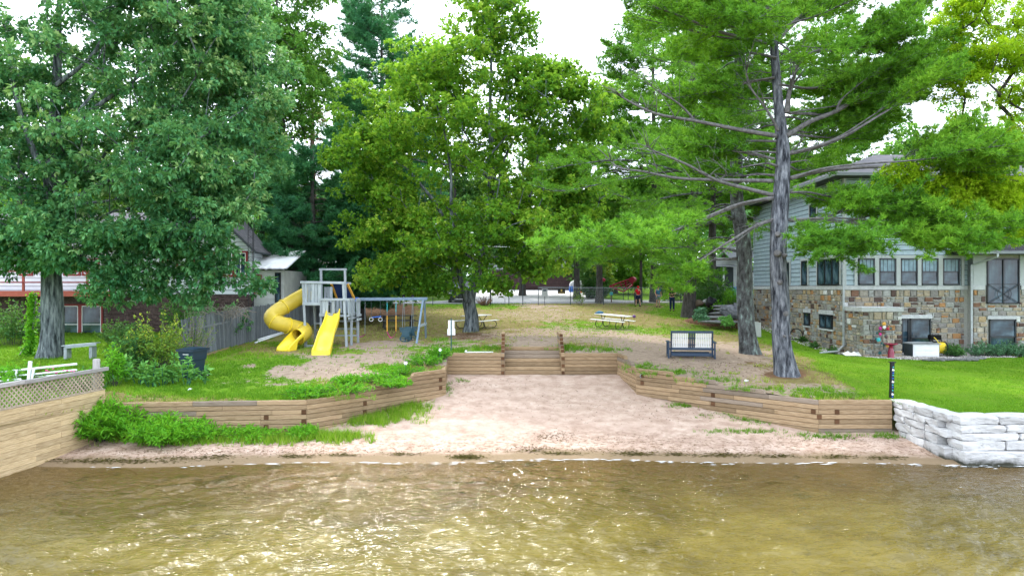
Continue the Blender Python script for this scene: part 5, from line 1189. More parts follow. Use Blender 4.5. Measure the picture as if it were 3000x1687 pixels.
for j in range(7): gb('seat_slat', lambda m_: m_.bar((-.76, .06+j*.075, .38), (.76, .06+j*.075, .38), .065, .022), M['navy'] if j % 2 else M['white'])
for s in (-1, 1):
    gb('back_post', lambda m_: m_.bar((s*.775, .04, .05), (s*.765, -.11, 1.02), .05, .06, up=(0, 1, 0)), M['navy'])
    gb('arm_rest', lambda m_: m_.bar((s*.86, -.12, .62), (s*.86, .52, .64), .13, .03, ch=.008), M['navy'])
    for y in (-.04, .5): gb('leg', lambda m_: m_.bar((s*.86, y, 0), (s*.86, y, .61), .06, .06, up=(0, 1, 0), ch=.006), M['navy'])
    gb('side_rail', lambda m_: m_.bar((s*.86, -.1, .08), (s*.86, .6, .08), .05, .09), M['navy']); gb('side_rail', lambda m_: m_.bar((s*.82, -.02, .36), (s*.82, .52, .36), .04, .07), M['navy'])
# ------------------------------------------------------------------ sign by the wall, seen from behind
p = gp(1322, 1029); t_ = thing('park_sign', 'two white sign boards on a green steel post behind the wall', 'sign', p)
mb = MB(); mb.bar((0, 0, -.1), (0, 0, 1.34), .035, .03, up=(0, 1, 0)); mb.bar((0, -.02, -.1), (0, -.02, 1.34), .012, .03, up=(0, 1, 0)); mb.build('post', M['greenpost'], t_)
mb = MB(); mb.box(-.125, .125, .02, .026, .92, 1.26, .002); mb.build('sign_board', M['white'], t_); mb = MB(); mb.box(-.16, .16, .02, .026, .66, .915, .002); mb.build('sign_board', M['white'], t_)
# ------------------------------------------------------------------ rubbish cart
p = gp(565, 1108); t_ = thing('rubbish_cart', 'dark blue wheeled rubbish cart with a white label beside the fence', 'bin', p, math.radians(-14))
mb = MB(); V = []; 
for z, w, dd in ((.06, .21, .25), (.62, .25, .30), (.64, .27, .33), (.98, .29, .36)): V += [(-w, -dd, z), (w, -dd, z), (w, dd, z), (-w, dd, z)]
F = [(3, 2, 1, 0)]
for i in range(3): F += [(i*4+k, i*4+(k+1) % 4, i*4+4+(k+1) % 4, i*4+4+k) for k in range(4)]
mb.add(V, F); mb.build('body', M['binblue'], t_)
mb = MB(); rows = [[Vector((x, y, 1.0+.07*(1-(x/.36)**2)*(1-(y/.46)**2))) for x in (-.32, -.24, -.1, .1, .24, .32)] for y in (-.45, -.3, 0, .3, .46)]; mb.sheet(rows); mb.add([(-.32, -.42, .93), (.32, -.42, .93), (.32, .44, .93), (-.32, .44, .93), (-.32, -.42, 1.0), (.32, -.42, 1.0), (.32, .44, 1.0), (-.32, .44, 1.0)], [(0, 1, 5, 4), (1, 2, 6, 5), (2, 3, 7, 6), (3, 0, 4, 7), (3, 2, 1, 0)]); mb.build('lid', M['binblue'], t_)
for s in (-1, 1):
    mb = MB(); mb.tube([(s*.27-.03, .33, .13), (s*.27+.03, .33, .13)], .14, 16); w = mb.build('wheel', M['rubber'], t_); mb = MB(); mb.tube([(s*.27-.035, .33, .13), (s*.27+.035, .33, .13)], .07, 10); mb.build('hub', M['hubgrey'], w)
mb = MB(); mb.bar((-.11, -.345, .86), (.11, -.345, .86), .006, .075); lb = mb.build('label', M['white'], t_)
cu = bpy.data.curves.new('lettering', 'FONT'); cu.body = 'HLC WRTCE DR'; cu.size = .036; cu.align_x = 'CENTER'; cu.extrude = .0008; cu.materials.append(M['black']); o = bpy.data.objects.new('lettering', cu); C.objects.link(o); bpy.context.view_layer.update(); me_ = bpy.data.meshes.new_from_object(o.evaluated_get(bpy.context.evaluated_depsgraph_get())); bpy.data.objects.remove(o); o = link('lettering', me_, lb); o.location = (0, -.3495, .848); o.rotation_euler = (math.pi/2, 0, 0)
# ------------------------------------------------------------------ black post with duck shapes by the stone wall
p = gp(2611, 1166); t_ = thing('painted_post', 'black garden post painted with white ducks and blue stars', 'post', p)
mb = MB(); h = 1.13*p.y/17.6*.93; mb.bar((0, 0, -.1), (.03, 0, 1.06), .10, .10, up=(0, 1, 0), ch=.01); mb.build('post_body', M['black'], t_); mb = MB(); mb.box(-.045, .105, -.075, .075, 1.06, 1.085, .006); mb.build('cap', M['black'], t_)
def disc(mb, x, z, rx, rz, y=-.054, n=12): mb.add([(x+rx*math.cos(6.283*k/n), y, z+rz*math.sin(6.283*k/n)) for k in range(n)]+[(x+rx*math.cos(6.283*k/n), y-.004, z+rz*math.sin(6.283*k/n)) for k in range(n)], [tuple(range(n, 2*n))]+[(k, (k+1) % n, n+(k+1) % n, n+k) for k in range(n)])
for z in (.84, .49, .12):
    mb = MB(); x = .03*z/1.06; disc(mb, x+.008, z, .036, .024); disc(mb, x-.005, z+.033, .014, .014); mb.add([(x+.03, -.058, z), (x+.045, -.058, z+.03), (x+.02, -.058, z+.015)], [(0, 1, 2)]); mb.build('duck_shape', M['white'], t_)
for i, z in enumerate((.93, .76, .69, .60, .40, .33, .24, .05)):
    mb = MB(); x = .03*z/1.06; V = []
    for k in range(10): r_ = .034 if k % 2 == 0 else .013; V.append((x+.006+r_*math.sin(k*.6283), -.056, z+r_*math.cos(k*.6283)))
    mb.add(V+[(x+.006, -.060, z)], [(k, (k+1) % 10, 10) for k in range(10)]); mb.build('star_shape', M['blue'] if i % 2 else M['teal'], t_)
# ------------------------------------------------------------------ chain link fence, gate and things on it
cf = thing('chain_link_fence', 'long chain link fence with thin steel posts along the road', 'fence', (0, 55, 3.1)); CO = Vector(cf.location)
def fy(x): return 55-.0*x
posts = [-30, -27, -24, -21, -18.2, -15.3, -12.4, -9.5, -6.7, -3.7, 4.7, 7.4, 9.55, 11.9, 15, 18]
posts = [(q-1500)*.0275 for q in (560, 680, 800, 910, 1000, 1050, 1173, 1268)]+[(q-1500)*.0275 for q in (1436, 1577, 1671, 1768, 1860, 1995, 2120, 2240)]
for x in posts: mb = MB(CO); mb.tube([(x, 55, gz(x, 55)-.05), (x, 55, gz(x, 55)+1.42), (x, 55, gz(x, 55)+1.45)], [.030, .030, .012], 7); mb.build('post', M['darksteel'], cf)
for a, b_ in ((posts[0], posts[8]), (posts[9], posts[-1])):
    mb = MB(CO); n = 20; P = [(a+(b_-a)*k/n, 55, gz(a+(b_-a)*k/n, 55)+1.40) for k in range(n+1)]; mb.tube(P, .021, 6); mb.build('top_rail', M['steel'], cf)
    V = []; s = .09
    x = a-1.4
    while x < b_:
        for sg in (1, -1):
            x0, x1 = (x, x+1.36) if sg > 0 else (x+1.36, x); t0, t1 = 0, 1
            p0 = Vector((x0, 55+.004*sg, gz(min(max(x0, a), b_), 55)+.03)); p1 = Vector((x1, 55+.004*sg, gz(min(max(x1, a), b_), 55)+1.38)); 
            f0 = max(0, min(1, ((a if sg > 0 else b_)-x0)/(x1-x0))) if (x0 < a or x0 > b_) else 0; f1 = 1 if a <= x1 <= b_ else max(0, min(1, ((b_ if sg > 0 else a)-x0)/(x1-x0)))
            if f1 <= f0: continue
            q0, q1 = p0+(p1-p0)*f0, p0+(p1-p0)*f1; w_ = .003; V += [q0-CO+Vector((w_, 0, 0)), q1-CO+Vector((w_, 0, 0)), q1-CO-Vector((w_, 0, 0)), q0-CO-Vector((w_, 0, 0))]
        x += s
    tag(link('wire_mesh', fastmesh('wire_mesh', [tuple(v) for v in V], 4, M['steel']), cf), kind='stuff')
gt = thing('gate', 'open chain link gate with a dark steel frame beside the path', 'gate', ((1480-1500)*.0275, 55, gz(-1, 55))); mb = MB(); 
mb.tube([(-1.05, 0, .05), (-1.05, 0, 1.38), (-.02, 0, 1.38), (-.02, 0, .05)], .022, 6, closed=True); mb.tube([(-1.05, 0, .8), (-.02, 0, .8)], .012, 5); mb.build('gate_frame', M['darksteel'], gt)
for x in (-1.15, .3, 1.42): mb = MB(); mb.tube([(x, .04, -.05), (x, .04, 1.75 if x > 1 else 1.5)], .035, 7); mb.build('gate_post', M['darksteel'], gt)
p = at(1596, 865, 54.5); t_ = thing('notice_box', 'pale grey notice box on a post by the gate', 'sign', (p[0], 54.5, gz(p[0], 54.5))); mb = MB(); mb.box(-.23, .23, -.04, .04, .72, 1.30, .01); mb.build('panel', M['spout'], t_); mb = MB(); mb.box(-.13, .13, -.047, -.041, 1.12, 1.25); mb.build('dark_strip', M['navy'], t_); mb = MB(); mb.bar((0, .05, -.05), (0, .05, .74), .04, .04, up=(0, 1, 0)); mb.build('post', M['darksteel'], t_)
p = at(1645, 853, 54.9); t_ = thing('warning_sign', 'small black sign with a gold emblem hung on the fence', 'sign', (p[0], 54.94, p[2])); mb = MB(); mb.box(-.30, .30, -.012, .0, -.20, .20, .003); mb.build('sign_board', M['black'], t_)
gold = flat('gold_print', (.45, .32, .10), .5); mb = MB(); disc(mb, 0, .07, .075, .085, -.013, 12); mb.box(-.06, .06, -.016, -.013, -.03, -.01); mb.build('emblem', gold, t_)
for z in (-.095, -.15):
    mb = MB(); rr = random.Random(int(z*-1000)); x = -.25
    while x < .24: w_ = rr.uniform(.02, .05); mb.box(x, x+w_, -.016, -.013, z-.017, z+.017); x += w_+.012
    mb.build('print_line', gold, t_)
# ------------------------------------------------------------------ people near the fence
def skin(name, P, E, Rd, mt, parent):
    me = bpy.data.meshes.new(name); me.from_pydata([tuple(p) for p in P], E, []); me.materials.append(mt); o = link(name, me, parent)
    md = o.modifiers.new('skin', 'SKIN'); md.use_smooth_shade = True; o.modifiers.new('sub', 'SUBSURF').levels = 1; o.modifiers['sub'].render_levels = 1
    for v, r_ in zip(me.skin_vertices[0].data, Rd): v.radius = r_ if isinstance(r_, tuple) else (r_, r_)
    me.skin_vertices[0].data[0].use_root = True; return o
def person(label, p, rz, H, shirt, legs, shorts, arms, stride=(.0, .0), hair=True, hood=False):
    t_ = thing('person', label, 'person', p, rz, 'people near the fence'); s = H/1.75; k = lambda x, y, z: (x*s, y*s, z*s)
    fa, fb = stride
    P = [k(0, 0, .95), k(0, .0, 1.12), k(0, .01, 1.32), k(0, .0, 1.47), k(0, .0, 1.54), k(0, -.01, 1.62), k(0, -.01, 1.71),
         k(.095, 0, .90), k(.11, -fa*.45, .50), k(.115, -fa*.75+.03, .09), k(.125, -fa*.75-.13, .035), k(-.095, 0, .90), k(-.11, fb*.45, .50), k(-.115, fb*.75+.03, .09), k(-.125, fb*.75-.13, .035),
         k(.18, 0, 1.43), k(-.18, 0, 1.43)]
    E = [(0, 1), (1, 2), (2, 3), (3, 4), (4, 5), (5, 6), (0, 7), (7, 8), (8, 9), (9, 10), (0, 11), (11, 12), (12, 13), (13, 14), (2, 15), (2, 16)]
    Rd = [(.145*s, .10*s), (.135*s, .095*s), (.15*s, .10*s), (.085*s, .07*s), (.052*s, .052*s), (.085*s, .095*s), (.075*s, .085*s), .095*s, .06*s, .042*s, .038*s, .095*s, .06*s, .042*s, .038*s, .062*s, .062*s]
    for i, (sh, arm) in enumerate(((15, arms[0]), (16, arms[1]))):
        a0 = len(P); P += [k(*arm[0]), k(*arm[1])]; E += [(sh, a0), (a0, a0+1)]; Rd += [.045*s, .034*s]
        hx_, hy_, hz_ = arm[1]; d_ = Vector(arm[1])-Vector(arm[0]); d_.normalize(); sd2 = d_.cross(Vector((0, 1, .3))).normalized()
        a1 = len(P); P.append(k(hx_+d_.x*.08, hy_+d_.y*.08, hz_+d_.z*.08)); E.append((a0+1, a1)); Rd.append((.036*s, .018*s))
        for f_ in range(4):
            o_ = sd2*((f_-1.5)*.02); l_ = (.07, .085, .08, .06)[f_]; q = len(P); P += [k(*(Vector((hx_, hy_, hz_))+d_*(.11+l_*.5)+o_)), k(*(Vector((hx_, hy_, hz_))+d_*(.10+l_)+o_+Vector((0, -.02, 0))))]; E += [(a1, q), (q, q+1)]; Rd += [.010*s, .008*s]
        q = len(P); P.append(k(*(Vector((hx_, hy_, hz_))+d_*.07+sd2*.055))); E.append((a1, q)); Rd.append(.011*s)
    skin('body', P, E, Rd, M['skin'], t_)
    nb = 11
    T = [P[i] for i in (0, 1, 2, 3, 15, 16)]+[tuple((Vector(P[15])*.35+Vector(P[17])*.65)), tuple((Vector(P[16])*.35+Vector(P[24])*.65))]
    skin('shirt', T, [(0, 1), (1, 2), (2, 3), (2, 4), (2, 5), (4, 6), (5, 7)], [(.165*s, .12*s), (.158*s, .115*s), (.172*s, .12*s), (.09*s, .08*s), .078*s, .078*s, .066*s, .066*s], shirt, t_)
    kn = (lambda i, j: tuple(Vector(P[i])*.25+Vector(P[j])*.75)) if shorts else (lambda i, j: P[j])
    L2 = [P[0], P[7], kn(7, 8), P[11], kn(11, 12)]; E2 = [(0, 1), (1, 2), (0, 3), (3, 4)]; R2 = [(.165*s, .118*s), .115*s, .088*s, .115*s, .088*s]
    if not shorts: L2 += [P[9], P[13]]; E2 += [(2, 5), (4, 6)]; R2 += [.066*s, .066*s]
    skin('shorts' if shorts else 'trousers', L2, E2, R2, legs, t_)
    for i in (10, 14):
        mb = MB(); a = Vector(P[i-1])-Vector((0, -.03, .045))*s; b_ = Vector(P[i]); mb.blob(((a.x+b_.x)/2, (a.y+b_.y)/2-.01, .045*s), .055*s, .145*s, .05*s, 2, .03); mb.build('shoe', M['blackcloth'], t_, True)
    mb = MB(); mb.blob(k(0, .018, 1.675), .098*s, .108*s, .112*s, 4, .03, 14, 9); mb.build('hood' if hood else 'hair', shirt if hood else M['hair'], t_, True)
    mb = MB(); mb.blob(k(0, -.108, 1.645), .014*s, .018*s, .024*s, 1, .02, 8, 5)
    for e in (-1, 1): mb.blob(k(e*.098, .0, 1.65), .014*s, .026*s, .034*s, 1, .02, 8, 5)
    mb.build('nose_and_ears', M['skin'], t_, True); mb = MB()
    for e in (-1, 1): mb.blob(k(e*.034, -.096, 1.675), .013*s, .010*s, .008*s, 1, 0, 8, 5)
    mb.build('eyes', M['hair'], t_, True); mb = MB(); mb.blob(k(0, -.100, 1.585), .026*s, .010*s, .008*s, 1, 0, 8, 5); mb.build('mouth', M['pink'], t_, True)
    return t_
p = gp(1869, 898); person('person in a red hooded top and navy shorts walking beside a bin', p, math.radians(200), 1.58, M['redshirt'], M['navycloth'], True, (((.26, -.12, 1.20), (.20, -.32, 1.15)), ((-.26, .06, 1.18), (-.24, -.10, .98))), (.22, .25), hood=True)
p = gp(1928, 899); person('person in a blue grey top with bare legs under the drooping pine', p, math.radians(10), 1.62, M['bluecloth'], M['greycloth'], True, (((.26, .02, 1.18), (.22, -.12, .96)), ((-.26, .02, 1.18), (-.22, -.12, .96))), (.02, .02))
p = gp(1969, 911); person('person in dark clothes standing with folded arms under the pine', p, math.radians(-25), 1.80, M['blackcloth'], M['navycloth'], False, (((.27, -.04, 1.20), (.03, -.21, 1.19)), ((-.27, -.04, 1.20), (-.03, -.20, 1.16))), (.05, .05))
# bin beside the red person
p = gp(1868, 889); mb = MB(); mb.lathe((0, 0, 0), [(.19, 0), (.21, .02), (.26, .72), (.28, .74), (.28, .78), (.25, .78), (.22, .1)], 16); t_ = tag(mb.build('bin', M['rubber'], None, True), 'dark round bin next to the person in red', 'bin'); t_.location = p+Vector((0, .3, 0))
p = gp(1876, 895); mb = MB(); mb.tube([(0, 0, 0), (0, 0, .55)], .09, 10); t_ = tag(mb.build('hydrant_post', M['greenpost'], None, False), 'short green marker post behind the person in red', 'post'); t_.location = p+Vector((.05, .35, 0))
# red steel frame across the road
p = (at(1815, 830, 63)); t_ = thing('red_frame', 'red slatted steel frame with a drum end standing on thin legs', 'frame', (p[0], 63, gz(p[0], 63)));
mb = MB(); a0, a1, a2, a3 = Vector((-.95, 0, 1.25)), Vector((1.05, .2, 1.95)), Vector((1.25, .2, 1.40)), Vector((.35, -.1, .75))
for a, b_ in ((a0, a1), (a1, a2), (a0, a3), (a3, a2)): mb.bar(a, b_, .12, .12)
mb.build('outer_frame', M['red'], t_)
for f in (.25, .5, .75): mb = MB(); mb.bar(a0+(a1-a0)*f, a0+(a3-a0)*f if f < .5 else a3+(a2-a3)*(f-.4), .07); mb.build('cross_bar', M['red'], t_)
for f in (.33, .66): mb = MB(); mb.bar(a0+(a3-a0)*f, a1+(a2-a1)*f, .07); mb.build('slat', M['red'], t_)
mb = MB(); mb.tube([(1.1, -.15, 1.85), (1.4, .5, 1.85)], .28, 14); mb.build('drum', M['red'], t_); mb = MB(); mb.tube([(-1.7, 0, 1.95), (-1.35, .1, 1.8)], .16, 10); mb.build('end_cap', M['red'], t_)
for x in (.35, .8): mb = MB(); mb.tube([(x, 0, 0), (x, 0, 1.1)], .03, 6); mb.build('leg', M['darksteel'], t_)
# mailbox
p = at(1791, 860, 58.8); t_ = thing('mailbox', 'turquoise mailbox on a brown post across the road', 'mailbox', (p[0], 58.8, gz(p[0], 58.8))); zt = p[2]-gz(p[0], 58.8)
mb = MB(); n = 12; prof = [(-.11, 0), (.11, 0)]+[(.11*math.cos(k*math.pi/8), .16+.11*math.sin(k*math.pi/8)) for k in range(9)]; V = [(a, y, zt-.12+b_) for y in (-.24, .24) for a, b_ in prof]; m_ = len(prof); mb.add(V, [tuple(range(m_-1, -1, -1)), tuple(range(m_, 2*m_))]+[(i, (i+1) % m_, m_+(i+1) % m_, m_+i) for i in range(m_)]); mb.build('box', M['teal'], t_); mb = MB(); mb.bar((0, 0, -.05), (0, 0, zt-.12), .10, .10, up=(0, 1, 0)); mb.build('post', M['brown_dead'], t_); mb = MB(); mb.box(.112, .122, -.1, -.05, zt, zt+.16); mb.build('flag', M['red'], t_)
# orange pole leaning, blue barrel, pale rock by the garage
p = at(1718, 848, 74); mb = MB(); mb.tube([(-.75, 0, -.05), (.75, 0, 1.45)], .09, 8); mb.tube([(.62, 0, 1.3), (1.0, 0, 1.75)], .07, 8); t_ = tag(mb.build('leaning_pole', M['orange_paint']), 'orange and white pole leaning beside the drive', 'pole'); t_.location = (p[0], 74, gz(p[0], 74))
p = at(1673, 849, 76); mb = MB(); mb.lathe((0, 0, 0), [(.20, 0), (.23, .05), (.24, .42), (.21, .62), (.25, .66), (.25, .7)], 14); t_ = tag(mb.build('plant_pot', M['blue'], None, True), 'tall blue pot in front of the garage corner', 'pot'); t_.location = (p[0], 76, gz(p[0], 76))
p = at(1690, 845, 77); mb = MB(); mb.blob((0, 0, .55), .8, .6, .75, 8, .12); t_ = tag(mb.build('pale_boulder', M['whitestone'], None, True), 'tall pale boulder right of the garage', 'boulder'); t_.location = (p[0], 77, gz(p[0], 77))
p = at(1730, 858, 66); mb = MB(); mb.blob((0, 0, .7), .55, .5, 1.1, 12, .15); t_ = tag(mb.build('lichen_boulder', M['rock'], None, True), 'upright lichen grey boulder at the edge of the drive', 'boulder'); t_.location = (p[0], 66, gz(p[0], 66))
# pickup parked on the road behind the maple
pk = thing('pickup', 'black pickup parked facing the lake behind the maple trunk', 'pickup', (at(1345, 880, 58.5)[0], 58.3, gz(-4.5, 58.3)+.04), 0)
mb = MB(); sec = [(-.05, .35, .80), (-.02, .35, .98), (.05, .95, 1.02), (.95, .99, 1.05)]
V = []; prof = lambda w, z0, z1: [(-w, z0), (-w, z1-.12), (-w+.1, z1), (w-.1, z1), (w, z1-.12), (w, z0)]
st2 = [(0, .92, .42, 1.12), (.12, .97, .36, 1.18), (1.35, .99, .34, 1.22), (1.4, .99, .34, 1.24), (5.2, .98, .36, 1.26), (5.35, .96, .42, 1.20)]
for y, w, z0, z1 in st2: V += [(a, y, b_) for a, b_ in prof(w, z0, z1)]
F = [tuple(range(5, -1, -1)), tuple(range(30, 36))]+[(i*6+k, i*6+(k+1) % 6, i*6+6+(k+1) % 6, i*6+6+k) for i in range(5) for k in range(6)]; mb.add(V, F)
V = [(-.93, 1.35, 1.22), (.93, 1.35, 1.22), (.93, 3.6, 1.24), (-.93, 3.6, 1.24), (-.74, 2.0, 1.86), (.74, 2.0, 1.86), (.74, 3.3, 1.86), (-.74, 3.3, 1.86)]; mb.add(V, [(4, 5, 6, 7), (1, 2, 6, 5), (2, 3, 7, 6), (3, 0, 4, 7)]); mb.build('body', M['black'], pk)
mb = MB(); mb.add([(-.88, 1.39, 1.245), (.88, 1.39, 1.245), (.72, 1.98, 1.83), (-.72, 1.98, 1.83)], [(0, 1, 2, 3)]); mb.build('windscreen', M['glass'], pk)
mb = MB(); mb.box(-.62, .62, -.05, .02, .62, 1.0, .02); g = mb.build('grille', M['rubber'], pk); 
for z in (.70, .80, .90): mb = MB(); mb.box(-.58, .58, -.062, -.04, z-.015, z+.015); mb.build('grille_bar', M['darksteel'], g)
mb = MB(); mb.box(-.95, .95, -.12, .08, .40, .58, .04); mb.build('bumper', M['rubber'], pk)
for s in (-1, 1):
    mb = MB(); mb.box(s*.78-.14, s*.78+.14, -.04, .06, .78, .98, .02); mb.build('headlight', M['white_metal'], pk); mb = MB(); mb.tube([(s*1.0, 1.5, 1.28), (s*1.14, 1.5, 1.3)], .03, 5); mb.box(s*1.16-.09, s*1.16+.09, 1.42, 1.55, 1.22, 1.44, .02); mb.build('mirror', M['black'], pk)
    mb = MB(); mb.tube([(s*.80-.05, -.06, .5), (s*.80+.05, -.06, .5)], .05, 8); mb.build('fog_light', M['hubgrey'], pk)
    for y in (.95, 4.4): mb = MB(); mb.tube([(s*.86-.12, y, .38), (s*.86+.12, y, .38)], .38, 18); w = mb.build('wheel', M['rubber'], pk); mb = MB(); mb.tube([(s*.86-.125, y, .38), (s*.86+.125, y, .38)], .22, 12); mb.build('rim', M['hubgrey'], w)
# covered car by the far garage, blue barrel
p = at(2245, 838, 62); mb = MB(); V = []; 
rows = []
for i in range(15):
    f = i/14; x = -2.2+4.4*f; hgt = .35+.55*math.sin(math.pi*min(1, max(0, f)))**.6+.35*math.exp(-((f-.52)/.2)**2); rows.append([Vector((x, y, .1+hgt*(1-(abs(y)/1.0)**3))) for y in (-.95, -.8, -.5, 0, .5, .8, .95)])
mb.sheet(rows); t_ = tag(mb.build('covered_car', M['blue'], None, True), 'car under a bright blue cover in front of the white garage door', 'car'); t_.location = (p[0]+1.2, 62, gz(p[0], 62)); 
p = at(2151, 828, 63); mb = MB(); mb.lathe((0, 0, 0), [(.27, 0), (.29, .04), (.30, .5), (.29, .9), (.26, .95)], 14); t_ = tag(mb.build('barrel', M['blue'], None, True), 'blue barrel beside a thick trunk', 'barrel'); t_.location = (p[0], 63, gz(p[0], 63)+.2)
# utility pole and cable
x = (1878-1500)*58/2000; mb = MB(); mb.tube([(0, 0, -.3), (0, 0, 9)], [.13, .10], 9); t_ = tag(mb.build('utility_pole', M['bark_dark'], None, True), 'dark wooden utility pole beside the road', 'pole'); t_.location = (x, 58, gz(x, 58))
mb = MB(); A = Vector(at(1200, 722, 61)); B = Vector(at(2420, 735, 61)); mb.tube([A+(B-A)*k/16+Vector((0, 0, -.5*4*(k/16)*(1-k/16)+.4)) for k in range(17)], .02, 5); tag(mb.build('overhead_cable', M['white_metal']), 'pale overhead cable crossing behind the trees', 'cable')
# ------------------------------------------------------------------ things round the grey house
p = gp(2601, 1050); x, y = fx(2601, 30.0), 29.75; mb = MB(); mb.lathe((0, 0, 0), [(.15, 0), (.16, .03), (.12, .10), (.14, .22), (.095, .38), (.075, .52), (.10, .56), (.25, .60), (.29, .63), (.285, .645), (.2, .62), (.02, .60)], 24); t_ = tag(mb.build('bird_bath', M['maroon'], None, True), 'glazed maroon bird bath on the gravel', 'bird bath'); t_.location = (x, y, gz(x, y))
t_ = thing('deck_box', 'white plastic storage box with dark end in front of the basement door', 'storage box', (fx(2700, 30.6), 30.6, gz(18.4, 30.6)+.02)); 
mb = MB(); mb.box(-.58, .58, -.33, .33, 0, .56, .02); mb.build('body', M['white'], t_); mb = MB(); mb.box(-.60, -.582, -.34, .34, 0, .56); mb.build('end_panel', M['darksteel'], t_); mb = MB(); rows = [[Vector((xx, yy, .57+.05*math.cos(xx*1.3))) for xx in (-.64, -.4, 0, .4, .64)] for yy in (-.38, -.2, .2, .38)]; mb.sheet(rows); mb.box(-.64, .64, -.38, .38, .555, .585, .01); mb.build('lid', M['trim'], t_)
for z in (.15, .37): mb = MB(); mb.box(-.50, .50, -.345, -.331, z-.085, z+.085, .005); mb.build('front_panel', M['white_metal'], t_)
t_ = thing('hose_reel', 'yellow garden hose wound on a dark reel cart against the stone wall', 'hose reel', (fx(2757, 30.7), 30.8, gz(19.3, 30.8)))
mb = MB(); 
for k in range(9):
    xx = -.15+.037*k; mb.tube([(xx, .24*math.cos(a), .38+.24*math.sin(a)) for a in [j*.3142 for j in range(20)]], .02, 6, closed=True)
mb.tube(catmull([(-.1, -.22, .45), (-.22, -.2, .7), (-.32, -.1, .86)], 5), .017, 6); mb.build('hose', M['yellow'], t_)
mb = MB(); 
for s in (-.2, .2): mb.tube([(s, .27*math.cos(a), .38+.27*math.sin(a)) for a in [j*.3142 for j in range(20)]], .025, 6, closed=True); mb.bar((s, -.2, 0), (s, .25, .8), .04); 
mb.build('reel_frame', M['black'], t_); mb = MB(); mb.box(-.42, .05, -.05, .2, .74, .96, .03); mb.build('reel_cover', M['rubber'], t_)
t_ = thing('garden_trellis', 'tall arched wire trellis hung with bright metal flowers and leaves', 'trellis', (fx(2584, 30.2), 30.15, gz(16.4, 30.2)))
mb = MB(); A = [(-.42, 0, 0), (-.42, 0, 1.15)]+[(-.42*math.cos(a), 0, 1.15+.42*math.sin(a)) for a in [k*.2618 for k in range(1, 12)]]+[(.42, 0, 1.15), (.42, 0, 0)]; mb.tube(A, .012, 5); mb.tube([(-.42, 0, 1.12), (.42, 0, 1.12)], .010, 5); mb.tube([(-.18, 0, 0), (-.05, 0, .9), (.05, 0, 1.5)], .008, 5); mb.build('frame', M['darksteel'], t_)
rr = random.Random(2)
for x, z, r_, c in ((-.19, .78, .12, 'teal'), (.20, .52, .11, 'orange'), (.15, .90, .10, 'garage_brown'), (-.14, .20, .10, 'greenpost'), (-.12, 1.02, .08, 'pink'), (.05, 1.48, .11, 'orange'), (-.12, 1.28, .10, 'magenta'), (.22, 1.26, .09, 'red'), (.06, 1.33, .10, 'white')):
    mb = MB(); V = []; 
    for k in range(16): q = r_*(1 if k % 2 == 0 else .6); V.append((x+q*math.cos(k*.3927), -.03, z+q*math.sin(k*.3927)))
    mb.add(V+[(x, -.055, z)], [(k, (k+1) % 16, 16) for k in range(16)]); mb.build('metal_flower', M[c], t_)
for k in range(10): x, z = rr.uniform(-.3, .3), rr.uniform(.3, 1.3); a = rr.uniform(0, 6.28); mb = MB(); d_ = Vector((math.cos(a), 0, math.sin(a)))*.14; s_ = Vector((-d_.z, 0, d_.x))*.35; c = Vector((x, -.02, z)); mb.add([c, c+d_*.5+s_, c+d_, c+d_*.5-s_, c+d_*.5+Vector((0, -.02, 0))], [(0, 1, 4), (1, 2, 4), (2, 3, 4), (3, 0, 4)]); mb.build('metal_leaf', M['greenpost'], t_)
x, y = fx(2500, 30.6), 30.7; mb = MB(); rr = random.Random(6); rows = [[Vector((-.45+.1*i, -.3+.09*j, .02+.16*rr.random()*math.sin(math.pi*i/9)*math.sin(math.pi*j/7)+.06*math.sin(math.pi*j/7))) for i in range(10)] for j in range(8)]; mb.sheet(rows); t_ = tag(mb.build('folded_tarp', M['white'], None), 'crumpled white tarp on the gravel by the stone corner', 'tarp'); t_.location = (x, y, gz(x, y)+.02)
# gravel bed
def pebbles(name, pts, rad, mt, label, kind='stuff'):
    V = []; rn = []
    for (x, y, z) in pts:
        r_ = rad*R.uniform(.5, 1.3); a = R.random()*6; q = [(r_*math.cos(a+k*2.094)*R.uniform(.7, 1.2), r_*math.sin(a+k*2.094)*R.uniform(.7, 1.2)) for k in range(3)]; top = (x, y, z+r_*R.uniform(.5, .8)); b_ = [(x+u, y+v, z-.004) for u, v in q]; c = R.random()
        for k in range(3): V += [b_[k], b_[(k+1) % 3], top]; rn.append(c)
    return tag(link(name, fastmesh(name, V, 3, mt, rn)), kind=kind, label=label)
m, nd, lk, b = nodes('pebble_mix'); a = nd.new('ShaderNodeAttribute'); a.attribute_name = 'rnd'; r = ramp(nd, [(0, (.12, .11, .11)), (.3, (.34, .31, .30)), (.6, (.52, .50, .48)), (.85, (.70, .68, .66)), (1, (.40, .30, .24))]); lk.new(a.outputs['Fac'], r.inputs[0]); lk.new(r.outputs[0], b.inputs['Base Color']); b.inputs['Roughness'].default_value = .9; M['pebble'] = m
pts = []
edge_ = [(15.0, 44), (14.6, 38), (14.7, 34), (15.0, 31.2), (16.0, 29.5), (18, 28.9), (19.6, 29.4), (21.2, 30.3), (27, 30.4)]
def edge_pt(x, y):
    return inpoly(np.array([x]), np.array([y]), np.array(edge_+[(27, 31.6), (21.3, 31.6), (21.3, 32), (17.4, 32), (17.4, 30.3), (15.57, 30.3), (15.57, 44)]))[0]
while len(pts) < 9000:
    x, y = R.uniform(14.5, 22.5), R.uniform(28.8, 44) if R.random() < .35 else R.uniform(28.8, 32)
    if edge_pt(x, y): pts.append((x, y, gz(x, y)+.01) if len(pts) < 0 else (x, y, 0))
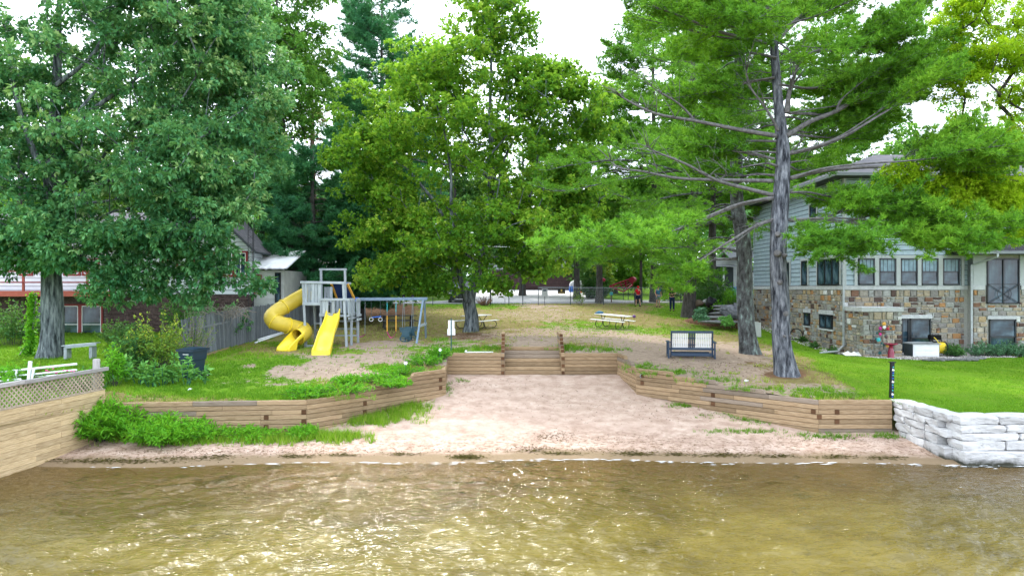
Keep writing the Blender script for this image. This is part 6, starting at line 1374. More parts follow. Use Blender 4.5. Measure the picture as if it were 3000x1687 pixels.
zs = yz(np.array([q[0] for q in pts]), np.array([q[1] for q in pts])); pts = [(q[0], q[1], z_+.012) for q, z_ in zip(pts, zs)]
pebbles('river_gravel', pts, .05, M['pebble'], 'bed of pale river pebbles along the stone basement')
rr = random.Random(12)
eb = thing('stone_edging', 'row of flat grey edging stones bordering the pebble bed', 'edging', (19, 29, 1.3))
for k in range(16):      # flat edging stones in front of the storage box
    x = 17.6+.19*k+rr.uniform(-.05, .05); y = 28.85+.03*k+rr.uniform(-.08, .08)+(.4 if k > 11 else 0); mb = MB(); mb.blob((0, 0, .05), rr.uniform(.18, .34), .14, rr.uniform(.05, .08), k, .15, 10, 6); mb.build('edging_stone', M['slate'], eb, False, (x-19, y-29, gz(x, y)-1.3))
# stone steps with boulders
ss = [(2110, 943, 62, 13), (2112, 929, 58, 11), (2118, 917, 52, 11), (2128, 906, 50, 10), (2132, 897, 54, 9)]
sg = thing('stone_steps', 'rough flat stone steps climbing the bank behind the lichen trunk', 'steps', at(2115, 940, 40))
SO = Vector(sg.location)
for k, (px, py, w, h) in enumerate(ss):
    d = 38.5+k*.75; f_ = d/2000; c = Vector(((px-1500)*f_, d, HC+(843.5-py)*f_)); mb = MB(SO); mb.blob(c, w*f_*.9, .42, h*f_*.42, k+3, .10, 14, 7); mb.build('step', M['slate'], sg)
def boulder(px, py, d, rx, rz, mt, label, nm='boulder'):
    f_ = d/2000; mb = MB(); mb.blob((0, 0, rz*.55), rx, rx*.8, rz, int(px), .14, 12, 8); t_ = tag(mb.build(nm, M[mt], None), label, 'boulder'); x = (px-1500)*f_; t_.location = (x, d, HC+(843.5-py)*f_); return t_
boulder(2150, 925, 39.2, .75, .42, 'rock', 'large dark mottled boulder right of the stone steps'); boulder(2047, 892, 44, .35, .2, 'timber_grey', 'small tan boulder at the top of the bank'); boulder(2083, 893, 42, .33, .30, 'black', 'round black boulder at the head of the steps'); boulder(2070, 890, 45, .3, .2, 'whitestone', 'small white stone beside the black boulder')
mb = MB(); mb.blob((0, 0, .0), 2.0, 1.6, .55, 3, .08); t_ = tag(mb.build('mulch_bank', mat('mulch', [(.3, (.08, .04, .025)), (.7, (.24, .13, .085))], 9, rough=.95, bump=.8), None, True), kind='structure', label='bank of red brown mulch round the stone steps'); t_.location = ((2112-1500)*40.5/2000, 41.2, gz(12.3, 41.2)-.05)
x, y = (2222-1500)*36/2000, 36.3; mb = MB(); mb.box(-.30, .30, -.02, .02, 0, .82, .01); mb.build; o = tag(mb.build('paving_slab', M['shedsiding'], None), 'pale slab leaning on the basement wall behind the trunk', 'slab'); o.location = (x, y, gz(x, y)); o.rotation_euler = (math.radians(-12), math.radians(8), .3)
x, y = fx(2440, 33.2)*1.0-.55, 33.6
mb = MB(); P = [(.34*math.cos(a), 0, .3+.34*math.sin(a)) for a in [k*.157 for k in range(-6, 24)]]; mb.tube(P, .03, 7); mb.bar((-.35, 0, .06), (.3, 0, .1), .05); o = tag(mb.build('hose_coil', M['black'], None, True), 'black coil of pipe leaning at the corner of the trunk and the stone wall', 'pipe'); o.location = (15.0, 36.0, gz(15.0, 36)); o.rotation_euler = (0, 0, -.9)
# ------------------------------------------------------------------ left neighbour: dock frame, bench, vine pole
D = 20.5
dk = thing('dock_section', 'white metal dock frame lying in the weeds behind the lattice', 'dock frame', at(90, 1085, D)); SO = Vector(dk.location)
for a, b_, r_ in (((-60, 1096), (224, 1066), .032), ((-60, 1112), (224, 1083), .028), ((-80, 1124), (60, 1110), .028), ((90, 1104), (170, 1098), .02)): mb = MB(SO); mb.tube([at(a[0], a[1], D+.5), at(b_[0], b_[1], D-.3)], r_, 8); mb.build('rail', M['white_metal'], dk)
for a, z0 in ((87, 1120), (48, 1110), (97, 1112)): mb = MB(SO); mb.bar(at(a-3, z0, D-.05), at(a+2, 1058 if a == 87 else 1082, D-.05), .075 if a == 87 else .05, .075 if a == 87 else .05, up=(0, 1, 0)); mb.build('post', M['white_metal'], dk)
ob_ = thing('plank_bench', 'low blue grey plank bench beside the oak trunk', 'bench', at(235, 1025, 27)); SO = Vector(ob_.location); D = 27
for k in range(3): mb = MB(SO); mb.bar((at(190, 1012, D)[0], D+k*.14-.15, at(190, 1012, D)[2]), (at(284, 1004, D)[0], D+k*.14-.1, at(284, 1004, D)[2]), .13, .04); mb.build('plank', M['playwood'], ob_)
mb = MB(SO); mb.bar(at(192, 1017, D-.23), at(282, 1008, D-.23), .03, .10); mb.build('front_board', M['playwood'], ob_)
for a in (198, 272): x = at(a, 1015, D)[0]; mb = MB(SO); mb.box(x-.06, x+.06, D-.15, D+.15, gz(x, D)-.02, at(a, 1013, D)[2]-.02); mb.build('leg', M['playwood'], ob_)
# white pipes by the fence, pipe on the wall, ball, litter
for i, (a, b_) in enumerate((((748, 1007), (850, 972)), ((756, 1000), (852, 970)))):
    p0, p1 = gp(*a)+Vector((0, 0, .05+.03*i)), gp(*b_)+Vector((0, 0, .05+.03*i)); mb = MB(); mb.tube([p0, (p0+p1)/2, p1], .045, 8); tag(mb.build('plastic_pipe', M['white_metal'], None, True), ['longer white plastic pipe lying along the fence by the slide', 'upper white plastic pipe lying against the fence boards'][i], 'pipe', 'white pipes along the fence')
p0, p1 = Vector((-1.85, 27.15, 1.90)), Vector((-.75, 27.2, 1.9)); mb = MB(); mb.tube([p0, p1], .022, 7); mb.tube([p0, p0+Vector((.02, .06, .05))], .04, 7); tag(mb.build('pipe_on_wall', M['white_metal'], None, True), 'thin pale pipe lying on top of the timber wall', 'pipe')
p = gp(1858, 931); mb = MB(); mb.blob((0, 0, .09), .11, .11, .10, 1, .02, 14, 9); o = tag(mb.build('ball', flat('purple', (.20, .10, .30), .5), None, True), 'small purple ball on the grass near the picnic table', 'ball'); o.location = p
for (px, py, s, c, lab) in ((556, 1142, .06, 'white', 'white scrap lying on the lower grass'), (862, 1024, .07, 'teal', 'turquoise scrap on the grass before the tube slide'), (2186, 1117, .06, 'white', 'white scrap near the big pine')):
    p = gp(px, py); mb = MB(); mb.blob((0, 0, s*.4), s, s*.7, s*.5, int(px), .3, 8, 5); o = tag(mb.build('litter', M[c], None), lab, 'litter'); o.location = p
p = at(1872, 1118, 24.1); mb = MB(); mb.tube([(.12*math.cos(a), 0, .09*math.sin(a)) for a in [k*.314 for k in range(14)]], .012, 6); o = tag(mb.build('cable_loop', M['chain'], None, True), 'pale cable loop hanging on the timber wall corner', 'cable'); o.location = (4.62, 23.98, 1.36)
# ------------------------------------------------------------------ trees
def nrm(v): return v/np.maximum(np.linalg.norm(v, axis=-1, keepdims=True), 1e-9)
def leaf_quads(P, D, N, Ln, Wd):
    """P base, D direction, N leaf normal -> folded leaf quads"""
    D = nrm(D); S = nrm(np.cross(D, N)); N = np.cross(S, D)
    Ln = Ln[:, None]; Wd = Wd[:, None]
    m = P+D*Ln*.45+N*Wd*.25
    return np.stack([P, m-S*Wd*.5, P+D*Ln-N*Ln*.12, m+S*Wd*.5], 1)
def sprays(T, Dr, k, Ln, Wd, spread=1.0, rng=NP, down=.25):
    """k leaves fanned round each twig tip T"""
    n = len(T); T = np.repeat(T, k, 0); Dr = np.repeat(nrm(Dr), k, 0)
    v = rng.normal(size=(n*k, 3)); D = Dr*.7+nrm(v)*spread; D[:, 2] -= down
    N = nrm(v*.55+np.array([0, 0, 1.])); N = N+.3*rng.normal(size=N.shape)
    s = rng.uniform(.7, 1.25, n*k)
    return leaf_quads(T+D*Ln*.1, D, N, Ln*s, Wd*s)
def clumpnoise(c): return fbm(c[:, 0]*.35+c[:, 2]*.21+50, c[:, 1]*.35+c[:, 2]*.33+20, 3)
class Skeleton:
    """grows twigs from a trunk out to clump centres, radii from a pipe model"""
    def __init__(s, trunk, rad):
        s.P = [np.array(p, float) for p in trunk]; s.par = [-1]+list(range(len(trunk)-1)); s.base = len(trunk); s.rad0 = rad
    def grow(s, targets, seg=.7, wob=.12, up=.25):
        t0 = s.P[0]; tg = sorted(targets, key=lambda q: np.linalg.norm(np.array(q)-s.P[s.base//2]))
        s.tips = []
        for q in tg:
            q = np.array(q, float); A = np.array(s.P); d = np.linalg.norm(A-q, axis=1)
            pen = np.maximum(0, A[:, 2]-q[2]+.15*d)*1.5
            pen = pen+np.where(np.arange(len(A)) < 2, 3, 0)
            i = int(np.argmin(d+pen)); a = A[i]; n = max(1, int(d[i]/seg)); prev = i
            par = s.par[i]; dirp = nrm(a-s.P[par]) if par >= 0 else np.array([0, 0, 1.])
            c1 = a+(dirp*.5+np.array([0, 0, up]))*d[i]*.35
            for k in range(1, n+1):
                t = k/n; p = (1-t)**2*a+2*t*(1-t)*c1+t*t*q
                if k < n: p = p+NP.normal(size=3)*wob*seg
                s.P.append(p); s.par.append(prev); prev = len(s.P)-1
            s.tips.append(prev)
        n = len(s.P); w = np.zeros(n)
        for i in range(n-1, -1, -1):
            if w[i] == 0: w[i] = 1
            if s.par[i] >= 0: w[s.par[i]] += w[i]
        s.r = .013*np.power(w, .47)
        s.r = np.minimum(s.r, s.rad0*.62)
    def branches(s, n=5, skip_trunk=True):
        P = np.array(s.P); idx = np.array([i for i in range(len(P)) if s.par[i] >= 0 and (i >= s.base)]); a = P[[s.par[i] for i in idx]]; b = P[idx]
        ra = np.array([min(s.r[s.par[i]], s.r[i]*1.35) for i in idx]); rb = s.r[idx]
        t = nrm(b-a); ref = np.where(np.abs(t[:, 2:3]) > .9, np.array([[1., 0, 0]]), np.array([[0, 0, 1.]])); u = nrm(np.cross(t, ref)); v = np.cross(t, u)
        an = np.arange(n+1)*2*np.pi/n; ring = lambda c, r: c[:, None]+(u[:, None]*np.cos(an)[None, :, None]+v[:, None]*np.sin(an)[None, :, None])*r[:, None, None]
        A, B = ring(a, ra), ring(b+t*rb[:, None]*.4, rb)
        return np.stack([A[:, :-1], A[:, 1:], B[:, 1:], B[:, :-1]], 2).reshape(-1, 3)
def trunk_mb(P, Rr, n=16, rough=.04, flare=1.45, seed=0, k=5):
    P = catmull(P, k); Rr = interp_list(Rr, k); rr = random.Random(seed); mb = MB()
    m = len(P); V = []; ph = [rr.random()*6.28 for _ in range(5)]; U = []
    for i, p in enumerate(P):
        h = (p.z-P[0].z); f = 1+(flare-1)*math.exp(-h/.55)
        for q in range(n):
            a = 6.28318*q/n
            lob = 1+rough*(math.sin(5*a+ph[0])*math.exp(-h/.8)*2.2+math.sin(3*a+ph[1]+h*1.3)+.8*math.sin(2*a+ph[2]-h*2.1)+.6*math.sin(7*a+h*3+ph[3]))
            V.append(p+Vector((math.cos(a), math.sin(a), 0))*Rr[i]*f*lob)
    F = [(i*n+q, i*n+(q+1) % n, (i+1)*n+(q+1) % n, (i+1)*n+q) for i in range(m-1) for q in range(n)]
    F.append(tuple(range((m-1)*n, m*n))); mb.add(V, F); return mb
def lobes_pts(lobes, n, rng=NP, shell=.45, pw=.62):
    """n clump centres in ellipsoids (x,y,z,rx,ry,rz), biased to the outside"""
    vol = np.array([(l[3]*l[4]*l[5])**pw for l in lobes]); out = []
    for l, k in zip(lobes, rng.multinomial(n, vol/vol.sum())):
        d = nrm(rng.normal(size=(k, 3))); r = rng.random(k)**shell
        out.append(np.array(l[:3])+d*r[:, None]*np.array(l[3:6]))
    return np.concatenate(out)
def broadleaf(name, label, base, trunk, Rr, lobes, nclump, ntip, lmat, bark, Ln=.13, Wd=.10, k=5, csize=(.55, 1.0), group=None, cat='tree', flare=1.45, rng=None, tone=(.5, .30), spread=1.0, shell=.45, pw=.62, extra=None, seg=.7, minz=None):
    rng = rng or NP
    root = thing(name, label, cat, base, 0, group); o = Vector(base)
    tr = trunk_mb([Vector(p)-o for p in trunk], Rr, flare=flare, seed=nclump).build('trunk', bark, root, True)
    c = lobes_pts(lobes, nclump, rng, shell, pw)
    if minz is not None: c = c[c[:, 2] > minz(c)]
    if extra is not None: c = np.concatenate([c, np.array(extra, float)])
    n = len(c)
    tp = catmull([Vector(p) for p in trunk], 3)
    sk = Skeleton([tuple(p) for p in tp], Rr[0]); sk.grow([tuple(q) for q in c], seg)
    bv = sk.branches()-np.array(base)
    link('branches', fastmesh('branches', bv, 4, bark), root)
    sz = rng.uniform(csize[0], csize[1], n); per = rng.multinomial(ntip, sz**2/np.sum(sz**2))
    ci = np.repeat(np.arange(n), per); g = rng.normal(size=(len(ci), 3)); g = nrm(g)*rng.random((len(ci), 1))**.4
    g[:, 2] *= .52; T = c[ci]+g*sz[ci][:, None]
    ctr = np.mean(c, 0); Dr = nrm(g*1.0)+.5*nrm(T-ctr)+np.array([0, 0, .15])
    Q = sprays(T, Dr, k, Ln, Wd, spread, rng)-np.array(base)
    cl = clumpnoise(c); cl = (cl-cl.mean())/max(cl.std(), 1e-6)
    rn = np.clip(tone[0]+cl[ci]*.15+rng.normal(size=len(ci))*tone[1]*.5+g[:, 2]*.10, 0, 1)
    rn = np.clip(np.repeat(rn, k)+rng.normal(size=len(ci)*k)*.08, 0, 1)
    link('crown', fastmesh('crown', Q.reshape(-1, 3), 4, lmat, rn), root)
    return root
# needles
def tufts(P, D, nn, Ln, Wd, rng=NP, spread=.8):
    n = len(P); P = np.repeat(P, nn, 0); D = np.repeat(nrm(D), nn, 0)
    v = nrm(rng.normal(size=(n*nn, 3))); d = nrm(D*.75+v*spread+np.array([0, 0, .12])); s = nrm(np.cross(d, rng.normal(size=d.shape)))
    l = Ln*rng.uniform(.7, 1.2, (n*nn, 1)); b = P-D*Ln*.25*rng.random((n*nn, 1))
    return np.stack([b-s*Wd*.5, b+s*Wd*.5, b+d*l], 1)
def pine_limb(pts, f0, rng, dens=1.0, tw=1.5, flat=.28, droop=0.0, planar=None):
    """twig tufts along a limb polyline from fraction f0; returns tuft points, directions and thin twig segments"""
    P = np.array([tuple(p) for p in pts]); m = len(P); seg = np.linalg.norm(np.diff(P, axis=0), axis=1); Ls = np.r_[0, np.cumsum(seg)]; L_ = Ls[-1]
    T = []; D = []; S = []
    nt = max(4, int(L_*(1-f0)*6.5*dens))
    for j in range(nt):
        f = f0+(1-f0)*((j+rng.random())/nt); x = f*L_; i = min(np.searchsorted(Ls, x)-1, m-2); i = max(i, 0)
        a = P[i]+(P[i+1]-P[i])*((x-Ls[i])/max(seg[i], 1e-6)); t = nrm(P[i+1]-P[i])
        side = np.cross(t, [0, 0, 1.]); side = nrm(side)*(1 if j % 2 else -1)
        env = math.sin(math.pi*min(1, .12+.88*(f-f0)/(1-f0+1e-6)*.85+.05))
        ln = tw*(.35+.75*env)*rng.uniform(.6, 1.15)
        d = nrm(t*rng.uniform(.5, 1.0)+side*rng.uniform(.55, 1.1)+np.array([0, 0, rng.normal()*flat+.16-droop]))
        S.append((a, a+d*ln)); k = max(2, int(ln/.13))
        for q in range(k):
            u = (q+.6)/k
            if u < .22: continue
            p = a+d*ln*u+np.array([0, 0, .10*u*u])+rng.normal(size=3)*.035
            T.append(p); D.append(d+np.array([0, 0, .35])+rng.normal(size=3)*.3)
            if rng.random() < .75:
                s2 = nrm(np.cross(d, [0, 0, 1.]))*(1 if q % 2 else -1); e = ln*.30*(1.1-u)*rng.uniform(.5, 1.3)+.08
                for w in np.arange(.5, 1.01, .25 if e < .35 else .17): T.append(p+(s2*.8+d*.5)*e*w+np.array([0, 0, rng.normal()*.04])); D.append(s2*.8+d*.7+np.array([0, 0, .3])+rng.normal(size=3)*.25)
    T.append(P[-1]); D.append(P[-1]-P[-2])
    return T, D, S
def thinseg(S, r=.010):
    a = np.array([s[0] for s in S]); b = np.array([s[1] for s in S]); t = nrm(b-a); u = nrm(np.cross(t, np.array([.13, .2, 1.]))); v = np.cross(t, u); out = []
    for k in range(3):
        q = lambda z: u*math.cos(z)*r+v*math.sin(z)*r
        z0, z1 = k*2.094, (k+1)*2.094; out.append(np.stack([a+q(z0), a+q(z1), b+q(z1)*.5, b+q(z0)*.5], 1))
    return np.concatenate(out).reshape(-1, 3)
def conifer(name, label, base, trunk, Rr, limbs, lmat, bark, nn=8, Ln=.15, Wd=.018, group=None, tw=1.5, dens=1.0, seed=1, flare=1.35, limbmat=None, bare=None, tone=.5, limb_r=.05):
    """limbs: list of (polyline, leafy-from fraction, base radius)"""
    rng = np.random.default_rng(seed); root = thing(name, label, 'tree', base, 0, group); o = Vector(base); ob = np.array(base)
    trunk_mb([Vector(p)-o for p in trunk], Rr, flare=flare, seed=seed, rough=.035).build('trunk', bark, root, True)
    T = []; D = []; S = []; br = MB(o)
    for pl, f0, r0 in limbs:
        c = catmull(pl, 4); n = len(c); br.tube(c, [r0*(1-.82*i/(n-1)) for i in range(n)], 6)
        if f0 < 1:
            t, d, s = pine_limb(c, f0, rng, dens, tw); T += t; D += d; S += s
    br.build('branches', limbmat or bark, root, True)
    if bare:
        bm = MB(o)
        for pl, r0 in bare:
            c = catmull(pl, 4); n = len(c); bm.tube(c, [r0*(1-.85*i/(n-1)) for i in range(n)], 6)
            for q in range(int(n*1.3)):
                i = rng.integers(n//3, n-1); a = c[i]; t = (c[i+1]-c[i]).normalized(); e = a+(t*.6+Vector(tuple(rng.normal(size=3)*.5))+Vector((0, 0, .2)))*rng.uniform(.25, .9)
                bm.tube([a, (a+e)/2+Vector((0, 0, .04)), e], [r0*.22, r0*.15, .006], 4)
        bm.build('dead_branches', M['pale_limb'], root, True)
    if S: tag(link('twigs', fastmesh('twigs', thinseg(S)-ob, 4, bark), root))
    T = np.array(T); D = np.array(D); Q = tufts(T, D, nn, Ln, Wd, rng)-ob
    cn = clumpnoise(T*1.6); cn = (cn-cn.mean())/cn.std()
    rn = np.clip(np.repeat(tone+cn*.13+rng.normal(size=len(T))*.10, nn)+rng.normal(size=len(T)*nn)*.10, 0, 1)
    link('crown', fastmesh('crown', Q.reshape(-1, 3), 3, lmat, rn), root)
    return root
def whorls(base, h, z0, r, n, rng, droop=0.0, lean=(0, 0), up=.12, az=(0, 6.283), f0=.25, top=.25, prof=None, topz=None):
    """limbs all round a conifer trunk from height z0 to h"""
    out = []; b = np.array(base)
    for k in range(n):
        f = (k+rng.random()*.8)/n; z = z0+(h-z0)*f; L_ = r*((1-f)**.75*(1-top)+top*(1-f*f))*rng.uniform(.7, 1.15)
        if prof: L_ = r*prof(f)*rng.uniform(.75, 1.15)
        a = rng.uniform(*az); d = np.array([math.cos(a), math.sin(a), 0]); s = np.array([b[0]+lean[0]*z/h, b[1]+lean[1]*z/h, b[2]+z])
        e = s+d*L_+np.array([0, 0, L_*(up-droop*(1-f)+.25*f)]); mid = s+d*L_*.5+np.array([0, 0, L_*.5*(up-droop*(1-f))-.02*L_]); w = np.cross(d, [0, 0, 1])*rng.normal()*.12*L_
        out.append(([s, s+d*L_*.22+np.array([0, 0, .03*L_]), mid+w*.5, e+w], f0, .018+.016*L_*.6))
    return out
def zc3(x, y, d): return at(1700+x*.5175, y*.5175, d)           # (measured on an enlargement of the photo)
# ---- the big white pine in front of the grey house, limb by limb
b = gp(2307, 1098); D0 = b.y
tp = [(2307, 1100), (2291, 1000), (2287, 880), (2278, 750), (2285, 621), (2295, 466), (2288, 388), (2281, 310), (2275, 233), (2267, 103), (2272, 0)]
TR = [Vector(at(x, y, D0+.02*i)) for i, (x, y) in enumerate(tp)]; TR[0].z = b.z-.15
TR += [TR[-1]+Vector((.05, .1, 2.2)), TR[-1]+Vector((.1, .2, 5.0))]
RR = [v/1000 for v in (345, 305, 290, 275, 285, 240, 200, 160, 150, 135, 115, 85, 25)]
def limb(pts, dy, f0, r): # points on the enlargement; dy = how far the tip leans away from (+) or toward (-) the lake
    n = len(pts); return ([zc3(x, y, D0+dy*(i/(n-1))**1.2) for i, (x, y) in enumerate(pts)], f0, r)
LB = [limb([(1090, 1120), (900, 1160), (700, 1240), (540, 1310), (300, 1385), (0, 1410), (-200, 1400)], -2.2, .38, .085),
 limb([(700, 1240), (560, 1300), (350, 1330), (200, 1400)], .6, .3, .04),
 limb([(1080, 1250), (980, 1285), (880, 1345), (760, 1420), (640, 1500), (520, 1600)], -1.2, .72, .06),
 limb([(1170, 770), (1300, 690), (1450, 630), (1600, 540), (1750, 450), (1850, 370), (2000, 270)], 1.0, .55, .10),
 limb([(1600, 540), (1780, 500), (1950, 420), (2100, 400)], 1.5, .2, .04), limb([(1450, 630), (1480, 560), (1600, 470), (1700, 430)], .5, .3, .035),
 limb([(1180, 870), (1350, 830), (1500, 770), (1650, 680), (1780, 600), (1900, 520), (2020, 470)], -.8, .6, .08),
 limb([(1190, 1010), (1350, 970), (1550, 950), (1800, 940), (1950, 930), (2100, 900), (2300, 880)], -1.8, .60, .085),
 limb([(1800, 940), (1900, 860), (2050, 800), (2200, 770)], -1.0, .15, .04), limb([(1950, 930), (2100, 960), (2250, 940), (2380, 900)], -2.4, .1, .035),
 limb([(1170, 1245), (1400, 1250), (1700, 1275), (2000, 1310), (2200, 1330), (2420, 1345)], -1.6, .40, .075),
 limb([(1500, 1258), (1700, 1210), (1900, 1200), (2100, 1250)], -2.0, .1, .035), limb([(1600, 1268), (1800, 1330), (2000, 1390), (2250, 1400)], -2.6, .1, .035), limb([(1350, 1250), (1500, 1190), (1620, 1160)], -.5, .1, .03),
 limb([(1170, 1340), (1290, 1350), (1400, 1345), (1590, 1350)], -3.0, .38, .05), limb([(1290, 1350), (1400, 1390), (1520, 1410)], -3.4, .1, .03),
 limb([(1190, 1090), (1300, 1090), (1500, 1130), (1750, 1150)], 1.6, .3, .05),
 limb([(1090, 250), (900, 210), (750, 170), (600, 105), (450, 50), (330, 0)], -1.2, .35, .07), limb([(750, 170), (800, 130), (950, 190), (1010, 190)], -1.6, .2, .03),
 limb([(1230, 350), (1320, 300), (1500, 270), (1650, 190), (1780, 120), (1950, 20)], .5, .25, .07), limb([(1500, 270), (1650, 270), (1800, 230)], -.4, .1, .03),
 limb([(1130, 230), (1220, 110), (1350, 20), (1450, -40)], .5, .3, .05), limb([(1090, 150), (1000, 110), (870, 140), (720, 110)], 1.5, .3, .05), limb([(1095, 90), (1000, 20), (900, -60)], -1, .3, .05),
 limb([(1120, 240), (1190, 290), (1250, 330), (1330, 380)], -1.2, .5, .04), limb([(1100, 440), (900, 480), (700, 540), (500, 560)], 2.2, .25, .05),
 limb([(1130, 480), (1300, 500), (1480, 470), (1650, 440)], 2.2, .3, .05), limb([(1110, 330), (950, 300), (750, 330), (560, 300)], 2.5, .25, .05),
 limb([(1110, 800), (950, 800), (800, 830), (620, 860)], 1.8, .2, .05), limb([(1100, 900), (900, 860), (750, 850), (600, 830)], 2.6, .3, .05),
 limb([(1180, 640), (1350, 650), (1550, 660), (1750, 700)], 2.5, .3, .05), limb([(1190, 760), (1400, 780), (1650, 790)], 2.8, .3, .05)]
rg = np.random.default_rng(5)
for pl, f0, r0 in list(LB[:31]):
    if f0 < 1:
        for q in range(2 if pl[-1][0] > 10.5 or pl[-1][0] < 3 else 1):     # side branches that thicken each spray
            n = len(pl); off = rg.normal(size=3)*np.array([.25, .9, .16]); LB.append(([np.array(pt)+off*(i/(n-1))**1.0+(np.array([0, 0, .03]) if i else 0) for i, pt in enumerate(pl)], max(f0, .2), r0*.55))
LB += whorls((TR[9].x, TR[9].y, TR[9].z-.5), 8.0, 0.5, 4.2, 40, rg, f0=.25)
LB += [l for l in whorls((TR[6].x, TR[6].y, TR[6].z-1.5), 4.5, 0, 4.2, 14, rg, az=(.3, 2.9), f0=.35)]
BR = [limb([(1110, 770), (900, 735), (650, 685), (430, 645), (250, 560), (220, 530)], -1.2, 1, .085), limb([(650, 685), (560, 590), (430, 510), (350, 440)], -1.6, 1, .045), limb([(900, 735), (1000, 700), (1100, 700)], -.3, 1, .02),
 limb([(1090, 1105), (930, 1065), (770, 1020), (600, 930), (430, 860), (370, 820)], -1.6, 1, .08), limb([(1090, 1025), (850, 1020), (560, 1010), (350, 970), (220, 950), (140, 880)], .4, 1, .075), limb([(770, 1020), (830, 980), (730, 890)], -1.2, 1, .03),
 limb([(1120, 740), (1090, 680), (1040, 600), (960, 490), (940, 400), (960, 330)], -.9, 1, .06), limb([(1170, 640), (1180, 540), (1200, 470), (1225, 380), (1222, 330)], .1, 1, .10), limb([(1110, 940), (1050, 925), (900, 950)], -.6, 1, .055), limb([(1190, 920), (1290, 905)], -.4, 1, .045),
 limb([(1190, 860), (1250, 800), (1265, 740)], -.7, 1, .03), limb([(1100, 1240), (1020, 1260), (980, 1285)], -.2, 1, .05)]
pine = conifer('white_pine', 'tall white pine nearest the water, grey trunk with cut knots and long bare limbs', b, TR, RR, LB, L['pine'], M['bark_pine'], nn=9, Ln=.19, Wd=.030, tw=1.35, dens=1.5, seed=3, limbmat=M['pale_limb'], bare=[(p, r) for p, f, r in BR], tone=.58)
kn = [(2256, 745, 17), (2296, 751, 10), (2270, 829, 13), (2258, 690, 13), (2300, 920, 14), (2330, 985, 9), (2290, 985, 8)]
for x, y, r_ in kn:
    c = Vector(at(x, y, D0)); ax = Vector(at(2285, y, D0))-c; s = .30 if abs(ax.x) < .2 else .36; rr_ = r_/87*.5
    dirn = Vector((-ax.x*2.2, -1, .1)).normalized(); p0 = Vector(at(2285, y, D0)); k = MB(b)
    k.tube([p0, p0+dirn*(s-.02), p0+dirn*(s+.02), p0+dirn*(s+.03)], [rr_*1.25, rr_*1.2, rr_, rr_*.6], 10)
    k.build('branch_stub', M['pale_limb'], pine, True)
# ---- second pine with lichen
b = gp(2197, 1035); D1 = b.y
tp = [(2197, 1037), (2185, 940), (2182, 800), (2176, 700), (2160, 600), (2158, 440), (2164, 250), (2166, 60), (2168, -60)]
TR = [Vector(at(x, y, D1)) for x, y in tp]; TR[0].z = b.z-.15; TR += [TR[-1]+Vector((0, 0, 4))]
RR = [.37, .33, .315, .31, .27, .24, .20, .16, .12, .03]
rg = np.random.default_rng(8)
LB = whorls((TR[4].x, TR[4].y, TR[4].z-2.0), 15, 0.0, 4.6, 46, rg, f0=.25, droop=.18, up=.1)
def lp(pts, dd0, dd1, f0, r): n = len(pts); return ([at(x, y, dd0+(dd1-dd0)*i/(n-1)) for i, (x, y) in enumerate(pts)], f0, r)
LB += [lp([(2155, 640), (2050, 660), (1900, 710), (1760, 745), (1600, 735)], D1, D1-1, .30, .07), lp([(2155, 600), (2050, 640), (1950, 655), (1850, 640)], D1, D1-2, .25, .06), lp([(2160, 560), (2000, 570), (1880, 590), (1780, 560)], D1, D1+1, .25, .06),
 lp([(2150, 520), (2010, 500), (1850, 520), (1650, 560), (1570, 545)], D1, D1-1.0, .35, .06), lp([(2000, 505), (1850, 470), (1700, 480), (1600, 500)], D1-.5, D1-1.5, .2, .05), lp([(2160, 470), (2000, 430), (1900, 450), (1800, 430)], D1, D1-1, .3, .05)]
BRR = [([at(2160, 757, D1), at(2120, 760, D1-.3), at(2065, 764, D1-.5)], .075)]
conifer('white_pine', 'second pine beside it, lichen spotted trunk with a dark hollow', b, TR, RR, LB, L['pine'], M['bark_lichen'], nn=7, Ln=.17, Wd=.022, tw=1.2, dens=.8, seed=9, bare=BRR, tone=.45)
# ---- third pine, low drooping foliage over the people
b = gp(2017, 931); D2 = b.y
TR = [Vector(at(x, y, D2)) for x, y in [(2017, 932), (2022, 850), (2026, 760), (2030, 640), (2030, 450), (2032, 200), (2033, 0)]]; TR[0].z = b.z-.15; TR += [TR[-1]+Vector((0, 0, 4))]
RR = [.43, .38, .34, .31, .27, .2, .13, .03]
rg = np.random.default_rng(12)
LB = whorls((TR[3].x, TR[3].y, TR[3].z), 18, 0.0, 5.5, 60, rg, f0=.2, droop=.10, up=.08)
LB += [lp([(2026, 760), (2000, 755), (1985, 770), (1965, 785)], D2, D2-3, .15, .06), lp([(2026, 780), (2000, 785), (1980, 800), (1965, 815)], D2, D2-3.5, .15, .06), lp([(2026, 740), (1970, 722), (1925, 725), (1895, 730)], D2, D2-2, .15, .06),
 lp([(2028, 770), (2050, 780), (2065, 800), (2070, 820)], D2, D2-2.5, .15, .05), lp([(2027, 720), (1950, 690), (1860, 690), (1790, 710)], D2, D2-1.5, .2, .06), lp([(2026, 790), (2010, 800), (2005, 810), (1995, 820)], D2, D2-3, .1, .05), lp([(2026, 765), (1995, 765), (1975, 775), (1960, 780)], D2, D2-3.6, .1, .05), lp([(2026, 700), (2000, 712), (1970, 730), (1945, 740)], D2, D2-4, .1, .05)]
conifer('white_pine', 'third pine, dark trunk by the stone steps, foliage drooping low over the people', b, TR, RR, LB, L['pine'], M['bark_dark'], nn=6, Ln=.22, Wd=.034, tw=1.5, dens=.75, seed=13, tone=.42)
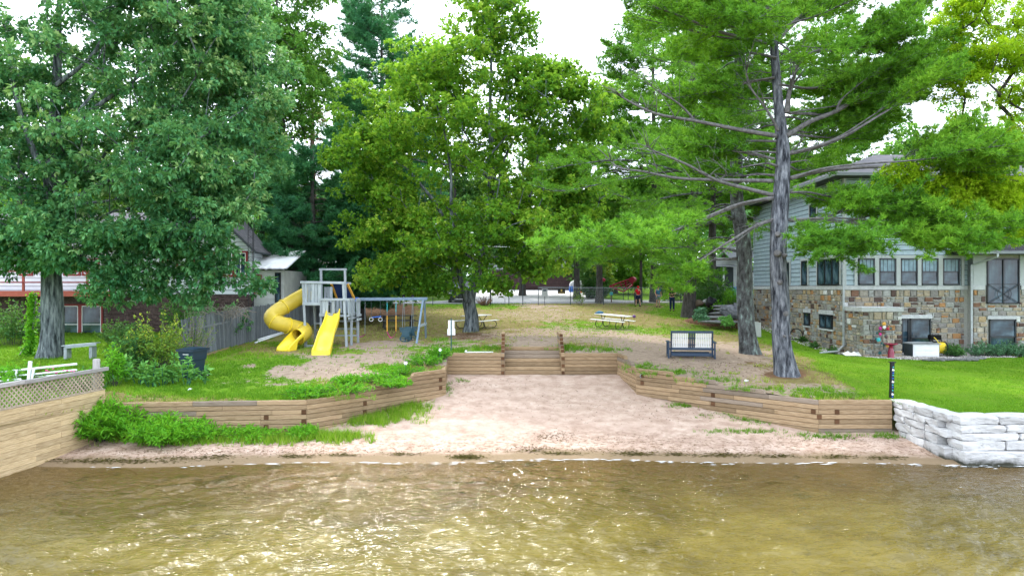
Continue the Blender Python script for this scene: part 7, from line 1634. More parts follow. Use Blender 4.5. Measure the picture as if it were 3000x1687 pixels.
# ---- pines behind
def bgpine(px, d, topy, r, lab, seed, z0=.18, n=56, lm='pine', tone=.4, nn=6, tw=1.9, rad=.3, droop=.12, prof=None, dens=.62, f0=.2):
    x = (px-1500)*d/2000; zb = gz(x, d); h = HC+(843.5-topy)*d/2000-zb; rg = np.random.default_rng(seed)
    tr = [(x, d, zb-.1), (x+.05, d, zb+h*.35), (x-.05, d, zb+h*.7), (x, d, zb+h)]
    lb = whorls((x, d, zb), h*.985, h*z0, r, n, rg, f0=f0, droop=droop, prof=prof)
    return conifer('white_pine', lab, (x, d, zb), tr, [rad, rad*.75, rad*.4, .03], lb, L[lm], M['bark_dark'], nn=nn, Ln=.28, Wd=.05, tw=tw, dens=dens, seed=seed, tone=tone)
bgpine(1915, 58.5, -120, 7.0, 'very tall pine whose left edge stands against the white sky', 21, .22, 110, dens=.75)
bgpine(2085, 47, -120, 5.0, 'tall pine behind the second trunk', 22, .25, 76, tone=.36)
bgpine(2420, 52, -60, 5.5, 'tall pine rising behind the grey house', 23, .25, 74, tone=.4)
bgpine(2235, 56, -80, 5.5, 'dense pine between the two tall trunks', 24, .3, 60, tone=.33)
bgpine(1755, 58, 330, 4.2, 'shorter pine beyond the fence right of the maple', 25, .2, 46, tone=.42)
bgpine(1120, 52, -60, 5.6, 'thin topped pine standing against the sky left of the maple', 26, .30, 95, lm='pinedark', tone=.62, prof=lambda f: .66*(1-f)+.26, dens=.9)
b = gp(918, 952)
bgpine(918, 41.5, 440, 4.4, 'dark low pine behind the climbing tower', 27, .10, 66, lm='pinedark', tone=.45, nn=8, tw=1.6, dens=.9)
bgpine(1055, 44, 470, 4.0, 'dark low pine between the tower and the maple', 28, .14, 56, lm='pinedark', tone=.40, nn=8, tw=1.6, dens=.85)
bgpine(768, 44, 470, 3.3, 'bright topped young pine beside the white shed', 29, .22, 46, lm='pinedark', tone=.6, nn=8, tw=1.4, dens=.85)
# dead spruce
x, d = (915-1500)*46/2000, 46; zb = gz(x, d); h = HC+(843.5-262)*d/2000-zb; rg = np.random.default_rng(31)
root = thing('dead_spruce', 'dead brown spruce with drooping bare branches', 'tree', (x, d, zb))
trunk_mb([(0, 0, -.1), (.05, 0, h*.4), (0, 0, h*.75), (0, 0, h)], [.28, .24, .16, .03], seed=3).build('trunk', M['brown_dead'], root, True)
br = MB(); T = []
for k in range(120):
    z = h*(.35+.64*rg.random()); a = rg.uniform(0, 6.28); l = (1-z/h)*3.2+.9; l *= rg.uniform(.5, 1.1); e = Vector((math.cos(a)*l, math.sin(a)*l, z-.28*l)); br.tube([(0, 0, z), e*.5+Vector((0, 0, z*.5+.12*l)), e], [.03, .02, .006], 4)
    for q in range(6): T.append(np.array([0, 0, z])+(np.array(e)-np.array([0, 0, z]))*rg.uniform(.3, 1))
br.build('branches', M['brown_dead'], root, True)
T = np.array(T); T = T[rg.random(len(T)) < .55]; link('crown', fastmesh('crown', tufts(T, rg.normal(size=T.shape)+np.array([0, 0, -.8]), 6, .28, .03, rg).reshape(-1, 3), 3, L['dead'], rg.random(len(T)*6)), root)
# ---- oak on the left
b = gp(150, 1046); D3 = b.y
P_ = lambda px, py, dd, rx, ry, rz: (*at(px, py, D3+dd), rx, ry, rz)
lob = [P_(150, 250, 0, 5.2, 4.5, 4.6), P_(420, 180, .5, 4.2, 4, 4.0), P_(600, 330, .5, 3.4, 3.4, 3.4), P_(330, 500, -1, 4.2, 3.6, 2.6), P_(560, 560, -1, 3.0, 3, 1.7), P_(80, 560, -1.5, 3.4, 3, 2.8), P_(-150, 300, 0, 4, 4, 4), P_(700, 180, 1.5, 2.6, 3, 3.2), P_(250, -80, 0, 5, 4.5, 3.5), P_(560, -40, 1, 3.8, 4, 3.0), P_(230, 690, -1.8, 2.4, 2.2, 1.15), P_(450, 690, -1, 2.6, 2.2, 1.2), P_(640, 650, -1.0, 1.7, 2, 1.0), P_(30, 730, -1.5, 1.8, 2, 1.0), P_(690, 530, -.5, 1.4, 2, .9), P_(660, 770, -1.2, 1.1, 1.0, .7), P_(560, 800, -1.2, 1.3, 1.2, .8), P_(740, 830, -.6, .9, .8, .35), P_(330, 790, -1.8, 1.6, 1.6, .8), P_(720, 400, .5, 1.7, 2.5, 1.5), P_(400, 780, -1.2, 1.6, 1.4, .8), P_(520, 730, -1.4, 1.6, 1.4, .8), P_(250, 640, -2, 2, 1.6, 1), P_(100, 760, -2, 1.3, 1.4, .6), P_(430, 850, -.8, 1.3, 1.2, .6), P_(640, 720, -1, 1.0, 1.2, .6), P_(300, 840, -1, 1.5, 1.2, .7), P_(200, 760, -2.5, 1.4, 1, .6), P_(480, 800, -1.5, 1.5, 1.2, .7), P_(580, 860, -1, 1.2, 1, .5), P_(370, 720, -2, 1.5, 1.2, .7), P_(560, 680, -1.5, 1.5, 1.2, .7), P_(30, 660, -2, 1.5, 1.2, .8), P_(700, 620, -1, .9, 1, .5)]
TR = [at(x, y, D3) for x, y in [(152, 1047), (154, 900), (150, 760), (152, 560), (160, 350), (170, 150), (175, -60)]]; TR[0] = (b.x, b.y, b.z-.1)
broadleaf('oak_tree', 'huge oak with dense bluish green leaves and thick grey trunk, filling the left', b, TR, [.42, .385, .36, .30, .22, .14, .05], lob, 780, 24000, L['oak'], M['bark_oak'], Ln=.205, Wd=.10, k=7, csize=(.45, .95), tone=(.46, .40), flare=1.4)
om = [o for o in bpy.data.objects if o.name == 'oak_tree'][0]; tk = MB(om.location)
for pl, r0 in [([(152, 560), (90, 420), (40, 250), (20, 60)], .16), ([(150, 640), (260, 560), (420, 470), (560, 420), (700, 330)], .15), ([(160, 420), (260, 330), (400, 230), (520, 120)], .13), ([(150, 700), (240, 680), (330, 620), (480, 600)], .10), ([(165, 250), (280, 150), (330, 0)], .10), ([(152, 600), (60, 560), (-40, 540)], .10), ([(152, 760), (100, 740), (50, 690)], .07)]:
    c = catmull([at(x, y, D3-.6) for x, y in pl], 4); n = len(c); tk.tube(c, [r0*(1-.8*i/(n-1)) for i in range(n)], 8)
tk.build('limbs', M['bark_oak'], om, True)
# tall tree behind the oak
d = 43; lob = [(*at(820, 120, d), 3.8, 3.5, 5), (*at(880, 260, d), 2.4, 2.5, 2.6), (*at(740, 20, d), 4, 3.5, 4), (*at(900, 130, d), 1.7, 2, 2.6), (*at(780, 380, d), 3, 2.5, 2.2), (*at(700, 520, d), 2.6, 2.5, 2), (*at(830, 480, d), 1.8, 2, 2.2), (*at(650, 250, d), 4, 3, 4)]
bx = (855-1500)*d/2000; b = (bx, d, gz(bx, d))
broadleaf('shade_tree', 'tall airy tree behind the oak, its outer leaves against the white sky', b, [(bx, d, b[2]-.1), at(850, 650, d), at(830, 400, d), at(815, 150, d), at(810, -60, d)], [.26, .22, .17, .1, .03], lob, 420, 15000, L['oaktall'], M['bark_dark'], Ln=.19, Wd=.12, k=5, csize=(.5, .95), tone=(.5, .35))
# ---- maple in the middle
b = gp(1377, 971); D4 = b.y
P_ = lambda px, py, dd, rx, ry, rz: (*at(px, py, D4+dd), rx, ry, rz)
lob = [P_(1380, 430, 0, 5.6, 5, 4.6), P_(1180, 330, 0, 3.4, 3.5, 2.6), P_(1110, 480, -.5, 2.6, 3, 2.2), P_(1620, 430, 0, 3.4, 3.5, 3.6), P_(1390, 210, 0, 4.2, 4, 2.6), P_(1440, 80, 0, 2.6, 2.6, 2.2), P_(1430, 0, 0, 1.7, 1.8, 1.6), P_(1590, 260, 0, 2.6, 2.6, 1.9), P_(1250, 200, 0, 1.7, 2, 1.9), P_(1150, 640, -1, 2.3, 2.6, 1.7), P_(1250, 720, -1.5, 2.4, 2.4, 1.6), P_(1400, 680, -2, 2.8, 2.5, 2.0), P_(1560, 660, -1.5, 2.8, 2.6, 2.0), P_(1690, 590, -.5, 2.0, 2.4, 1.9), P_(1140, 790, -1.5, 1.8, 1.8, .9), P_(1560, 780, -1.5, 1.5, 1.6, .75), P_(1390, 800, -2.2, 1.3, 1.2, 1.0), P_(1460, 830, -1.8, .9, 1, .55), P_(1760, 330, .5, 1.7, 2, 1.5), P_(1690, 270, .3, 1.0, 1.2, 1.2), P_(1240, 830, -1.6, .8, 1, .35), P_(1110, 815, -1.2, 1.6, 1.5, .7), P_(1190, 850, -1.6, 1.3, 1.2, .45), P_(1290, 835, -1.8, 1.2, 1.2, .5), P_(1680, 740, -1, 1.5, 1.5, .9), P_(1060, 700, -1, 1.4, 1.5, .8), P_(1040, 560, -.5, 1.3, 1.5, .9)]
TR = [at(x, y, D4) for x, y in [(1378, 972), (1381, 930), (1374, 880), (1392, 830), (1412, 740), (1432, 620), (1440, 480), (1436, 330), (1440, 160), (1437, 30)]]; TR[0] = (b.x, b.y, b.z-.1)
mp_ = broadleaf('maple_tree', 'full round maple at the centre, yellow green crown lit from behind', b, TR, [.36, .32, .33, .24, .21, .19, .15, .10, .06, .02], lob, 700, 25000, L['maple'], M['bark_oak'], Ln=.17, Wd=.15, k=5, csize=(.5, .95), tone=(.50, .42), flare=1.35, extra=None)
tk = MB(b)
for pl, r0 in [([(1374, 885), (1352, 830), (1330, 740), (1290, 620), (1215, 520), (1150, 450)], .19), ([(1432, 620), (1460, 540), (1480, 460), (1520, 380)], .12), ([(1425, 660), (1490, 610), (1570, 540), (1660, 470)], .11), ([(1330, 740), (1322, 620), (1320, 500), (1300, 380), (1270, 280)], .12)]:
    c = catmull([at(x, y, D4-.3) for x, y in pl], 4); n = len(c); tk.tube(c, [r0*(1-.8*i/(n-1)) for i in range(n)], 8)
tk.build('limbs', M['bark_oak'], mp_, True)
# ---- honey locust reaching in from the right
d = 23.5; bx = 19.6; b = (bx, d+1.5, gz(bx, d+1.5))
P_ = lambda px, py, dd, rx, ry, rz: (*at(px, py, d+dd), rx, ry, rz)
lob = [P_(2960, 90, 0, 2.6, 2.4, 1.5), P_(2880, 200, 0, 1.6, 2, 1.0), P_(2970, 330, 0, 1.5, 2, 1.0), P_(2820, 40, .5, 1.0, 1.6, .8), P_(2960, 560, -.6, 1.5, 1.4, .55), P_(2830, 560, -.8, 1.5, 1.3, .42), P_(2700, 560, -1, 1.1, 1, .35), P_(2900, 620, -.8, 1.2, 1, .35), P_(2990, 680, -.8, .6, .8, .45), P_(2740, 590, -1, .9, .8, .3), P_(2620, 540, -1, .5, .6, .15), P_(2880, 520, -.5, 1.0, 1, .5), P_(2760, 530, -1.2, 1.2, 1, .35), P_(2660, 510, -1.2, .9, .8, .25), P_(2820, 600, -1.2, 1.0, .9, .3), P_(2930, 600, -1.2, .8, .8, .5), P_(3150, 200, 0, 2.5, 2.5, 2.6), P_(3150, 500, 0, 2, 2, 1.5), P_(2780, 250, .5, 1.0, 1.2, .45), P_(2980, 430, 0, 1.0, 1.2, .7)]
broadleaf('honey_locust', 'yellow green locust reaching in from the right with airy drooping sprays', b, [(bx, d+1.5, b[2]-.1), (bx-.1, d+1.3, 5), at(3130, 560, d+.5), at(3100, 300, d), at(3080, 60, d), at(3075, -150, d)], [.3, .26, .2, .15, .09, .03], lob, 520, 14000, L['locust'], M['bark_dark'], Ln=.11, Wd=.045, k=9, csize=(.25, .5), tone=(.5, .34), spread=1.1, seg=.5, pw=.42)
# ---- background trees across the road: five different crowns, then copies of two
def bgtree(px, d, topy, r, lab, lm, seed, n=90, tips=2400, nm='shade_tree', low=.22, tone=.5, Ln=.36):
    x = (px-1500)*d/2000; zb = gz(x, d); h = HC+(843.5-topy)*d/2000-zb; rg = np.random.default_rng(seed); lb = []
    for k in range(9):
        f = low+(.95-low)*rg.random(); a = rg.uniform(0, 6.28); w = r*math.sin(math.pi*min(.95, .25+f*.7)); lb.append((x+math.cos(a)*w*.55, d+math.sin(a)*w*.55, zb+h*f, w*.55, w*.55, h*.13))
    return broadleaf(nm, lab, (x, d, zb), [(x, d, zb-.1), (x, d, zb+h*.4), (x+.1, d, zb+h*.7), (x, d, zb+h*.93)], [.3, .24, .14, .04], lb, n, tips, L[lm], M['bark_dark'], Ln=Ln, Wd=Ln*.75, k=4, csize=(.8, 1.5), tone=(tone, .4), rng=rg, seg=1.4)
bgtree(1270, 72, 300, 6.5, 'round green tree across the road left of the drive', 'bg', 41)
bgtree(1640, 96, 470, 7.0, 'green tree behind the brown garage', 'bg', 42)
bgtree(1800, 74, 560, 4.0, 'small olive tree beside the drive', 'bg', 43, tone=.6)
bgtree(1010, 70, 250, 6.5, 'shade tree across the road behind the swings', 'bg', 44, tone=.35)
bgtree(640, 62, 380, 6.5, 'green tree behind the white house', 'bg', 45, tone=.4)
bgtree(2640, 62, 380, 6.5, 'leafy tree behind the grey house roof', 'oaktall', 46, tone=.45)
bgtree(2830, 66, 330, 6.5, 'leafy tree showing above the roof at the far right', 'oaktall', 47, tone=.5)
bgtree(1450, 104, 380, 8.0, 'broad tree far behind the garage roof', 'bg', 48, tone=.35)
bgtree(380, 58, 200, 7.5, 'tall green tree behind the oak', 'bg', 49, tone=.3)
bgtree(60, 52, 100, 8.0, 'tall green tree at the far left behind the oak', 'bg', 50, tone=.3)
bgtree(1920, 84, 480, 6.0, 'green tree across the road behind the red frame', 'bg', 51, tone=.45)
bgtree(2120, 86, 520, 5.5, 'dark green tree beside the far pale house', 'oak', 52, tone=.5)
bgtree(1330, 66, 420, 5.5, 'dark leafy tree directly behind the maple', 'dkshrub', 54, tone=.6)
bgtree(1530, 70, 380, 5.5, 'dark leafy tree behind the right side of the maple', 'dkshrub', 55, tone=.6)
bgtree(1130, 62, 430, 5.0, 'dark leafy tree behind the left side of the maple', 'dkshrub', 56, tone=.55)
bgtree(1690, 64, 420, 5.0, 'dark leafy tree between the maple and the pines', 'dkshrub', 57, tone=.55)
bgtree(2330, 70, 450, 6.0, 'dark leafy tree behind the near pine trunk', 'dkshrub', 58, tone=.55)
bgtree(830, 75, 420, 6.0, 'green tree far behind the climbing tower', 'bg', 53, tone=.4)
# far wood: one mass
rg = np.random.default_rng(60); N = 26000
x = rg.uniform(-120, 120, N); y = rg.uniform(112, 135, N); top = 15+5*fbm(x*.12, x*0+3.3, 3)*2-2; z = 4+(top)*rg.random(N)**.8
Q = sprays(np.stack([x, y, z], 1), rg.normal(size=(N, 3)), 3, .95, .8, 1, rg)
tag(link('far_wood', fastmesh('far_wood', Q.reshape(-1, 3), 4, L['bg'], np.clip(.4+rg.normal(size=N*3)*.22, 0, 1))), kind='stuff', label='solid green wood far beyond the road')
# ------------------------------------------------------------------ shrubs, weeds, grass
def bush(name, label, p, n, h, r, lm, Ln, Wd, cat='shrub', group=None, up=.9, per=9, k=2, seed=1, stem='bark_dark', flat_=.6, tone=.5, spread=.8, f0=.25, rs=.006):
    rg = np.random.default_rng(seed); t_ = thing(name, label, cat, p, rg.uniform(0, 6), group); T = []; D = []; st = MB()
    for i in range(n):
        a = rg.uniform(0, 6.283); q = r*rg.random()**.5; b0 = np.array([math.cos(a), math.sin(a), 0])*q*.35; hh = h*(1-.45*(q/r)**2)*rg.uniform(.45, 1.12); tip = np.array([math.cos(a)*q, math.sin(a)*q, hh]); mid = (b0+tip)/2+np.array([0, 0, .12*hh])
        st.tube([b0, mid, tip], [rs, rs*.7, rs*.4], 4)
        for j in range(per):
            f = f0+(1-f0)*(j+rg.random())/per; pt = (1-f)**2*b0+2*f*(1-f)*(2*mid-.5*(b0+tip))+f*f*tip; T.append(pt+rg.normal(size=3)*.02*h); D.append(nrm(rg.normal(size=3)*[1, 1, .3]+np.array([0, 0, flat_])+.4*(tip-b0)/max(h, .1)))
    st.build('stems', M[stem], t_); T = np.array(T); Q = sprays(T, np.array(D), k, Ln, Wd, spread, rg, .1)
    rn = np.clip(np.repeat(tone+(T[:, 2]/h-.6)*.25+rg.normal(size=len(T))*.12, k)+rg.normal(size=len(T)*k)*.08, 0, 1)
    link('foliage', fastmesh('foliage', Q.reshape(-1, 3), 4, L[lm], rn), t_); return t_
w1, w2 = bp_(300, 1296), bp_(480, 1300)
bush('weed_clump', 'tall bright green weed mound against the plank seawall on the beach', (w1.x-.15, w1.y+.5, w1.z), 260, 1.15, 1.35, 'weed', .17, .040, 'weed', per=13, k=3, seed=2)
bush('weed_clump', 'lower bright green weed mound beside it at the foot of the timber wall', (w2.x, w2.y+.35, w2.z), 240, .70, 1.25, 'weed', .16, .036, 'weed', per=10, k=3, seed=3)
for i, (px, h, r, lab) in enumerate(((610, .42, 1.0, 'low ragged weeds trailing right from the bright weed mounds'), (730, .30, .9, 'thin weed strip under the dark timber ends of the left wall'), (880, .34, .5, 'weed tuft at the corner of the left timber wall'))):
    w3 = bp_(px, 1288); bush('weed_clump', lab, (w3.x, w3.y+.3, w3.z), 90, h, r, 'weed', .13, .03, 'weed', per=7, k=3, seed=150+i, f0=.1)
bush('weed_clump', 'narrow green weeds growing between the lattice end and the timber wall', tuple(gp(335, 1130)), 34, 1.35, .42, 'weed', .13, .05, 'weed', per=14, k=2, seed=4)
for i, (px, py, h, lab) in enumerate(((405, 1125, .95, 'broad leaved milkweed furthest from the rubbish cart'), (440, 1132, 1.0, 'tall broad leaved milkweed second from the left'), (478, 1128, 1.05, 'broad leaved milkweed in the middle of the clump'), (515, 1122, .9, 'bushy milkweed left of the rubbish cart'), (545, 1128, .8, 'milkweed standing against the rubbish cart'), (601, 1125, .72, 'single milkweed stalk in front of the rubbish cart wheel'), (370, 1118, .85, 'milkweed at the edge of the yellow shrub'))):
    bush('milkweed', lab, tuple(gp(px, py)), 5 if px != 601 else 2, h, .30 if px != 601 else .12, 'milkweed', .19, .085, 'plant', 'milkweeds round the rubbish cart', per=14, k=2, seed=10+i, flat_=.25, spread=.5, stem='greenpost', rs=.010)
bush('shrub', 'yellow green tangled shrub beside the neighbour fence', tuple(gp(455, 1080)), 110, 2.1, 1.25, 'shrub', .085, .05, per=13, k=3, seed=21, tone=.62)
bush('shrub', 'dark green shrub behind the milkweeds', tuple(gp(390, 1085)), 80, 1.5, 1.0, 'dkshrub', .10, .06, per=12, k=3, seed=22)
bush('shrub', 'twiggy brown green shrub at the end of the stockade fence', tuple(gp(560, 1050)), 95, 1.75, 1.05, 'shrub', .06, .035, per=9, k=2, seed=23, tone=.35, stem='deadtwig', rs=.012)
bush('shrub', 'green shrub in the shade beside the white house', tuple(gp(560, 985)), 90, 2.3, 1.6, 'dkshrub', .11, .07, per=12, k=3, seed=24)
bush('shrub', 'leafy dark shrub at the far left under the deck', tuple(gp(40, 1010)), 90, 2.0, 1.5, 'dkshrub', .12, .07, per=12, k=3, seed=25, tone=.6)
bush('shrub', 'green shrub under the brick wall right of the oak', tuple(gp(345, 1010)), 60, 1.2, 1.2, 'dkshrub', .10, .06, per=10, k=3, seed=26, tone=.55)
for i, (px, py, h, r, lm, lab) in enumerate(((60, 1100, .55, .7, 'weed', 'green weeds growing through the white dock frame'), (150, 1118, .40, .55, 'weed', 'low weeds with pink flowers behind the lattice rail'), (255, 1075, .5, .6, 'dkshrub', 'dark weeds around the lattice end post'), (110, 1065, .5, .45, 'shrub', 'yellowish weeds below the vine pole'), (10, 1125, .4, .6, 'weed', 'weeds at the far left behind the lattice'), (215, 1100, .35, .5, 'weed', 'small weeds below the end of the white dock rails'))):
    p = at(px, py, 20.6); bush('weed_clump', lab, (p[0], 20.6+i*.1, gz(p[0], 20.6)), 30, h+.25, r, lm, .10, .05, 'weed', per=9, k=2, seed=30+i)
mb = MB()
for k in range(14): x, y, z = at(R.uniform(120, 220), R.uniform(1078, 1100), 20.2); mb.blob((x, y, z), .025, .025, .02, k, .1, 6, 4)
tag(mb.build('flower_heads', M['pink']), 'small pink flower heads behind the lattice rail', 'flowers')
# vine covered stake
b = gp(95, 1042); t_ = thing('vine_stake', 'leaning grey stake overgrown with bright climbing vine beside the oak', 'vine', tuple(b)); mb = MB(); hv = 2.6; mb.tube([(-.15, 0, 0), (.05, 0, 1.3), (.12, 0, hv)], .045, 6); mb.tube([(-.55, 0, 0), (.0, .05, .8)], .04, 5); mb.build('stake', M['oldwood'], t_, True)
rg = np.random.default_rng(44); zz = rg.random(800)**1.2*hv; T = np.stack([.12*zz/hv-.08+rg.normal(size=800)*(.10+.08*(zz < .6)), rg.normal(size=800)*.1-.03, zz], 1); link('vine', fastmesh('vine', sprays(T, rg.normal(size=T.shape)-np.array([0, .6, 0]), 2, .10, .09, .7, rg).reshape(-1, 3), 4, L['weed'], np.clip(.4+rg.normal(size=1600)*.2, 0, 1)), t_)
# brush of dead twigs over the fence
rg = np.random.default_rng(45); mb = MB(); t_ = thing('brush_pile', 'pile of dead grey brush lying over the leaning end of the fence', 'brush', at(640, 930, 27))
SO = Vector(t_.location); mb = MB(SO)
for k in range(85):
    x, y, z = at(rg.uniform(560, 730), rg.uniform(885, 930), rg.uniform(28, 30)); z = min(z, 3.6); l = rg.uniform(.4, 1.1); a = rg.normal(size=3)*[1, .6, .35]; a = a/np.linalg.norm(a)*l; mb.tube([(x-a[0]/2, y-a[1]/2, z-a[2]/2-.1), (x, y, z+.06), (x+a[0]/2, y+a[1]/2, z+a[2]/2-.06)], [.011, .009, .004], 4)
mb.build('twigs', M['deadtwig'], t_)
bush('overhang_branch', 'leafy branch hanging over the grey fence beside the mast', (-13.3, 31.0, 2.0), 70, 2.0, 1.5, 'oak', .15, .08, 'shrub', per=7, k=3, seed=46, f0=.55)
# weeds along the timber wall top, left of the stairs
for i, (px, py, h, r, lab) in enumerate(((1110, 1122, .38, .5, 'leafy weeds at the stepped top of the timber wall'), (1180, 1098, .36, .5, 'leafy weeds with a white flower beside the timber wall'), (1245, 1070, .38, .5, 'leafy weeds behind the inner wall corner'), (1285, 1052, .45, .35, 'weeds with white blossoms at the wall corner'), (1010, 1150, .30, .6, 'low leafy weeds above the lower wall steps'), (900, 1160, .3, .5, 'tuft of tall grass weeds above the long timber wall'), (1160, 1135, .3, .35, 'small weed against the wall timbers'), (1015, 1122, .25, .35, 'weed tuft on the sandy slope'))):
    bush('weed_clump', lab, tuple(gp(px, py)), 60, h*1.05, r*1.7, 'weed', .085, .035, 'weed', None, per=7, k=3, seed=50+i, tone=.28)
for px, py, lab in ((1288, 1043, 'white flower at the inner wall corner'), (1187, 1085, 'white flower among the weeds above the wall')):
    p = gp(px, py+14); t_ = thing('white_flower', lab, 'flower', tuple(p)); mb = MB(); mb.tube([(0, 0, 0), (.02, 0, .42)], .008, 5); mb.build('stem', M['greenpost'], t_); mb = MB()
    for j in range(6): a = j*1.047; mb.add([(.02, -.01, .42), (.02+.05*math.cos(a-.4), -.03, .42+.05*math.sin(a-.4)), (.02+.075*math.cos(a), -.02, .42+.075*math.sin(a)), (.02+.05*math.cos(a+.4), -.03, .42+.05*math.sin(a+.4))], [(0, 1, 2, 3)])
    mb.build('petals', M['white'], t_)
# planting round the grey house and the stone steps
bush('round_shrub', 'low round dark green shrub beside the hose reel', (fx(2790, 30.6), 30.5, gz(19.7, 30.5)), 90, .62, .52, 'dkshrub', .06, .035, per=10, k=3, seed=61, tone=.6)
for i, px in enumerate((2862, 2890, 2918, 2946, 2975, 3004)): bush('catmint', ['silvery green plant beside the downspout', 'silvery green plant below the left of the basement window', 'silvery green plant under the basement window', 'silvery green plant right of the basement window centre', 'silvery green plant near the right frame edge', 'silvery green plant cut by the right frame edge'][i], (fx(px, 30.6), 30.6+.15*(i % 2), gz(20.5, 30.6)), 50, .62+.1*(i % 2), .50, 'silver', .065, .028, 'plant', 'silvery plants under the bay', per=9, k=3, seed=62+i)
for i, (px, py, d, lm, lab) in enumerate(((2055, 915, 40.5, 'silver', 'pale hosta at the upper left of the stone steps'), (2048, 929, 39.5, 'silver', 'pale hosta halfway up the left of the steps'), (2062, 937, 39, 'silver', 'hosta at the lower left of the steps'), (2132, 938, 38.5, 'milkweed', 'green hosta right of the lowest steps'), (2136, 948, 38, 'milkweed', 'green hosta at the foot of the bank'), (2100, 896, 42, 'weed', 'bright yellow green fern at the head of the steps'))):
    p = at(px, py, d); bush('hosta', lab, (p[0], d, HC+(843.5-py)*d/2000-.15), 26, .42, .42, lm, .17, .10, 'plant', None, per=4, k=2, seed=70+i, flat_=.3)
p = at(2147, 888, 44); bush('ornamental_grass', 'pale green fountain grass at the top of the bank', (p[0], 44, p[2]-.2), 120, 1.1, .7, 'weed', .42, .022, 'grass clump', per=4, k=2, seed=80, flat_=1.2, tone=.6)
p = at(2082, 870, 46); bush('garden_shrub', 'large dark rounded garden shrub right of the third pine', (p[0], 46, gz(p[0], 46)), 150, 3.0, 1.75, 'dkshrub', .14, .08, per=14, k=3, seed=81, tone=.55)
p = gp(2400, 1000)
for i, (px, d) in enumerate(((2352, 35.5), (2385, 33.6), (2440, 31.6))): bush('small_plant', ['small green plant in the pebbles below the narrow window', 'small green plant in the pebbles by the basement window', 'dark green plant at the downspout'][i], (fx(px, d)*1.0, d, gz(fx(px, d), d)), 22, .32, .28, 'dkshrub', .07, .04, 'plant', per=7, k=3, seed=83+i)
# shrubs across the road and along the fence
for i, (px, d, h, r, lm, lab) in enumerate(((960, 66, 3.2, 3.0, 'dkshrub', 'dark hedge shrub across the road behind the swings'), (1080, 70, 3.4, 3.2, 'dkshrub', 'dark shrub across the road under the shade tree'), (1215, 76, 3.6, 3.5, 'dkshrub', 'dark shrub behind the lawn left of the pickup'), (1330, 82, 4.0, 3.5, 'dkshrub', 'dark shrub left of the brown garage'), (1745, 65, 2.4, 1.5, 'dkshrub', 'dark low bush beside the mailbox'), (1765, 67, 4.0, 1.3, 'shrub', 'yellow green pointed shrub behind the mailbox'), (1725, 79, 4.4, 2.4, 'dkshrub', 'tall dark shrub right of the garage'), (1860, 72, 4.2, 2.6, 'bg', 'green shrub behind the red frame'), (1970, 62, 3.6, 2.6, 'dkshrub', 'dark shrub behind the people'), (860, 60, 3.5, 3.0, 'dkshrub', 'dark shrub at the back end of the stockade fence'), (2040, 60, 3.2, 2.2, 'bg', 'sunlit shrub beside the far house'), (1610, 98, 6.0, 5.0, 'bg', 'green thicket behind the garage'), (2480, 64, 5, 4, 'dkshrub', 'dark thicket behind the grey house'))):
    x = (px-1500)*d/2000; bush('road_shrub', lab, (x, d, gz(x, d)), 90, h, r, lm, .30, .20, per=10, k=3, seed=90+i, tone=.5)
p = at(1700, 890, 54.6); bush('sapling', 'spindly yellow green sapling in front of the fence', (p[0], 54.6, gz(p[0], 54.6)), 14, 1.3, .75, 'shrub', .12, .07, 'sapling', per=7, k=2, seed=120)
p = at(1420, 888, 54.3); bush('brush_heap', 'heap of cut brown branches at the fence behind the maple', (p[0], 54.3, gz(p[0], 54.3)), 60, .75, .8, 'dead', .10, .03, 'brush', per=3, k=2, seed=121, stem='brown_dead', rs=.02)
# ---- grass blades over the ground
def blades(name, pts, rn, hmin, hmax, w, label, lm='grass', nb=3):
    P = np.repeat(np.array(pts), nb, 0); n = len(P); a = NP.uniform(0, 6.283, n); h = NP.uniform(hmin, hmax, n)*np.repeat(NP.uniform(.7, 1.3, len(pts)), nb); P = P+np.stack([np.cos(a*3)*.02, np.sin(a*3)*.02, -.01+0*a], 1); s = np.stack([np.cos(a), np.sin(a), 0*a], 1)*w*.5
    ln = np.stack([np.cos(a*7)*.45, np.sin(a*7)*.45, 1+0*a], 1)*h[:, None]
    V = np.stack([P-s, P+s, P+ln], 1); r_ = np.clip(np.repeat(rn, nb)+NP.normal(size=n)*.12, 0, 1)
    return tag(link(name, fastmesh(name, V.reshape(-1, 3), 3, L[lm], r_)), kind='stuff', label=label)
N = 260000; y = 17.3+(60-17.3)*NP.random(N)**1.9; x = (NP.random(N)-.5)*2*(y*.78)
k = ~inpoly(x, y) & (y < 58); x, y = x[k], y[k]; z = yz(x, y); sa, lu, mu, la = masks(x, y, z)
nn_ = fbm(x*1.7+9, y*1.7, 4); ok = ((lu+(nn_-.5)*1.6 > .30) | (NP.random(len(x)) < .16)) & ((sa+(fbm(x*3.1, y*3.1+5, 4)-.5)*2.2 < .55) | (NP.random(len(x)) < .03)) & (mu < .5)
x, y, z, la, lu, nn_ = (v[ok] for v in (x, y, z, la, lu, nn_))
rn = np.where(la > .5, .42+.35*(fbm(x*.5, y*.5, 3)-.5), np.clip(.96-.62*np.clip(lu*1.3, 0, 1)+(nn_-.5)*.5, 0, 1))
short = la > .5; Pt = np.stack([x, y, z], 1)
blades('mown_grass', Pt[short], rn[short], .025, .055, .022, 'short mown grass of the neighbour lawn'); blades('rough_grass', Pt[~short], rn[~short], .04, .12, .022, 'patchy rough grass of the yard')
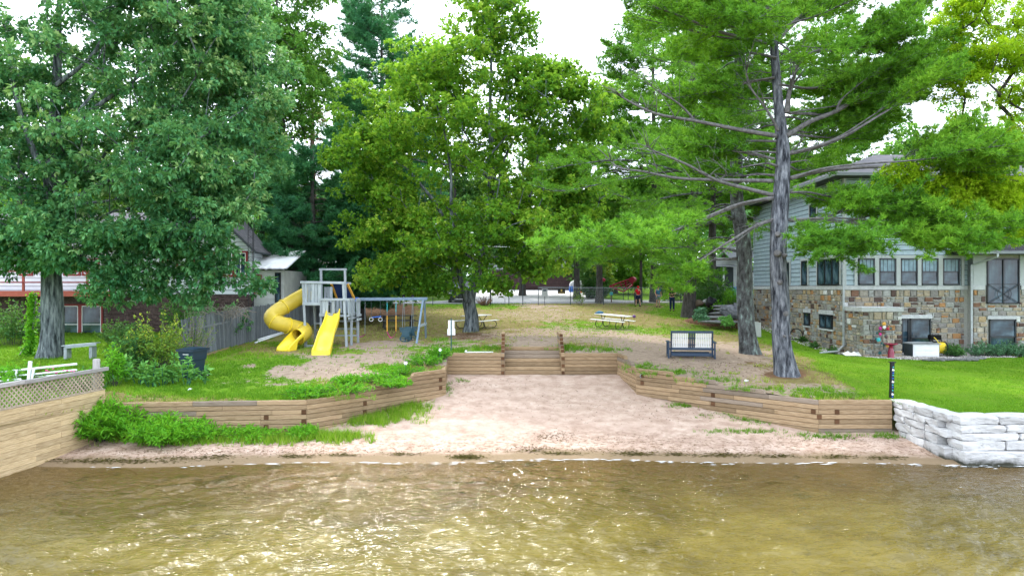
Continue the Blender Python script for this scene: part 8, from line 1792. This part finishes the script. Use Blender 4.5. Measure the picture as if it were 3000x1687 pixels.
# grass on the beach at the foot of the walls and along the wall tops
def tuftset(regs, n, f, h0, h1, nm, lab, tone=.38, w=.018):
    pts = []
    for cx, cy_, rx, ry, wgt in regs:
        for q in range(int(n*wgt)):
            p = f(cx+rx*max(-1.5, min(1.5, R.gauss(0, .6))), cy_+ry*max(-1.4, min(1.2, R.gauss(0, .55)))); pts.append((p.x, p.y, p.z))
    pts = np.array(pts); pts = np.repeat(pts, 5, 0)+NP.normal(size=(len(pts)*5, 3))*np.array([.05, .05, 0]); blades(nm, pts, np.clip(tone+NP.normal(size=len(pts))*.15, 0, 1), h0, h1, w, lab, nb=2)
def fbq(px, py): return bp_(px, py)
tuftset([(640, 1288, 300, 16, 2.4), (900, 1284, 130, 12, 1), (1140, 1212, 100, 26, 1.6), (1080, 1235, 70, 12, .7), (1190, 1195, 50, 16, .6), (1000, 1280, 60, 9, .4)], 240, fbq, .09, .26, 'beach_grass', 'bright tall grass along the foot of the left timber wall', .62, .02)
tuftset([(2000, 1188, 40, 10, .5), (2210, 1228, 50, 15, .7), (2180, 1266, 90, 8, .7), (2420, 1278, 100, 8, .7), (2600, 1280, 40, 8, .5), (2100, 1215, 60, 8, .2), (1310, 1145, 14, 20, .3), (1350, 1115, 14, 5, .1)], 130, fbq, .04, .12, 'beach_grass', 'low green grass patches on the sand below the right timber wall', .25)
tuftset([(650, 1165, 300, 8, 1.6), (1230, 1045, 60, 12, .6), (1330, 1028, 50, 8, .6), (1430, 1022, 50, 8, .7), (1690, 1022, 60, 8, .7), (1770, 1026, 60, 6, .6), (1880, 1075, 40, 8, .4), (1960, 1092, 90, 10, .8), (2090, 1115, 80, 8, .6), (2200, 1140, 60, 7, .4), (2440, 1160, 110, 8, .8), (1000, 1130, 60, 12, .5)], 110, gp, .06, .16, 'wall_top_grass', 'green grass tufts along the tops of the timber walls', .3)
# seaweed and leaf litter washed up along the shore
def strands(name, regs, n, lab, mt, ln, f=bp_, lift=.012):
    V = []; rn = []
    for cx, cy_, rx, ry, wgt in regs:
        for q in range(int(n*wgt)):
            p = f(cx+rx*max(-1.6, min(1.6, R.gauss(0, .55))), cy_+ry*R.gauss(0, .38)+3*math.sin((cx+q*7)*.05)); t = R.gauss(0, .5); d = Vector((math.cos(t), math.sin(t), 0))*R.uniform(.4, 1.2)*ln; s = Vector((-d.y, d.x, 0)).normalized()*R.uniform(.10, .3)*ln*.5; z = Vector((0, 0, lift+R.random()*.02)); V += [p-d*.5+z, p-s+z*1.6, p+d*.5+z, p+s+z]; rn.append(R.random())
    return tag(link(name, fastmesh(name, [tuple(v) for v in V], 4, mt, rn)), kind='stuff', label=lab)
weedm = leafmat('seaweed', [(0, (.045, .036, .010)), (.5, (.15, .12, .04)), (1, (.30, .245, .10))], .1)
strands('seaweed', [(330, 1352, 220, 9, 2.2), (560, 1344, 90, 6, .5), (640, 1338, 60, 5, .4), (860, 1338, 70, 5, .5), (1000, 1334, 50, 4, .4), (1370, 1341, 50, 8, 1.2), (1180, 1332, 60, 3, .3), (1640, 1330, 60, 3, .5), (1860, 1331, 60, 7, .9), (2120, 1335, 80, 7, .9), (2280, 1338, 50, 5, .5), (2450, 1340, 60, 6, .6), (2600, 1343, 60, 5, .5), (1560, 1322, 40, 4, .2), (1980, 1333, 40, 3, .3)], 300, 'line of olive seaweed washed up along the shore', weedm, .11)
littm = leafmat('leaf_litter', [(0, (.03, .018, .012)), (.5, (.12, .065, .04)), (1, (.26, .15, .10))], .1)
strands('leaf_litter', [(1620, 1280, 60, 22, .8), (1560, 1315, 60, 12, .6), (1600, 1180, 300, 90, 1.2), (2000, 1210, 220, 50, .8), (1450, 1130, 160, 30, .5), (700, 1325, 450, 10, .9), (1700, 1322, 700, 7, .9), (2400, 1290, 200, 16, .5), (1850, 1290, 250, 30, .4)], 330, 'brown leaves and twigs scattered over the sand', littm, .055)
strands('fallen_leaves', [(1150, 905, 140, 30, 1.2), (1600, 960, 250, 60, .6), (2150, 1080, 200, 40, .6), (1400, 985, 90, 15, .5), (1000, 1090, 200, 30, .3)], 250, 'reddish fallen leaves and twigs on the yard', littm, .07, gp, .03)
